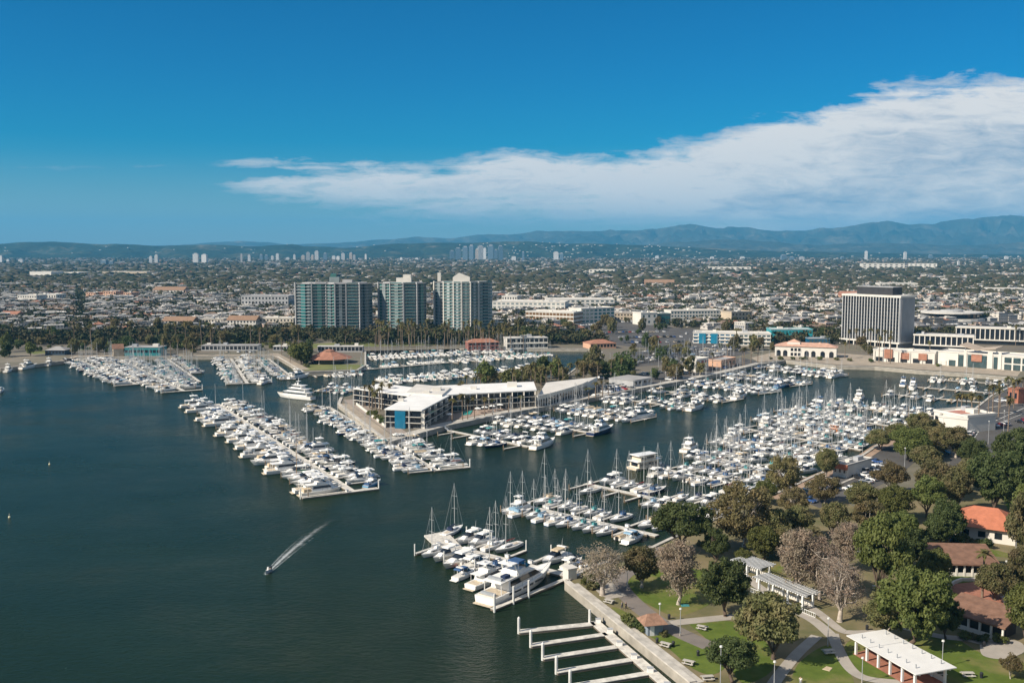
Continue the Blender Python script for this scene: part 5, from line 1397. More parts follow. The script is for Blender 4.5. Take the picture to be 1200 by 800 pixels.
# racks of the boat yard
for i, (u0, v0, u1, v1) in enumerate(((722, 428, 782, 424), (780, 431, 815, 428), (775, 421, 820, 418), (826, 422, 860, 416))):
    a, L, rz = frame_of(u0, v0, u1, v1); o = thing('boat_rack', a, rz, None, 'boat rack', 'steel boat racks of the yard'); pending(o, 'open white steel boat rack', a)
    n = max(3, int(L / 5))
    for k in range(n + 1):
        for y in (0, 7): g = MB(); x = L * k / n; g.box(x - .09, x + .09, y - .09, y + .09, 0, 7.5, steelg); g.obj('post', o)
    for z in (3.4, 7.3):
        for y in (0, 7): g = MB(); g.box(0, L, y - .08, y + .08, z, z + .16, steelg); g.obj('rail', o)
# beige apartments left of the towers and other groups further off
def spread(lst, cat='apartment block'):
    for i, (nm, u0, u1, vb, vt, dep, wm_, rm, fl, by, rt, lab) in enumerate(lst):
        hgt = max(3, ztop(vb, vt) - LZ)
        bld(nm, lab, cat, (u0, vb, u1, vb + .2), hgt, dep, wm_, rm, fl, by, 'fr', glassd, .45, .45, .5 if rt == 'flat' else 0, rt, units=2)
spread([
    ('apartment_block', 190, 226, 387, 376, 18, mat('cream_stucco', (.60, .54, .44), .85, .1, .15), mat('brown_tile', (.27, .17, .11), .9, .2, .5), 3, 10, 'gable', 'cream gabled apartments, westmost of the row left of the west glass tower'),
    ('apartment_block', 230, 262, 386, 374, 18, mat('cream_stucco', ()), roofg, 3, 9, 'flat', 'cream flat roofed apartments in the row left of the west glass tower'),
    ('apartment_block', 266, 300, 388, 375, 18, stucco, mat('brown_tile', ()), 3, 9, 'gable', 'white gabled apartments in the row left of the west glass tower'),
    ('apartment_block', 304, 344, 387, 373, 20, mat('cream_stucco', ()), roofw, 3, 10, 'flat', 'cream apartments just left of the west glass tower'),
    ('parking_garage', 283, 338, 362, 347, 40, stuccog, roofg, 3, 14, 'flat', 'long grey parking garage left of the west glass tower top'),
    ('apartment_block', 101, 112, 351, 343, 20, stuccop, roofg, 3, 4, 'flat', 'westmost of three peach apartment blocks'),
    ('apartment_block', 121, 136, 351, 341.5, 20, stuccop, roofg, 3, 5, 'flat', 'middle and widest of three peach apartment blocks'),
    ('apartment_block', 145, 154, 351, 343, 20, stuccop, roofg, 3, 4, 'flat', 'easternmost of three peach apartment blocks'),
    ('apartment_block', 21, 43, 357, 346, 24, stucco, roofw, 3, 8, 'flat', 'white apartment block among trees at the west, stepped roof'),
    ('apartment_block', 45, 66, 355, 345, 24, stucco, roofw, 2, 7, 'flat', 'white apartment block beside another among western trees'),
    ('apartment_block', 179, 215, 346, 340, 26, stucco, mat('brown_tile', ()), 2, 9, 'gable', 'white long block with pale red gable roof in the western suburb'),
    ('warehouse', 35, 60, 325, 318.5, 50, stucco, roofw, 0, 0, 'flat', 'white warehouse far off on the western plain'),
    ('warehouse', 75, 92, 324, 319, 50, stucco, roofw, 0, 0, 'flat', 'smaller white warehouse far off on the western plain'),
    ('warehouse', 120, 172, 323, 318.5, 60, stuccot, roofw, 0, 0, 'flat', 'longest white warehouse strip far off on the western plain'),
    ('office_building', 588, 606, 362, 347, 26, stucco, roofw, 3, 6, 'flat', 'white office right of the east glass tower roofline'),
    ('apartment_block', 985, 1008, 354, 346, 26, stuccop, terra, 2, 7, 'gable', 'peach block with tile roof behind the finned office tower'),
    ('apartment_block', 716, 745, 375, 367, 22, stuccot, roofg, 2, 8, 'flat', 'beige low block between copper office and gridded hotel'),
    ('apartment_block', 755, 790, 336, 331, 28, stuccop, mat('brown_tile', ()), 2, 7, 'gable', 'peach low block in the suburb above the gridded hotel'),
    ('apartment_block', 1030, 1075, 338, 332, 30, stucco, roofw, 2, 8, 'flat', 'white low block in the suburb behind the finned office tower'),
    ('apartment_block', 1160, 1200, 345, 338, 30, stucco, roofw, 2, 8, 'flat', 'white low block in the suburb at the eastern edge'),
    ('house_row', 0, 20, 374, 368, 14, stucco, terra, 2, 6, 'gable', 'white tile roofed row house at the western edge'),
    ('apartment_block', 1078, 1108, 362, 355, 20, stuccog, roofw, 2, 6, 'flat', 'grey flat block left of the round disc roofed building'),
    ('apartment_block', 690, 720, 322, 316, 40, stucco, roofw, 2, 6, 'flat', 'white flat block far off under the mid hills'),
    ('apartment_block', 830, 880, 318, 313, 50, stucco, roofw, 2, 8, 'flat', 'long white flat block far off under the eastern hills'),
    ('apartment_block', 1010, 1060, 316, 309, 60, stucco, roofw, 3, 8, 'flat', 'broad white complex far off below two slim eastern towers'),
    ('apartment_block', 1065, 1098, 315, 309, 60, stucco, roofw, 3, 6, 'flat', 'broad white complex far off right of two slim eastern towers'),
])
# ---- park buildings and the marina office near the viewer
o, L, rz = bld('boat_supply_building', 'white flat building with pale red roof patch by the road bend', 'shop building', (1094, 499, 1133, 507), 6.5, 17, stucco, roofw, 1, 4, 'f', glassd, .4, .7, .8, units=2)
g = MB(); g.box(L * .2, L * .62, 2, 12, 6.76, 6.9, mat('pale_red_roof', (.45, .2, .15), .85, .15)); g.obj('roof_patch', o)
bld('shed', 'pale annex with blue shaded side wall right of the white road building', 'shop building', (1133.5, 507, 1154, 497), 5.6, 12, stucco, roofw, 0, 0, units=1)
landmark('the white road building', 1122, 502)
o, L, rz = bld('harbour_office', 'low marina office with orange red roof edge beside the car park', 'office', (976, 557, 992, 560), 4.2, 17, stucco, roofg, 1, 3, 'f', glassd, .35, .4, .3, units=2)
g = MB(); g.box(-.5, L + .5, -.7, -.26, 2.9, 4.6, orange); g.obj('roof_edge', o)
bld('shop', 'small red brick kiosk beside the road at the marina bend', 'kiosk', (1181, 471, 1193, 473), 7, 6, brick, brick, 1, 2, 'f', glassd, .4, .4, .3, units=0)
landmark('the low marina office', 986, 552)
# orange hip roof house
on = thing('house', P(1154, 627, LZ), R(-32), 'house with bright orange hip roof among dark trees', 'house')
m = MB(); m.box(-8, 8, -6.5, 6.5, -.5, 4.0, stucco); m.obj('wall', on)
m = MB(); m.raw([(-9.5, -8, 3.9), (9.5, -8, 3.9), (9.5, 8, 3.9), (-9.5, 8, 3.9), (-3, 0, 8.0), (3, 0, 8.0)], [(0, 1, 5, 4), (1, 2, 5), (2, 3, 4, 5), (3, 0, 4), (3, 2, 1, 0)], orange); m.obj('roof', on)
for x in (-5, -1, 3): g = MB(); g.box(x, x + 1.8, -6.6, -6.45, 1.2, 2.8, glassd); g.obj('window', on)
landmark('the orange roofed house', 1155, 615)
def shelter_bld(label, foot, h, D, roofm, rise, bays):
    a, L, rz = frame_of(*foot); o = thing('park_building', a, rz, label, 'park building')
    m = MB(); m.box(.6, L - .6, 2.2, D, -.4, h, mat('dark_timber_wall', (.07, .06, .055), .9, .2)); m.obj('wall', o)
    m = MB(); m.raw([(-.6, -.8, h - .1), (L + .6, -.8, h - .1), (L + .6, D + .8, h + rise), (-.6, D + .8, h + rise), (-.6, -.8, h + .25), (L + .6, -.8, h + .25), (L + .6, D + .8, h + rise + .35), (-.6, D + .8, h + rise + .35)], [(0, 3, 2, 1), (4, 5, 6, 7), (0, 1, 5, 4), (1, 2, 6, 5), (2, 3, 7, 6), (3, 0, 4, 7)], roofm); m.obj('roof', o)
    for k in range(bays + 1): m = MB(); x = .2 + (L - .4) * k / bays; m.box(x - .2, x + .2, -.2, .2, -.4, h - .02, stucco); m.obj('post', o)
    m = MB(); m.box(0, L, -.1, .1, -.4, .9, stucco); m.obj('low_wall', o)
    return o
shelter_bld('long brown roofed park building above the brick terrace', (1092, 674, 1168, 676), 3.0, 8, shingle, 2.2, 8)
shelter_bld('brown shingle roofed shelter with white posts beside the brick terrace', (1108, 731, 1176, 752), 3.0, 6.5, shingle, 1.8, 5)
landmark('the upper brown park building', 1128, 665); landmark('the shingle roofed shelter', 1142, 735)
# slatted white picnic shelters
def pergola(label, A0, A1, W_, h, posts, slats, z=LZ, rails=False, nm='picnic_shelter', lift=.0):
    a, L, rz = frame_of(*A0, *A1); o = thing(nm, a, rz, label, 'shelter')
    for k in range(posts):
        for y in (.4, W_ - .4): m = MB(); x = .5 + (L - 1) * k / (posts - 1); m.box(x - .2, x + .2, y - .2, y + .2, 0, h, steelp); m.obj('post', o)
    m = MB(); m.box(-.7, L + .7, .25, .5, h, h + .35, steelp); m.box(-.7, L + .7, W_ - .5, W_ - .25, h, h + .35, steelp); m.obj('beam', o)
    if slats == 0:
        m = MB()
        for k in range(3): m.box(-1 + (L + 2) * k / 3 + .02, -1 + (L + 2) * (k + 1) / 3 - .02, -.8, W_ + .8, h + .36, h + .52 - .05 * (k == 1), mat('white_slat_roof', (.70, .69, .66), .6, .05))
        m.obj('roof', o)
        for k in range(7):
            m = MB(); x = L * (k + .5) / 7
            for y in (W_ * .15, W_ * .9): m.box(x - .09, x + .09, y - .09, y + .09, h + .47, h + 1.25, steelg)
            m.obj('roof_vent', o)
    else:
        m = MB(); 
        for k in range(slats): x = -.5 + (L + 1) * k / (slats - 1); m.box(x - .11, x + .11, -.7, W_ + .7, h + .351, h + .56, steelp)
        m.obj('slat_roof', o)
    m = MB(); m.box(1, L - 1, W_ - .35, W_ - .15, 0, 1.1, stucco); m.obj('low_wall', o)
    if rails:
        m = MB(); m.box(-1, L + 4, -.8, -.7, .95, 1.05, steelp); m.box(-1, L + 4, -.8, -.7, .1, .18, steelp)
        for k in range(40): x = -1 + (L + 5) * k / 39; m.box(x - .035, x + .035, -.79, -.71, .18, .95, steelp)
        m.obj('railing', o)
    return o
pergola('big white roofed picnic shelter on the lawn', (999, 766), (1072, 809), 7.5, 3.0, 6, 0)
pergola('white slatted pergola with railing along the path to the picnic lawn', (886, 694), (941, 716), 4.0, 3.2, 4, 22, rails=True, nm='pergola')
pergola('smaller white slatted pergola above the railed one', (860, 673), (888, 683), 5.0, 3.2, 3, 14, nm='pergola')
landmark('the big white picnic shelter', 1050, 775); landmark('the railed white pergola', 920, 700); landmark('the smaller white pergola', 878, 675)
sheet('terrace', px_line([(999, 766), (1072, 809), (1108, 800), (1032, 757)]), brickp, LZ + .12)
# kiosk by the promenade
a, L, rz = frame_of(757, 746, 779, 744)
kk = thing('kiosk', a, rz, 'small blue grey kiosk with brown shingle roof beside the park path', 'kiosk')
m = MB(); m.box(.5, L - .3, .3, 3.4, -.3, 2.5, mat('blue_grey_siding', (.20, .24, .28), .8, .1, .6)); m.obj('wall', kk)
m = MB(); m.raw([(-.6, -.6, 2.45), (L + .5, -.6, 2.45), (L + .5, 4.3, 2.45), (-.6, 4.3, 2.45), (.9, 1.85, 4.1), (L - .9, 1.85, 4.1)], [(0, 1, 5, 4), (1, 2, 5), (2, 3, 4, 5), (3, 0, 4), (3, 2, 1, 0)], mat('red_brown_shingle', (.26, .15, .10), .9, .3, 1.0, bump=.3)); m.obj('roof', kk)
m = MB(); m.box(1.0, 1.9, .24, .32, -.1, 2.0, steelp); m.obj('door', kk)
landmark('the brown roofed kiosk', 768, 742)
bld('gate_house', 'white dock gate hut at the seawall corner', 'hut', (666, 680, 676, 678), 2.6, 2.4, stucco, roofw, 0, 0, units=0, parapet=0)
landmark('the seawall corner', 668, 682)

# ---- skyline towers on the plain
FT = [facade_mat('pale_tower_facade', (.55, .54, .52), (.10, .13, .16)), facade_mat('blue_tower_facade', (.20, .26, .32), (.04, .08, .12), 3.6, 3, .8), facade_mat('tan_tower_facade', (.45, .38, .32), (.08, .09, .1)), facade_mat('white_tower_facade', (.72, .71, .69), (.15, .18, .2), 3.4, 4.5, .45)]
def far_tower(u, w, vb, vt, k, lab):
    p = P(u, vb, LZ); s = p.y / F; wd = w * s; hh = ztop(vb, vt) - LZ
    m = MB(); m.box(-wd / 2, wd / 2, 0, wd * .8, 0, hh, FT[k]); m.box(-wd * .3, wd * .3, wd * .2, wd * .6, hh, hh + hh * .05 + 2, stuccog)
    o = link('skyline_tower', m.mesh('skyline_tower'), None, p, R(random.Random(u).uniform(-12, 12))); tag(o, lab, 'skyline tower', 'far towers below the hills'); return o
names = {0: 'far pale tower', 1: 'far blue glass tower', 2: 'far tan tower', 3: 'far white tower'}
landmark('the dark tower cluster', 560, 305); landmark('the twin pale towers', 233, 305); landmark('the central skyline', 345, 305)
landmark('the slim eastern towers', 1038, 304); landmark('the western edge skyline', 15, 306); landmark('the broad white hill tower', 651, 305)
rs = random.Random(5)
for u, w, vb, vt, k in ((1, 3, 309, 300, 3), (9, 3, 308, 304, 3), (24, 5, 309, 304, 3), (176.5, 3.4, 309, 300.5, 3), (183, 4, 309, 299, 0), (121, 7, 311, 305, 1), (130, 5, 311, 306, 1), (229, 6, 309.5, 297.5, 3), (239, 6, 309.5, 298.5, 3), (283, 2, 308, 298, 0), (292, 3.2, 308, 299, 3), (306, 3.5, 306, 298.5, 1), (312, 3.6, 306, 299, 1), (319, 3, 306, 300, 0), (325, 3.2, 306, 297.5, 3), (337, 4, 306, 302, 0), (345, 2.6, 306, 298.5, 3), (355, 4, 306, 299.5, 2), (361, 4.2, 306, 296, 0), (366, 3, 306, 299, 2), (371, 4.4, 306, 294.5, 0), (381, 4, 306, 297, 1), (391, 4, 306, 300, 3), (396, 3.6, 306, 300.5, 3), (402, 4, 306, 297, 3), (411, 3.6, 306, 296.5, 2), (415, 3, 306, 299, 0), (428.5, 2, 306, 298, 3),
        (530, 5, 305, 294, 1), (537, 6, 305, 291, 1), (545, 6, 305, 289.5, 1), (552, 5.5, 305, 288, 1), (559, 4, 305, 292, 2), (563.5, 6, 305, 288.5, 0), (568, 3, 305, 291, 3), (575, 6.5, 305, 288, 1), (581, 4, 305, 293, 1), (587, 5, 305, 288.5, 1), (602, 5, 307, 301, 3), (613, 2.5, 306, 295.5, 1), (651.5, 6, 306, 295.5, 3), (658, 4, 306, 297, 1), (919, 6, 306, 299, 1), (928, 5, 306, 301, 1), (940, 5, 305, 301, 0), (988, 4, 305, 301, 1), (1015, 3, 305, 294.5, 3), (1061, 3, 305, 295.5, 3), (1091, 4, 304, 299, 1), (1123.5, 2.4, 313, 306, 3), (1155, 6, 304, 300, 1), (870, 5, 305, 301, 3), (835, 4, 305, 301, 3), (770, 4, 304, 300, 3), (1180, 4, 305, 300.5, 3), (470, 3, 306, 302, 3), (488, 4, 306, 302.5, 3), (505, 3, 306, 302, 0)):
    o = far_tower(u, w, vb, vt, k, None); pending(o, names[k], o.location)

# ================================================================== trees
LEAF = {'dark': leafmat('dark_green_leaves', (.044, .064, .020), (.10, .124, .042)),
        'bright': leafmat('bright_green_leaves', (.068, .088, .022), (.155, .165, .048)),
        'olive': leafmat('olive_leaves', (.076, .082, .030), (.175, .168, .068), (.21, .165, .085)),
        'brown': leafmat('brown_tinged_leaves', (.096, .086, .036), (.195, .165, .074), (.22, .165, .082)),
        'grey': leafmat('grey_green_leaves', (.17, .145, .105), (.34, .28, .20), (.36, .265, .19)),
        'palm': leafmat('palm_fronds', (.060, .070, .022), (.15, .135, .048), (.22, .16, .07))}

def tube_np(a, b, r0, r1, n, V, Fq):
    a, b = np.asarray(a, float), np.asarray(b, float); d = b - a; ln = np.linalg.norm(d)
    if ln < 1e-6: return
    d /= ln; u = np.cross(d, [0, 0, 1.0]) if abs(d[2]) < .9 else np.cross(d, [1.0, 0, 0]); u /= np.linalg.norm(u); w = np.cross(d, u)
    t = np.arange(n) * 2 * np.pi / n; c = np.cos(t)[:, None] * u + np.sin(t)[:, None] * w
    i = len(V) and sum(len(x) for x in V) or 0
    V.append(a + c * r0); V.append(b + c * r1)
    k = np.arange(n); Fq.append(np.stack([i + k, i + (k + 1) % n, i + n + (k + 1) % n, i + n + k], 1))

def leaves(centres, radii, per, size, r, flat=.8, up=.35):
    C = np.repeat(centres, per, 0); Rr = np.repeat(radii, per)[:, None]; n = len(C)
    d = r.normal(size=(n, 3)); d /= np.linalg.norm(d, axis=1)[:, None]
    rad = r.uniform(.35, 1.0, (n, 1)) ** .6
    p = C + d * rad * Rr * np.array([1, 1, flat])
    nrm = d + r.normal(size=(n, 3)) * .75 + np.array([0, 0, up]); nrm /= np.linalg.norm(nrm, axis=1)[:, None]
    a = np.cross(nrm, r.normal(size=(n, 3))); a /= np.linalg.norm(a, axis=1)[:, None]; b = np.cross(nrm, a)
    s = size * r.uniform(.6, 1.35, (n, 1))
    q = np.stack([p - a * s - b * s * .6, p + a * s - b * s * .6, p + a * s * .7 + b * s * .6, p - a * s * .7 + b * s * .6], 1)
    return q.reshape(-1, 3), np.arange(n * 4).reshape(-1, 4)

def tree_proto(kind, h=10.0, w=10.0, base=.3, nl=40, per=150, ls=.30, bark=barkd, seed=0, clump=.17, shape='round', sparse=False, trunk_r=.32):
    """unit: metres; crown from base*h to h; returns (trunk mesh, crown mesh)"""
    r = np.random.default_rng(seed)
    z0, z1 = base * h, h; cz = (z0 + z1) / 2; hz_ = (z1 - z0) / 2
    pts = []
    lob = r.normal(size=(7, 3)); lob /= np.linalg.norm(lob, axis=1)[:, None]; la = r.uniform(-.34, .30, 7)
    while len(pts) < nl:
        d = r.normal(size=3); d /= np.linalg.norm(d)
        k = 1 + sum(a * max(0, d @ l) ** 3 for a, l in zip(la, lob))
        rr = (r.uniform(.25, 1) ** .45) * k
        p = d * rr * .88
        if shape == 'flat' and p[2] < -.15: p[2] *= .35
        if shape == 'dome' and p[2] < 0: p[2] *= .55
        if shape == 'cone': s = 1 - .55 * (p[2] + 1) / 2; p[0] *= s; p[1] *= s
        pts.append([p[0] * w / 2, p[1] * w / 2, cz + p[2] * hz_])
    C = np.array(pts); rad = np.full(nl, clump * (w + h * (1 - base)) / 2) * r.uniform(.55, 1.5, nl)
    V, Fq = [], []
    split = h * (base * (.55 if not sparse else .75))
    lean = r.normal(size=2) * .03 * h
    fork = np.array([lean[0], lean[1], split])
    tube_np([0, 0, -.4], [0, 0, .25], trunk_r * 1.7, trunk_r * 1.15, 8, V, Fq)
    tube_np([0, 0, .25], fork, trunk_r * 1.15, trunk_r * .85, 8, V, Fq)
    nm = 5 if not sparse else 6; mains = []
    for k in range(nm):
        a = 2 * np.pi * k / nm + r.uniform(-.4, .4); q = np.array([np.cos(a) * w * .2, np.sin(a) * w * .2, z0 + (z1 - z0) * r.uniform(.3, .62)])
        m_ = fork + (q - fork) * .5 + r.normal(size=3) * .03 * h; tube_np(fork, m_, trunk_r * .6, trunk_r * .45, 6, V, Fq); tube_np(m_, q, trunk_r * .45, trunk_r * .28, 6, V, Fq); mains.append((m_, q))
    for c in C:
        k = min(range(nm), key=lambda i: np.linalg.norm(mains[i][1] - c)); s = mains[k][1] if r.random() < .6 else mains[k][0]
        mid = s + (c - s) * .55 + r.normal(size=3) * .025 * h
        tube_np(s, mid, trunk_r * .24, trunk_r * .15, 5, V, Fq); tube_np(mid, c, trunk_r * .15, trunk_r * .06, 4, V, Fq)
        if sparse:
            for _ in range(5):
                e = c + r.normal(size=3) * np.array([1, 1, .8]) * .1 * w; tube_np(mid + (c - mid) * r.uniform(.2, 1), e, trunk_r * .07, trunk_r * .025, 3, V, Fq)
    tr = fast_mesh('trunk', np.concatenate(V), np.concatenate(Fq), [bark], smooth=True)
    q, f = leaves(C, rad, per, ls, r, .75 if shape != 'flat' else .6)
    cr = fast_mesh('crown', q, f, [LEAF[kind]])
    return dict(trunk=tr, crown=cr, h=h, w=w)

def palm_proto(h=12.0, n=26, fl=2.6, seed=0, tr=.22, skirt=True):
    r = np.random.default_rng(seed); V, Fq = [], []
    bend = r.normal(size=2) * .25; prev = np.array([0, 0, -.4]); N = 6
    for k in range(1, N + 1):
        t = k / N; p = np.array([bend[0] * t * t, bend[1] * t * t, h * t]); tube_np(prev, p, tr * (1.25 - .45 * (t - 1 / N)), tr * (1.25 - .45 * t), 7, V, Fq); prev = p
    trunk = fast_mesh('trunk', np.concatenate(V), np.concatenate(Fq), [palmbark], smooth=True)
    top = prev; q = []
    for k in range(n + (10 if skirt else 0)):
        a = r.uniform(0, 2 * np.pi); el = r.uniform(-.35, 1.25) if k < n else r.uniform(-1.35, -.7)
        L = fl * r.uniform(.8, 1.15) * (1 if k < n else .75); d = np.array([np.cos(a), np.sin(a), 0]); side = np.array([-np.sin(a), np.cos(a), 0])
        pts = []
        for s in range(6):
            t = s / 5; pts.append(top + d * L * (np.cos(el) * t) + np.array([0, 0, 1.0]) * L * (np.sin(el) * t - .55 * t * t))
        for s in range(5):
            w0, w1 = [.55 * (np.sin(np.pi * min(1, .12 + x * .9)) + .05) * fl * .28 for x in (s / 5, (s + 1) / 5)]
            for sg in (-1, 1):
                dr = np.array([0, 0, -.35])
                q.append([pts[s], pts[s + 1], pts[s + 1] + (side * sg + dr) * w1, pts[s] + (side * sg + dr) * w0])
    q = np.array(q).reshape(-1, 3)
    return dict(trunk=trunk, crown=fast_mesh('crown', q, np.arange(len(q)).reshape(-1, 4), [LEAF['palm']]), h=h, w=fl * 2)

HERO = {
 'dark':  [tree_proto('dark', 10, 11, .16, 114, 192, 0.179, seed=1, clump=.12, shape='dome'), tree_proto('dark', 10, 9, .2, 104, 192, 0.179, seed=2, clump=.125)],
 'umbrella': [tree_proto('dark', 8, 12, .38, 114, 192, 0.165, seed=3, shape='flat', clump=.11), tree_proto('dark', 8, 10, .3, 104, 192, 0.165, seed=4, shape='dome', clump=.12)],
 'bright': [tree_proto('bright', 11, 11, .15, 121, 192, 0.193, seed=5, clump=.12), tree_proto('bright', 10, 10, .18, 106, 192, 0.179, seed=6, shape='dome', clump=.12)],
 'olive': [tree_proto('olive', 10, 11, .14, 121, 182, 0.186, seed=7, shape='dome', clump=.12), tree_proto('olive', 11, 10, .2, 106, 152, 0.186, seed=8, clump=.125, bark=barkp)],
 'brown': [tree_proto('brown', 11, 11, .2, 106, 126, 0.179, seed=9, clump=.125, bark=barkp), tree_proto('brown', 10, 12, .22, 114, 115, 0.179, seed=10, clump=.12, bark=barkp, shape='dome')],
 'grey': [tree_proto('grey', 13, 9, .18, 106, 96, 0.151, seed=11, clump=.12, bark=barkp, sparse=True, trunk_r=.36), tree_proto('grey', 13, 10, .2, 98, 70, 0.151, seed=12, clump=.125, bark=barkp, sparse=True, trunk_r=.4)],
 'bare': [tree_proto('grey', 12, 10, .22, 83, 41, 0.138, seed=13, clump=.125, bark=barkp, sparse=True, trunk_r=.5), tree_proto('brown', 12, 11, .22, 83, 40, 0.151, seed=14, clump=.12, bark=barkp, sparse=True, trunk_r=.5)],
}
MID = {k: [tree_proto(kk, h, w, b_, 26, 46, .52, seed=40 + i * 3 + j, clump=.2, bark=bk) for j in range(2)] for i, (k, kk, h, w, b_, bk) in enumerate((
    ('dark', 'dark', 9, 10, .12, barkd), ('bright', 'bright', 9, 9, .15, barkd), ('olive', 'olive', 9, 10, .14, barkd), ('brown', 'brown', 10, 9, .18, barkp)))}
PALM = [palm_proto(13, 24, 2.4, 1), palm_proto(13, 26, 2.7, 2), palm_proto(13, 22, 2.2, 3), palm_proto(13, 26, 2.6, 4, skirt=False)]
DESC = {'dark': 'dense dark green tree', 'umbrella': 'flat topped dark tree', 'bright': 'leafy bright green tree', 'olive': 'olive green tree', 'brown': 'brown tinged tree', 'grey': 'tall grey brown tree', 'bare': 'pale barked sparse tree'}
TREES = []
rt = random.Random(21)
def put_tree(proto, p, h, w, desc, label=None, cat='tree', group='trees of the marina and park', name='tree'):
    o = thing(name, p, rt.uniform(0, 6.28), label, cat, group)
    o.scale = (w / proto['w'], w / proto['w'], h / proto['h'])
    link('trunk', proto['trunk'], o); link('crown', proto['crown'], o)
    if not label: pending(o, desc, p)
    TREES.append((p.x, p.y, w)); return o

# trees of the park, one by one: kind, base (u, v), crown top v, crown width in px, label
PARK = [('bare', 706, 697, 634, 62, 'pale barked tree leaning over the promenade by the seawall corner'), ('olive', 752, 688, 636, 54, 'olive tree on the lawn behind the leaning promenade tree'),
 ('grey', 795, 708, 628, 56, 'tall grey brown tree standing alone mid lawn, pale trunk'), ('umbrella', 800, 652, 589, 76, 'flat topped dark tree beside the foremost park dock'),
 ('brown', 872, 640, 566, 66, 'large brown tinged tree right of the flat topped dark tree'), ('dark', 850, 722, 656, 58, 'dense dark tree between lawn and smaller white pergola'),
 ('olive', 906, 772, 690, 84, 'broad olive tree right of the foremost lawn path'), ('umbrella', 858, 800, 748, 64, 'round clipped dark tree at the lower edge of the lawn'),
 ('grey', 935, 700, 616, 52, 'tall grey brown tree just behind the railed white pergola'), ('grey', 960, 702, 622, 50, None), ('bare', 984, 728, 650, 58, 'pale bare limbed tree beside the path junction'),
 ('bright', 1030, 704, 602, 64, 'tall bright green tree behind the pale bare limbed one'), ('bright', 1066, 757, 660, 76, 'big leafy green tree behind the white picnic shelter'), ('olive', 1036, 750, 690, 50, 'small olive tree left of the big leafy one'),
 ('bright', 1090, 690, 640, 44, None), ('bright', 1086, 606, 556, 44, None), ('dark', 1108, 640, 590, 44, 'dark green tree hiding the corner of the orange roof'), ('dark', 1168, 602, 532, 58, None), ('dark', 1192, 562, 506, 52, None),
 ('dark', 1212, 590, 520, 60, None), ('olive', 1206, 660, 580, 48, 'grey green tree right of the orange roof with pale trunk'), ('bright', 1218, 640, 560, 60, None), ('olive', 1166, 703, 660, 50, 'low spreading olive tree by the brick terrace'), ('bright', 1205, 770, 684, 56, 'leafy green tree at the lower right park edge'),
 ('olive', 1196, 700, 640, 40, None), ('brown', 1184, 795, 768, 26, 'small thin brown tree on the lawn by the round terrace'),
 ('brown', 918, 582, 535, 40, 'brown tinged tree between marina boats and the car park'), ('olive', 968, 560, 522, 36, None), ('brown', 966, 590, 557, 36, 'brown tree beside the low marina office'), ('bright', 898, 592, 560, 34, None), ('olive', 905, 640, 590, 50, None),
 ('olive', 935, 632, 588, 48, None), ('bright', 895, 655, 610, 44, None), ('olive', 920, 655, 612, 42, None), ('grey', 992, 668, 606, 48, None), ('brown', 1018, 630, 585, 50, None), ('olive', 975, 628, 584, 48, None), ('olive', 1010, 600, 562, 48, None), ('bright', 1045, 612, 565, 46, None),
 ('brown', 1042, 580, 540, 46, None), ('olive', 1100, 585, 536, 50, None), ('olive', 1120, 600, 545, 44, None), ('bright', 1066, 540, 498, 48, None), ('olive', 1052, 525, 494, 42, None), ('olive', 1032, 528, 503, 32, 'round olive tree beside the brick paved quay path'),
 ('olive', 1078, 518, 484, 38, 'yellow green topped tree left of the white road building'), ('brown', 1096, 532, 500, 40, None), ('olive', 1120, 536, 498, 44, None), ('dark', 1140, 552, 515, 34, None), ('olive', 1085, 556, 520, 44, None), ('bright', 1052, 640, 596, 44, None), ('dark', 1062, 668, 618, 42, None),
 ('bright', 870, 668, 640, 26, None), ('olive', 950, 655, 612, 40, None), ('dark', 838, 660, 616, 40, None), ('olive', 1222, 600, 548, 36, None), ('dark', 1150, 576, 545, 32, None), ('dark', 1100, 640, 600, 36, None), ('brown', 930, 605, 570, 40, None), ('olive', 1135, 575, 535, 36, None),
 ('olive', 882, 745, 712, 34, None), ('dark', 1108, 748, 700, 34, None)]
for i, (k, u, v, vt, wp, lab) in enumerate(PARK):
    p = P(u, v, LZ); s = p.length / F
    h = max(4.0, (v - vt) * s * (1.02 if lab else .95)); w = wp * s * (.97 if lab else .88)
    put_tree(HERO[k][i % 2], p, h, w, DESC[k], lab)
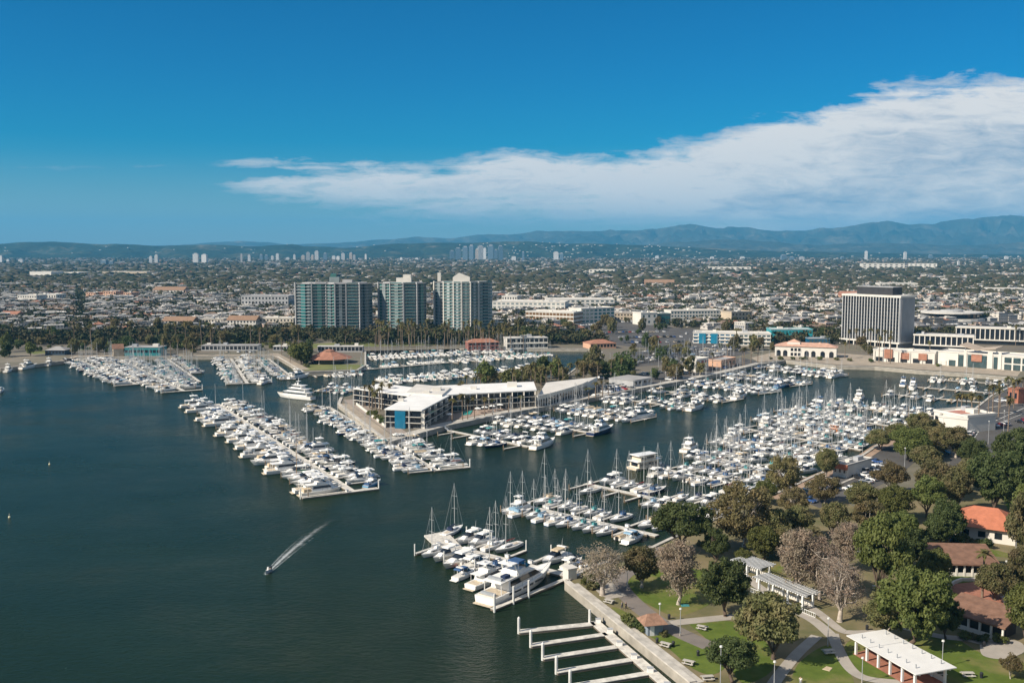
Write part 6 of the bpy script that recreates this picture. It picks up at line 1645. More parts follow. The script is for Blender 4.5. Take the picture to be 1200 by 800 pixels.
# palms, a kind of their own
def palm(u, v, vt, i, desc='tall fan palm'):
    p = P(u, v, LZ); s = p.length / F; pr = PALM[i % 4]
    o = thing('palm_tree', p, rt.uniform(0, 6.28), None, 'palm tree', 'fan palms round the marina'); h = max(5, (v - vt) * s)
    k = rt.uniform(.85, 1.2); o.scale = (k, k, h / pr['h']); link('trunk', pr['trunk'], o); link('crown', pr['crown'], o); pending(o, desc, p)
for i in range(34):
    palm(rt.uniform(0, 345), rt.uniform(399, 410), rt.uniform(378, 396), i, 'fan palm of the far shore')
for i in range(86):
    u = 440 + 152 * rt.random() ** .9 if i < 66 else rt.uniform(585, 640); palm(u, rt.uniform(398, 409), rt.uniform(374, 391) if i < 66 else rt.uniform(380, 392), i, 'fan palm in the grove')
for i, (u, v, vt) in enumerate(((433, 478, 452), (436, 481, 455), (440, 478, 447), (445, 482, 456), (448, 480, 449), (452, 478, 462), (441, 486, 461), (547, 462, 440), (556, 463, 442), (563, 464, 439), (571, 463, 441), (579, 462, 444), (541, 466, 447), (542, 492, 462), (556, 490, 465), (577, 486, 468), (586, 461, 440),
        (560, 457, 437), (601, 456, 432), (612, 455, 430), (622, 454, 428), (634, 452, 430), (646, 452, 428), (655, 450, 424), (698, 466, 448), (706, 464, 446), (713, 463, 448), (690, 468, 455),
        (1121, 490, 465), (1126, 491, 464), (1139, 500, 466), (1146, 503, 468), (1132, 489, 465), (1138, 494, 464), (1158, 485, 456), (1163, 486, 455), (1170, 488, 458), (1181, 510, 470), (1172, 478, 450), (1180, 476, 446), (1186, 474, 447), (1192, 472, 448), (1188, 478, 452), (1198, 470, 446),
        (995, 408, 388), (1003, 409, 387), (1012, 410, 388), (1020, 411, 387), (1028, 412, 388), (1036, 413, 389), (1043, 414, 390), (1043, 426, 396), (1030, 424, 396), (990, 420, 402), (1090, 424, 402), (880, 425, 405), (888, 424, 402), (872, 428, 408), (852, 424, 404), (604, 458, 436), (627, 456, 430), (640, 454, 431), (660, 450, 428), (668, 449, 426), (676, 447, 424), (684, 446, 425), (700, 446, 424), (716, 443, 422), (728, 442, 420), (744, 440, 421), (536, 470, 450), (530, 494, 468), (548, 491, 468), (568, 487, 466), (596, 483, 464), (610, 481, 464), (800, 440, 420), (812, 438, 418), (835, 433, 414), (870, 428, 410), (782, 444, 424), (457, 474, 450), (428, 476, 452), (424, 474, 455),
        (192, 417, 398), (200, 418, 400), (208, 416, 399), (218, 416, 400), (226, 417, 401), (100, 416, 400), (108, 416, 402), (340, 424, 402), (346, 420, 400), (352, 424, 404), (330, 416, 398), (350, 408, 386), (405, 408, 388), (440, 407, 386), (455, 408, 386), (1151, 700, 650), (1190, 405, 384))):
    palm(u, v, vt, i, 'tall fan palm')

# trees of the middle distance: 300 trees in view at most, the nearest are objects
N_INDIV = 299 - len(PARK)
ZONES = [ # region in photograph points, number, kinds; the nearest first
    ([(668, 438), (690, 420), (738, 424), (742, 446), (700, 449), (665, 445)], 26, ('dark', 'brown', 'olive', 'brown')), ([(738, 408), (810, 405), (805, 424), (745, 427)], 15, ('brown', 'dark', 'olive')), ([(560, 449), (660, 441), (664, 450), (580, 455)], 22, ('dark', 'olive', 'bright', 'brown')),
    ([(430, 474), (442, 474), (458, 488), (448, 490)], 9, ('bright', 'olive')), ([(345, 412), (364, 412), (362, 427), (345, 431)], 14, ('dark', 'bright', 'olive')), ([(0, 404), (40, 404), (36, 418), (0, 424)], 9, ('dark', 'bright')), ([(85, 408), (130, 408), (130, 415), (85, 416)], 6, ('olive', 'dark')),
    ([(880, 406), (905, 402), (905, 412), (880, 416)], 8, ('olive', 'brown')), ([(985, 408), (1020, 410), (1020, 417), (985, 415)], 3, ('olive', 'brown')), ([(820, 408), (905, 410), (880, 414), (810, 412)], 4, ('olive', 'brown', 'dark')), ([(1066, 404), (1072, 408), (1070, 418), (1060, 416)], 3, ('dark', 'olive')),
    ([(766, 446), (840, 433), (842, 436), (775, 450)], 7, ('olive', 'brown')), ([(1092, 515), (1108, 520), (1104, 528), (1090, 526)], 3, ('olive', 'brown')),
    ([(640, 384), (700, 374), (745, 376), (800, 388), (760, 402), (700, 400)], 22, ('brown', 'olive', 'dark')), ([(800, 388), (900, 394), (880, 404), (810, 404)], 8, ('olive', 'brown')), ([(690, 452), (740, 441), (830, 430), (835, 434), (700, 462)], 9, ('olive', 'brown', 'dark')), ([(335, 396), (470, 395), (470, 400), (335, 404)], 11, ('dark', 'olive', 'brown')), ([(590, 390), (700, 390), (720, 404), (600, 404)], 16, ('dark', 'olive', 'brown')), ([(190, 402), (235, 402), (235, 410), (190, 410)], 8, ('olive', 'brown', 'dark')),
    ([(40, 404), (340, 403), (340, 412), (40, 414)], 30, ('olive', 'dark', 'brown')), ([(0, 386), (345, 386), (345, 399), (0, 402)], 28, ('brown', 'olive', 'dark', 'brown')), ([(940, 392), (985, 392), (985, 400), (940, 400)], 2, ('dark', 'olive')),
    ([(1060, 392), (1230, 388), (1230, 396), (1060, 400)], 10, ('olive', 'dark'))]
def rand_in(px):
    pg = [P(u, v, LZ) for u, v in px]; xs = [p.x for p in pg]; ys = [p.y for p in pg]; poly = np.array([(p.x, p.y) for p in pg])
    for _ in range(4000):
        x, y = rt.uniform(min(xs), max(xs)), rt.uniform(min(ys), max(ys))
        if inside(np.array([x]), np.array([y]), poly)[0] and inside(np.array([x]), np.array([y]))[0]: return Vector((x, y, LZ))
    return pg[0]
nput = 0
FOOT = []
for o in list(bpy.data.objects):
    if o.parent is None and o.get('category') and o.get('category') not in ('dock', 'wall', 'tree', 'palm tree', 'skyline tower', 'shelter', 'pool', 'parasol', 'boat rack'):
        pts = [(c.matrix_basis if False else c).data.vertices for c in o.children if c.type == 'MESH' and c.name.split('.')[0] in ('wall', 'glass_wall', 'wing', 'glass_wing')]
        ca, sa = math.cos(o.rotation_euler.z), math.sin(o.rotation_euler.z); xs, ys = [], []
        for vv in pts:
            for v in vv: xs.append(o.location.x + v.co.x * ca - v.co.y * sa); ys.append(o.location.y + v.co.x * sa + v.co.y * ca)
        if xs: FOOT.append((min(xs) - 3, max(xs) + 3, min(ys) - 3, max(ys) + 3))
FOOTA = np.array(FOOT)
def in_foot(x, y):
    x, y = np.atleast_1d(x), np.atleast_1d(y)
    return ((x[:, None] > FOOTA[:, 0]) & (x[:, None] < FOOTA[:, 1]) & (y[:, None] > FOOTA[:, 2]) & (y[:, None] < FOOTA[:, 3])).any(1)
for px, n, kinds in ZONES:
    for j in range(n):
        if nput >= N_INDIV: break
        p = rand_in(px)
        if in_foot(p.x, p.y)[0]: continue
        k = rt.choice(kinds); h = rt.choice([rt.uniform(3.5, 7), rt.uniform(5, 11), rt.uniform(9, 15)]); w = h * rt.uniform(.6, 1.15) * (1 if h < 11 else .75); nput += 1
        put_tree(MID[k][j % 2], p, h, w, DESC[k].replace('leafy ', '').replace('dense ', ''), None)

# everything farther: one mass of tree crowns, one mass of houses, and the 300 houses that show largest
ico = bpy.data.meshes.new('x'); import bmesh
bm = bmesh.new(); bmesh.ops.create_icosphere(bm, subdivisions=2, radius=1); IV = np.array([v.co[:] for v in bm.verts]); IF = np.array([[v.index for v in f.verts] for f in bm.faces]); bm.free()
bm = bmesh.new(); bmesh.ops.create_icosphere(bm, subdivisions=1, radius=1); JV = np.array([v.co[:] for v in bm.verts]); JF = np.array([[v.index for v in f.verts] for f in bm.faces]); bm.free()
def scatter(n, d0, d1, power, half=.60):
    u = rng.random(n); y = (d0 ** (1 - power) + u * (d1 ** (1 - power) - d0 ** (1 - power))) ** (1 / (1 - power))
    x = rng.uniform(-half, half, n) * y
    ok = inside(x, y) & ~in_foot(x, y)
    for k in ('far', 'east', 'yard', 'hotel'):
        poly = np.array([(p.x, p.y) for p in px_line(lot_px[k])]); ok &= ~inside(x, y, poly)
    return x[ok], y[ok]
def cl_noise(x, y, wl, seed):
    r2 = np.random.default_rng(seed); h = 0
    for _ in range(7):
        k = r2.normal(size=2); k = k / np.linalg.norm(k) * 2 * np.pi / wl * r2.uniform(.6, 1.6); h = h + np.sin(x * k[0] + y * k[1] + r2.uniform(0, 6.3))
    return h / 3.0
def blob_mass(name, x, y, hgt, wid, base_v, base_f, m, label):
    n = len(x); nv = len(base_v)
    j = 1 + rng.normal(size=(n, nv, 1)) * .20
    V = base_v[None] * j
    V[..., 0] *= wid[:, None] / 2; V[..., 1] *= wid[:, None] / 2; V[..., 2] = V[..., 2] * hgt[:, None] * .5 + hgt[:, None] * .52
    a = rng.uniform(0, 6.28, n); c, s = np.cos(a)[:, None], np.sin(a)[:, None]
    X = V[..., 0] * c - V[..., 1] * s + x[:, None]; Y = V[..., 0] * s + V[..., 1] * c + y[:, None]
    Vv = np.stack([X, Y, V[..., 2] + LZ - .3], -1).reshape(-1, 3)
    Fv = (base_f[None] + (np.arange(n) * nv)[:, None, None]).reshape(-1, 3)
    o = link(name, fast_mesh(name, Vv, Fv, [m])); tag(o, label, 'trees', None, 'stuff'); return o
def massmat(name, cols):
    m = bpy.data.materials.new(name); m.use_nodes = True; t = NT(m.node_tree); b = m.node_tree.nodes['Principled BSDF']
    ge = t.n('ShaderNodeNewGeometry'); tcn = t.n('ShaderNodeTexCoord')
    c = t.ramp(ge.outputs['Random Per Island'], [(i / (len(cols) - 1), c) for i, c in enumerate(cols)])
    n_ = t.noise(tcn.outputs['Object'], .5, 3, .7); c2 = t.mix(t.m('MULTIPLY', n_, .6), c, (.03, .04, .018))
    t.l(c2, b.inputs['Base Color']); b.inputs['Roughness'].default_value = .9; b.inputs['Specular IOR Level'].default_value = .1; return m
tm = massmat('suburb_tree_leaves', [(.032, .038, .02), (.046, .048, .026), (.07, .062, .037), (.088, .068, .045), (.04, .045, .025), (.11, .085, .058)])
def leafy_mass(name, x, y, hgt, wid, m, label, per=50):
    """trees near enough to show leaf texture: each a puff of leaf faces over a short trunk"""
    n = len(x); T_ = []
    for k in range(10):
        r2 = np.random.default_rng(300 + k); C = r2.normal(size=(5, 3)) * np.array([.30, .30, .16]) + np.array([0, 0, .58]); C[0] = (0, 0, .62)
        q, f = leaves(C, np.full(5, .30), per // 5, .115 if per < 100 else .05, r2, .8, .5)
        T_.append(q)
    nq = len(T_[0]); kk = rng.integers(0, 10, n); V = np.stack(T_)[kk]
    a = rng.uniform(0, 6.28, n); c, s = np.cos(a)[:, None], np.sin(a)[:, None]
    X = (V[..., 0] * c - V[..., 1] * s) * wid[:, None] + x[:, None]; Y = (V[..., 0] * s + V[..., 1] * c) * wid[:, None] + y[:, None]
    Vv = np.stack([X, Y, V[..., 2] * hgt[:, None] + LZ], -1).reshape(-1, 3)
    Fv = np.arange(len(Vv)).reshape(-1, 4)
    sh = np.repeat(rng.random(n), nq)
    me = fast_mesh(name, Vv, Fv, [m]); at = me.attributes.new('tone', 'FLOAT', 'POINT'); at.data.foreach_set('value', sh.astype(np.float32))
    o = link(name, me); tag(o, label, 'trees', None, 'stuff'); return o
tm2 = bpy.data.materials.new('suburb_leaves'); tm2.use_nodes = True; t = NT(tm2.node_tree); b = tm2.node_tree.nodes['Principled BSDF']
at_ = t.n('ShaderNodeAttribute'); at_.attribute_name = 'tone'
t.l(t.ramp(at_.outputs['Fac'], [(0, (.028, .04, .017)), (.25, (.04, .048, .02)), (.45, (.066, .064, .03)), (.62, (.036, .045, .02)), (.8, (.09, .07, .04)), (1, (.05, .058, .026))]), b.inputs['Base Color']); b.inputs['Roughness'].default_value = .8; b.inputs['Specular IOR Level'].default_value = .15
x, y = scatter(21000, 800, 1600, 1.1); k = cl_noise(x, y, 150, 3) > -.75 + .5 * rng.normal(size=len(x)) * .6; x, y = x[k], y[k]
hgt = rng.uniform(4, 10, len(x)); leafy_mass('suburb_trees', x, y, hgt, hgt * rng.uniform(.7, 1.15, len(x)), tm2, 'mass of small dark trees among the suburb houses behind the marina')
x, y = [], []
for _ in range(260):
    u, v = rt.uniform(1235, 1760), rt.uniform(470, 840); p = P(u, v, LZ)
    if rt.random() < .75: x.append(p.x); y.append(p.y)
x, y = np.array(x), np.array(y); hgt = rng.uniform(6, 12, len(x)); leafy_mass('park_woodland', x, y, hgt, hgt * rng.uniform(.8, 1.15, len(x)), tm2, 'wooded park continuing beyond the lawn', 480)
x, y = scatter(13000, 1600, 2400, 1.1); k = cl_noise(x, y, 190, 3) > -.6 + .5 * rng.normal(size=len(x)) * .6; x, y = x[k], y[k]
hgt = rng.uniform(5, 11, len(x)); blob_mass('outer_suburb_trees', x, y, hgt, hgt * rng.uniform(.7, 1.3, len(x)), IV, IF, tm, 'mass of dark trees among the outer suburb houses')
x, y = scatter(17000, 2100, 8800, 1.01); k = cl_noise(x, y, 600, 4) > -.8 + .5 * rng.normal(size=len(x)) * .6; x, y = x[k], y[k]
hgt = rng.uniform(7, 14, len(x)); blob_mass('far_trees', x, y, hgt, hgt * rng.uniform(1.2, 3.2, len(x)), JV, JF, tm, 'far off tree cover of the plain below the hills')

# houses
HM = [facade_mat('house_white', (.56, .52, .46), (.06, .07, .08), 2.8, 2.8, .4, .4), facade_mat('house_tan', (.45, .37, .28), (.05, .06, .07), 2.8, 2.8, .4, .4), facade_mat('house_grey', (.36, .36, .36), (.05, .06, .07), 2.8, 2.8, .4, .4), facade_mat('house_peach', (.52, .37, .28), (.05, .06, .07), 2.8, 2.8, .4, .4)]
RM = [roofw, roofg, terra, mat('grey_shingle', (.17, .165, .16), .9, .25, .5), mat('brown_composition_roof', (.21, .15, .11), .9, .25, .5)]
def house_mb(w, d, h, kind, wm_, rm):
    m = MB(); m.box(-w / 2, w / 2, -d / 2, d / 2, -.4, h, wm_)
    e = .5
    if kind == 'flat':
        m.box(-w / 2 - .2, w / 2 + .2, -d / 2 - .2, d / 2 + .2, h + .002, h + .35, rm); m.box(-w * .2, w * .1, -d * .1, d * .2, h + .351, h + 1.5, wm_)
    else:
        rh = d * .24; i = d / 2 if kind == 'hip' else -e
        i = min(i, w / 2 - .3)
        vs = [(-w / 2 - e, -d / 2 - e, h), (w / 2 + e, -d / 2 - e, h), (w / 2 + e, d / 2 + e, h), (-w / 2 - e, d / 2 + e, h), (-w / 2 + i, 0, h + rh), (w / 2 - i, 0, h + rh)]
        m.raw(vs, [(0, 1, 5, 4), (2, 3, 4, 5), (1, 2, 5), (3, 0, 4), (3, 2, 1, 0)], rm)
    return m
HP = []
rh_ = random.Random(8)
WN = ['white', 'tan', 'grey', 'peach']; RN = ['white', 'grey', 'terracotta', 'dark grey', 'brown']
for i in range(34):
    kind = rh_.choice(['flat', 'flat', 'gable', 'hip', 'gable']); wi = rh_.choices(range(4), [5, 2, 1.4, 1])[0]
    ri = rh_.choice([0, 1, 0]) if kind == 'flat' else rh_.choice([1, 2, 3, 4, 1])
    w, d, h = rh_.uniform(10, 20), rh_.uniform(8, 13), rh_.choice([3.2, 5.6, 5.8, 8.2] if kind == 'flat' else [3.2, 5.4, 3.4])
    HP.append((house_mb(w, d, h, kind, HM[wi], RM[ri]), f"{WN[wi]} {'flat roofed' if kind == 'flat' else kind} house with {RN[ri]} roof" if kind != 'flat' else f"{WN[wi]} flat roofed house", None))
x, y = scatter(33000, 905, 8600, 1.02, .58); k = cl_noise(x, y, 260, 9) > -.7 + rng.normal(size=len(x)) * .4; x, y = x[k], y[k]
ga, gb = grid(x, y); gb = np.floor(gb / BLK_B) * BLK_B + np.where(rng.random(len(x)) < .5, .27, .73) * BLK_B; k = (np.mod(ga, BLK_A) > 16); x, y = ungrid(ga, gb); k &= (y > 900) & ~in_foot(x, y); x, y = x[k], y[k]
order = np.argsort(y); hm_cache = {}
rest_mb = {}
nind = 0; BV, BF, BM, off = [], [], [], 0
hmats = []
for n_, i in enumerate(order):
    pi = rh_.randrange(len(HP)); mbq, ds, _ = HP[pi]; ang = rh_.choice([0, 0, .05, math.pi / 2]) + GA
    big = (2.3 if rh_.random() < .05 else 1.0) if y[i] < 2200 else rh_.choice([1.0, 1.3, 2.4, 1.4])
    if nind < 285 and y[i] < 1500 and abs(x[i]) < .54 * y[i]:
        if pi not in hm_cache: hm_cache[pi] = mbq.mesh('house')
        o = link('house', hm_cache[pi], None, (x[i], y[i], LZ), ang); tag(o, None, 'house', 'suburb houses behind the marina'); pending(o, ds, o.location); nind += 1
    else:
        arr = np.array(mbq.v); c, s = math.cos(ang), math.sin(ang)
        q = np.stack([(arr[:, 0] * c - arr[:, 1] * s) * big + x[i], (arr[:, 0] * s + arr[:, 1] * c) * big + y[i], arr[:, 2] + LZ], 1)
        for m_ in mbq.mats:
            if m_ not in hmats: hmats.append(m_)
        mm = [hmats.index(m_) for m_ in mbq.mats]
        BV.append(q); BF.extend(tuple(j + off for j in f) for f in mbq.f); BM.extend(mm[k] for k in mbq.mi); off += len(q)
me = bpy.data.meshes.new('far_houses'); me.from_pydata(np.concatenate(BV).tolist(), [], BF)
for m_ in hmats: me.materials.append(m_)
me.polygons.foreach_set('material_index', BM); me.update()
tag(link('far_houses', me), 'mass of pale houses and flat roofs across the plain', 'houses', None, 'stuff')
# houses up the near hillside
x = rng.uniform(-.54, .54, 1500) * 9000; NV = NEARH
from mathutils.kdtree import KDTree
kd = KDTree(len(NV))
for i, p in enumerate(NV): kd.insert((p[0], p[1], 0), i)
kd.balance(); BV, BF, off = [], [], 0
bx = np.array([(-1, -1, -1), (1, -1, -1), (1, 1, -1), (-1, 1, -1), (-1, -1, 1), (1, -1, 1), (1, 1, 1), (-1, 1, 1)], float); bf = np.array([(0, 3, 2, 1), (4, 5, 6, 7), (0, 1, 5, 4), (1, 2, 6, 5), (2, 3, 7, 6), (3, 0, 4, 7)])
for xx in x:
    u_ = 600 + xx / 9000 * F
    yy = 9800 + rt.uniform(-1500, 0); wgt = .7 if 560 < u_ < 820 else .08
    if rt.random() > wgt: continue
    co, idx, _ = kd.find((xx, yy, 0)); z = NV[idx][2]
    if z < 6: continue
    BV.append(bx * np.array([rt.uniform(4, 11), rt.uniform(5, 8), rt.uniform(2, 3.4)]) + np.array([xx, NV[idx][1], z + 2])); BF.append(bf + off); off += 8
tag(link('hillside_houses', fast_mesh('hillside_houses', np.concatenate(BV), np.concatenate(BF), [stucco])), 'scattered pale houses on the wooded near hills', 'houses', None, 'stuff')

# shrubs of the park beds
SH = [tree_proto('bright', 1.6, 2.6, .02, 10, 70, .16, seed=70, clump=.25, trunk_r=.06), tree_proto('olive', 1.4, 2.4, .02, 10, 60, .16, seed=71, clump=.25, trunk_r=.06), tree_proto('dark', 1.8, 2.4, .02, 10, 70, .16, seed=72, clump=.25, trunk_r=.06)]
FAR_SHRUBS = [(rt.uniform(35, 345), rt.uniform(402, 413), rt.uniform(1.3, 2.6)) for _ in range(70)] + [(rt.uniform(345, 362), rt.uniform(414, 432), rt.uniform(1.2, 2)) for _ in range(10)] + [(rt.uniform(895, 1190), 0, rt.uniform(1.2, 1.8)) for _ in range(22)] + [(rt.uniform(668, 745), rt.uniform(425, 447), rt.uniform(1.5, 2.4)) for _ in range(24)]
FAR_SHRUBS = [(u, v if v else float(np.interp(u, [890, 980, 1075, 1190], [421, 422, 427.5, 436])), s) for u, v, s in FAR_SHRUBS]
FAR_SHRUBS = [q for q in FAR_SHRUBS if not in_foot(P(q[0], q[1], LZ).x, P(q[0], q[1], LZ).y)[0]]
for i, (u, v, s) in enumerate(((691, 679, 1.3), (696, 682, 1.4), (700, 678, 1.1), (688, 684, 1.0), (694, 691, 1.2), (702, 688, 1.0), (735, 729, 1.2), (742, 733, 1.3), (748, 736, 1.2), (754, 739, 1.0), (822, 640, 1.2), (1160, 690, 1.2), (1121, 706, 1.3), (1128, 711, 1.3), (1136, 714, 1.2), (1130, 748, 1.0), (1142, 750, 1.0), (1152, 752, 1.0), (1170, 752, 1.1), (780, 745, .9),
        (1066, 632, 1.6), (1078, 630, 1.6), (1098, 631, 1.7), (1112, 633, 1.7), (1126, 636, 1.7), (1140, 640, 1.6), (1154, 642, 1.6), (436, 488, 2), (444, 492, 2), (450, 497, 2), (1148, 492, 1.6)) + tuple(FAR_SHRUBS)):
    p = P(u, v, LZ); o = thing('shrub', p, rt.uniform(0, 6), None, 'shrub', 'shrubs of park and shore'); q = SH[i % 3]; o.scale = (s, s, s); link('stem', q['trunk'], o); link('foliage', q['crown'], o); pending(o, ('leafy green shrub', 'olive shrub', 'dark green shrub')[i % 3], p)

# ================================================================== vehicles
CARC = [('white', (.72, .72, .71)), ('silver', (.42, .43, .44)), ('black', (.02, .02, .022)), ('dark grey', (.09, .095, .10)), ('blue', (.04, .09, .25)), ('red', (.32, .03, .025)), ('beige', (.42, .36, .28))]
CM = {n: mat('car_paint_' + n.replace(' ', '_'), c, .25, .05, .8, spec=.6) for n, c in CARC}
tyre = mat('tyre_rubber', (.02, .02, .02), .9, .2, 3); lampm = mat('lamp_glass', (.65, .65, .6), .2, .1, 2); redl = mat('tail_lamp_glass', (.35, .02, .02), .3, .1, 2)
def car_parts(kind, pm):
    L, Wd = (4.6, 1.82) if kind != 'van' else (5.2, 1.95)
    b = MB(); prof = {'sedan': [(-2.3, .35), (-2.3, .85), (-2.1, .98), (-1.5, 1.0), (1.0, .98), (1.9, .86), (2.28, .68), (2.3, .35)], 'suv': [(-2.3, .4), (-2.3, 1.05), (-2.2, 1.12), (.9, 1.12), (1.9, 1.02), (2.25, .85), (2.3, .4)], 'van': [(-2.6, .4), (-2.6, 1.15), (1.6, 1.15), (2.3, 1.0), (2.6, .75), (2.6, .4)]}[kind]
    n = len(prof); hw = Wd / 2
    vs = [(x, -hw * (.95 if z > .9 else 1), z) for x, z in prof] + [(x, hw * (.95 if z > .9 else 1), z) for x, z in prof]
    b.raw(vs, [(i, (i + 1) % n, n + (i + 1) % n, n + i)[::-1] for i in range(n)] + [tuple(range(n)), tuple(range(2 * n - 1, n - 1, -1))], pm)
    x0, x1, zt, zb, fr, rr = {'sedan': (-1.55, 1.0, 1.45, .98, .85, .6), 'suv': (-2.2, 1.0, 1.72, 1.12, .7, .25), 'van': (-2.55, 1.7, 2.05, 1.15, .75, .1)}[kind]
    b.tbox(x0 + rr * .96, x1 - fr * .96, hw * .80, hw * .78, zt - .03, zt + .03, .05, .05, pm)
    for sy in (-1, 1): 
        b.tube(((x0 + x1) / 2, sy * hw * .9, zb - .02), ((x0 + x1) / 2 - .05, sy * hw * .72, zt), .05, .05, pm, 4)
    g = MB(); g.tbox(x0, x1, hw * .93, hw * .74, zb, zt - .03, fr, rr, glassd)
    w = MB(); w.tube((0, -.11, 0), (0, .11, 0), .33, .33, tyre, 12); w.tube((0, -.12, 0), (0, .12, 0), .19, .19, chrome, 8)
    l = MB(); l.box(-.03, .05, -.2, .2, -.07, .07, lampm); r = MB(); r.box(-.05, .03, -.18, .18, -.1, .1, redl)
    return dict(body=b.mesh('body'), glass=g.mesh('window'), wheel=w.mesh('wheel'), head=l.mesh('headlight'), tail=r.mesh('tail_light'), L=L, hw=hw, z=prof[1][1], mb=(b, g))
CP = {}
def car(p, rz, kind, cname, label=None, near=True):
    key = (kind, cname)
    if key not in CP:
        CP[key] = car_parts(kind, CM[cname]); q = CP[key]; mm = MB()
        for s in q['mb']:
            i = len(mm.v); mm.v.extend(s.v); mm.f.extend(tuple(i + j for j in f) for f in s.f); mm.mi.extend(mm._m(s.mats[k]) for k in s.mi)
        for sx in (-1, 1):
            for sy in (-1, 1): mm.tube((sx * q['L'] * .31, sy * q['hw'] * .86 - .1, .33), (sx * q['L'] * .31, sy * q['hw'] * .86 + .1, .33), .33, .33, tyre, 8)
        q['all'] = mm.mesh('car')
    q = CP[key]; ds = f"{cname} {'van' if kind == 'van' else ('estate car' if kind == 'suv' else 'saloon car')}"
    if near:
        o = thing('parked_car', p, rz, label, 'car', 'parked cars of the marina'); link('body', q['body'], o); link('window', q['glass'], o)
        for sx in (-1, 1):
            for sy in (-1, 1):
                link('wheel', q['wheel'], o, (sx * q['L'] * .31, sy * q['hw'] * .9, .33))
        for sy in (-1, 1): link('headlight', q['head'], o, (q['L'] / 2 - .02, sy * q['hw'] * .66, q['z'] * .68)); link('tail_light', q['tail'], o, (-q['L'] / 2 - .01, sy * q['hw'] * .7, q['z'] * .8))
    else:
        o = link('parked_car', q['all'], None, p, rz); tag(o, label, 'car', 'parked cars of the marina')
    if not label: pending(o, ds + ' parked', p)
    return o
rc = random.Random(31)
def row(a, b, n, ang, near, fill=.8, z=LZ + .03):
    A, Bq = P(*a, z), P(*b, z)
    for i in range(n):
        if rc.random() > fill: continue
        p = A.lerp(Bq, (i + .5) / n); d = Bq - A
        car(p, math.atan2(d.y, d.x) + R(ang) + (math.pi if rc.random() < .4 else 0), rc.choices(['sedan', 'suv', 'van'], [4, 4, 1])[0], rc.choices([c[0] for c in CARC], [5, 3, 3, 3, 1.2, 1, 1])[0], None, near)
for a, b, n, ang, near, fl in (((928, 585), (968, 566), 7, 70, True, .9), ((940, 592), (985, 570), 8, 70, True, .85), ((992, 568), (1035, 545), 8, 70, True, .8), ((985, 580), (1030, 558), 7, 70, True, .7), ((1000, 560), (1030, 540), 5, 70, True, .7), ((1005, 645), (1024, 648), 2, 90, True, 1), ((1095, 628), (1118, 634), 4, 90, True, .9),
        ((1085, 545), (1110, 548), 3, 90, True, .8), ((1135, 512), (1142, 506), 2, 0, True, 1), ((1160, 473), (1195, 466), 6, 90, True, .7), ((1162, 500), (1205, 494), 7, 90, True, .6), ((1130, 530), (1145, 524), 3, 60, True, .9), ((1092, 538), (1110, 530), 3, 80, True, .8),
        ((702, 461), (742, 455), 9, 90, False, .95), ((705, 456), (745, 450), 9, 90, False, .95), ((712, 452), (742, 447), 7, 90, False, .9), ((772, 447), (800, 443), 6, 90, False, .8), ((735, 441), (790, 435), 11, 90, False, .8), ((800, 438), (815, 436), 3, 90, False, .8), ((830, 436), (850, 431), 5, 90, False, .7),
        ((650, 386), (705, 383), 16, 90, False, .9), ((655, 383), (715, 379.5), 18, 90, False, .9), ((710, 378), (745, 377), 10, 90, False, .9), ((700, 390), (780, 389), 20, 90, False, .85), ((720, 396), (800, 395), 20, 90, False, .8), ((730, 402), (820, 401), 20, 90, False, .8), ((790, 391), (860, 393), 12, 90, False, .6), ((1075, 381), (1190, 379), 24, 90, False, .8), ((1075, 386), (1190, 384), 22, 90, False, .8), ((255, 413), (300, 413), 10, 90, False, .6), ((1062, 410), (1085, 413), 5, 90, False, .7), ((660, 392), (720, 391), 16, 90, False, .8), ((665, 377), (700, 375.5), 10, 90, False, .8), ((690, 432), (735, 427), 9, 90, False, .8), ((700, 444), (738, 436), 8, 90, False, .8)):
    row(a, b, n, ang, near, fl)
# trailered boats in the yard
for i in range(46):
    p = rand_in([(722, 432), (748, 413), (858, 406), (874, 414), (820, 424)])
    pr = rc.choice(SAIL[:5] + MOTOR[:10])
    if pr['mesh'] is None: pr['mesh'] = pr['mb'].mesh(pr['name'])
    o = link('trailered_boat', pr['mesh'], None, (p.x, p.y, LZ + .9), R(rc.choice([20, 22, 18, 200])), .75); tag(o, None, 'boat on trailer', 'boats on trailers in the yard'); pending(o, 'white boat on a yard trailer', p)

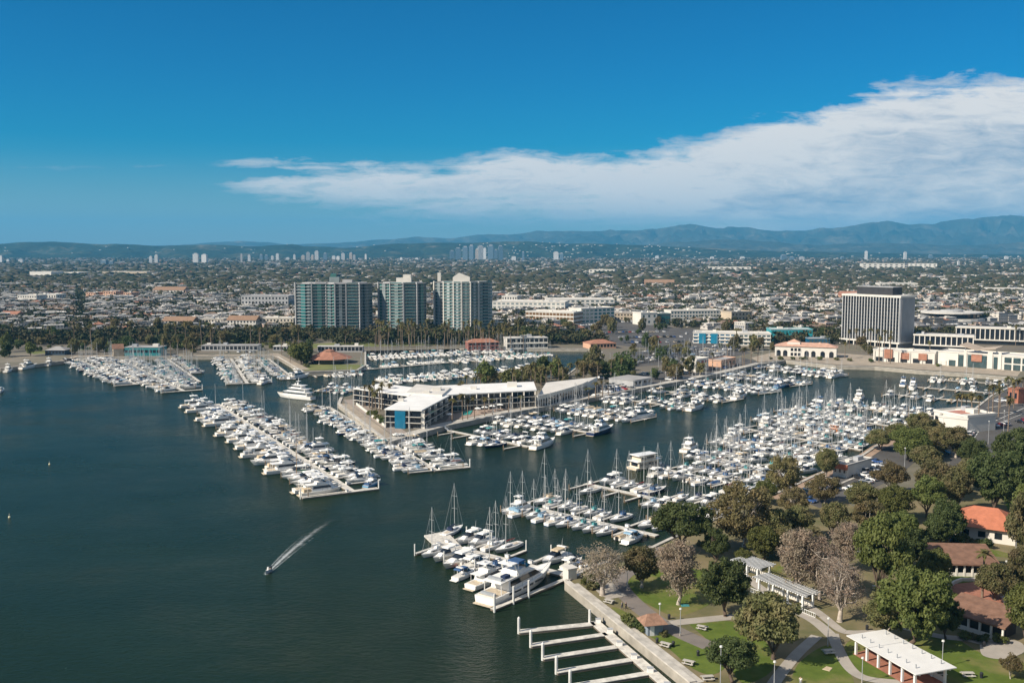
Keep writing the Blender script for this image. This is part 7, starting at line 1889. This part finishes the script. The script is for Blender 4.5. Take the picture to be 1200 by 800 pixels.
# ================================================================== park furniture
def picnic_table(u, v, rz):
    p = P(u, v, LZ + .08); o = thing('picnic_table', p, R(rz), None, 'picnic table', 'picnic tables along the lawn'); pending(o, 'pale concrete picnic table', p)
    m = MB(); m.box(-1.1, 1.1, -.42, .42, .68, .78, conc); m.obj('table_top', o)
    for y in (-.8, .8): m = MB(); m.box(-1.1, 1.1, y - .16, y + .16, .40, .47, conc); m.obj('bench', o)
    for x in (-.7, .7): m = MB(); m.box(x - .12, x + .12, -.85, .85, .26, .40, conc); m.box(x - .14, x + .14, -.25, .25, 0, .68, conc); m.obj('leg', o)
for a in ((714, 706, -35), (780, 757, -35), (807, 778, -30), (823, 737, -30), (829, 796, 10), (1028, 690, -20), (1101, 790, 0), (971, 765, 10), (1134, 792, 0), (942, 712, 20)): picnic_table(*a)
def lamp(u, v, h, lab=None):
    p = P(u, v, LZ); o = thing('street_lamp', p, 0, lab, 'street lamp', 'lamp posts of the park and quays')
    m = MB(); m.tube((0, 0, 0), (0, 0, .5), .16, .14, concd, 8); m.tube((0, 0, .5), (0, 0, h), .085, .06, steelg, 7); m.obj('pole', o)
    m = MB(); m.tube((0, 0, h), (0, 0, h + .12), .06, .3, steelg, 8); m.tube((0, 0, h + .12), (0, 0, h + .4), .3, .22, lampm, 8); m.obj('lamp_head', o)
    if not lab: pending(o, 'slim lamp post', p)
for a in ((797, 745, 5.5), (970, 757, 5.5), (844, 806, 7.5), (907, 808, 5), (1010, 800, 4.5), (1104, 782, 5), (1178, 688, 6), (735, 691, 5), (773, 730, 4), (1067, 640, 6), (1190, 655, 6), (1010, 545, 7), (1060, 548, 7), (1133, 548, 9), (1105, 512, 8), (1158, 520, 9), (1176, 506, 9), (424, 478, 6), (620, 484, 6), (700, 465, 7), (780, 450, 7), (835, 440, 7)): lamp(*a)
def bin_(u, v):
    p = P(u, v, LZ); o = thing('litter_bin', p, 0, None, 'litter bin', 'litter bins of the park'); pending(o, 'dark round litter bin', p)
    m = MB(); m.tube((0, 0, 0), (0, 0, .95), .28, .32, engine, 10); m.obj('bin_body', o); m = MB(); m.tube((0, 0, .95), (0, 0, 1.12), .34, .2, engine, 10); m.obj('lid', o)
for a in ((770, 753), (789, 757), (818, 768), (784, 725), (760, 742), (1153, 757), (1150, 794), (984, 711), (1016, 738)): bin_(*a)
# flower-bed stones, bollard-like piers, low wall on the terrace
tw = thing('terrace_wall', P(1104, 691, LZ), 0, 'low white wall round the brick terrace', 'wall')
m = MB(); pts = [P(u, v, LZ) - P(1104, 691, LZ) for u, v in ((1107, 693), (1118, 684), (1127, 680.5), (1150, 680.5), (1171, 693), (1177, 706))]
for a_, b_ in zip(pts[:-1], pts[1:]): m.beam(a_ + Vector((0, 0, .8)), b_ + Vector((0, 0, .8)), .45, 1.0, stucco)
m.obj('wall_face', tw)
wt = mat('white_towel', (.75, .75, .72), .9, .05, 3)
for i, (u, v, rz, mm, ds) in enumerate(((971, 763, 20, wt, 'small white cloth lying on the lawn'), (970, 783, 50, CANV['tan'], 'tan blanket lying on the lawn'), (803, 709, 0, CANV['teal'], 'green blanket spread beneath the grey brown tree'))):
    p = P(u, v, LZ + .06); m = MB(); m.tbox(-.9, .9, .7, .68, 0, .06, .05, .05, mm); o = link('blanket', m.mesh('blanket'), None, p, R(rz)); tag(o, ds, 'blanket')

# people
SKIN = mat('skin', (.42, .26, .18), .6, .05, 4); HAIR = mat('dark_hair', (.03, .02, .015), .7, .2, 4)
def skin_mesh(name, verts, edges, radii, m, parent):
    me = bpy.data.meshes.new(name); me.from_pydata(verts, edges, []); me.materials.append(m)
    o = link(name, me, parent); sk = o.modifiers.new('skin', 'SKIN'); sub = o.modifiers.new('sub', 'SUBSURF'); sub.levels = sub.render_levels = 1
    for i, r in enumerate(radii):
        s = me.skin_vertices[0].data[i]; s.radius = (r, r) if isinstance(r, float) else r
    me.skin_vertices[0].data[0].use_root = True
    return o
def person(u, v, rz, label, top, legs, step=.18):
    p = P(u, v, LZ + .08); o = thing('person', p, R(rz), label, 'person')
    V = [(0, 0, .95), (0, 0, 1.2), (0, 0, 1.42), (0, 0, 1.52), (.01, 0, 1.62), (.02, 0, 1.72),
         (0, .2, 1.42), (.03, .26, 1.15), (.1 if step else .02, .26, .92), (0, -.2, 1.42), (-.03, -.26, 1.15), (-.02, -.26, .9), (.2, .27, .84), (.02, -.27, .82),
         (0, .1, .92), (step * .6, .11, .5), (step, .11, .08), (step + .16, .12, .04), (0, -.1, .92), (-step * .4, -.11, .5), (-step, -.11, .1), (-step + .14, -.12, .04)]
    E = [(0, 1), (1, 2), (2, 3), (3, 4), (4, 5), (2, 6), (6, 7), (7, 8), (8, 12), (2, 9), (9, 10), (10, 11), (11, 13), (0, 14), (14, 15), (15, 16), (16, 17), (0, 18), (18, 19), (19, 20), (20, 21)]
    Rr = [.13, .12, .13, .055, .095, .09, .065, .048, .04, .065, .048, .04, .045, .045, .09, .065, .05, .045, .09, .065, .05, .045]
    skin_mesh('body', V, E, Rr, SKIN, o)
    skin_mesh('shirt', [V[i] for i in (0, 1, 2, 6, 7, 9, 10)], [(0, 1), (1, 2), (2, 3), (3, 4), (2, 5), (5, 6)], [.15, .145, .15, .085, .068, .085, .068], top, o)
    skin_mesh('trousers', [V[i] for i in (0, 14, 15, 16, 18, 19, 20)], [(0, 1), (1, 2), (2, 3), (0, 4), (4, 5), (5, 6)], [.148, .105, .082, .07, .105, .082, .07], legs, o)
    skin_mesh('hair', [(-.01, 0, 1.70), (-.02, 0, 1.76)], [(0, 1)], [.098, .085], HAIR, o)
person(729, 713, 150, 'person in grey top walking the park path beside another', CANV['grey'], CANV['navy'])
person(733.5, 714, 150, 'person in black clothes walking the park path beside another', CANV['black'], CANV['black'])
person(938, 803, 60, 'person in white top standing on the foremost lawn', CANV['white'], CANV['grey'], .05)
person(927, 690, -40, 'person in dark clothes on the path beside the railed pergola', CANV['black'], CANV['navy'])

# boat wake, its little craft, and two buoys
fm = bpy.data.materials.new('wake_foam'); fm.use_nodes = True; t = NT(fm.node_tree); b = fm.node_tree.nodes['Principled BSDF']
b.inputs['Base Color'].default_value = (.72, .76, .77, 1); b.inputs['Roughness'].default_value = .8
tcn = t.n('ShaderNodeTexCoord'); uvs = t.n('ShaderNodeSeparateXYZ'); t.l(tcn.outputs['UV'], uvs.inputs[0])
n1 = t.noise(t.mapping(tcn.outputs['Object'], (.9, 1.1, 1)), 1.0, 6, .8, .6)
n2 = t.noise(t.mapping(tcn.outputs['Object'], (.12, .35, 1)), 1.0, 3, .6)
vv = t.m('ABSOLUTE', t.m('SUBTRACT', uvs.outputs[1], .5))           # 0 centre .. .5 edge
core = t.m('SUBTRACT', 1.0, t.m('MULTIPLY', vv, 2.6), clamp=True)
arm = t.m('SUBTRACT', 1.0, t.m('MULTIPLY', t.m('ABSOLUTE', t.m('SUBTRACT', vv, .36)), 8.0), clamp=True)
fade = t.m('SUBTRACT', 1.0, t.m('POWER', uvs.outputs[0], 1.7), clamp=True)
st = t.m('MULTIPLY', t.m('ADD', t.m('MULTIPLY', core, .62), t.m('MULTIPLY', arm, t.m('SUBTRACT', .5, t.m('MULTIPLY', uvs.outputs[0], .4)))), t.m('POWER', fade, .7))
al = t.m('MULTIPLY', t.m('SUBTRACT', t.m('ADD', t.m('MULTIPLY', st, .9), t.m('ADD', t.m('MULTIPLY', n1, .75), t.m('MULTIPLY', n2, .25))), .72), 2.6, clamp=True)
al = t.m('MULTIPLY', al, .66)
t.l(t.m('MULTIPLY', al, t.m('GREATER_THAN', st, .03)), b.inputs['Alpha'])
a_, b_ = P(311, 673, .03), P(408, 600, .03); d = b_ - a_; L = d.length; d.normalize(); n = Vector((-d.y, d.x, 0)); me = bpy.data.meshes.new('wake'); N = 40; vs, fs, uv = [], [], []
for i in range(N + 1):
    s = i / N; w = .7 + 3.3 * s ** .8; c = a_ + d * L * s + n * math.sin(s * 2.4) * 2.2
    vs += [tuple(c - n * w), tuple(c + n * w)]
me.from_pydata(vs, [], [(2 * i, 2 * i + 2, 2 * i + 3, 2 * i + 1) for i in range(N)])
ul = me.uv_layers.new(name='UVMap')
for pl in me.polygons:
    for li in pl.loop_indices: vi = me.loops[li].vertex_index; ul.data[li].uv = ((vi // 2) / N, vi % 2)
me.materials.append(fm); o = link('wake', me); tag(o, 'white foaming wake behind the small speeding craft', 'wake', None, 'stuff')
js = thing('dinghy', P(314, 671, 0), math.atan2(-d.y, -d.x), 'tiny dark craft speeding at the head of the white wake', 'dinghy')
pts_ = b_runabout(2.6, 'grey', greyhull)
for nm in ('hull', 'console', 'outboard_motor'): pts_[nm].obj(nm, js)
for (u, v, ds) in ((58, 544, 'small yellow white mooring buoy on the open water, farther one'), (11, 606, 'small white mooring buoy at the open water edge')):
    o = thing('mooring_buoy', P(u, v, 0), 0, ds, 'buoy'); m = MB()
    for z0, z1, r0, r1 in ((-.3, 0, .25, .4), (0, .3, .4, .32), (.3, .55, .32, .12)): m.tube((0, 0, z0), (0, 0, z1), r0, r1, mat('buoy_paint', (.68, .62, .42), .5, .1, 2), 10)
    m.obj('float', o); m = MB(); m.tube((0, 0, .5), (0, 0, 1.0), .04, .05, steelg, 5); m.tube((0, 0, 1.0), (0, 0, 1.15), .1, .1, mat('buoy_paint', ()), 6); m.obj('mast', o)

place_boats()
settle_labels()
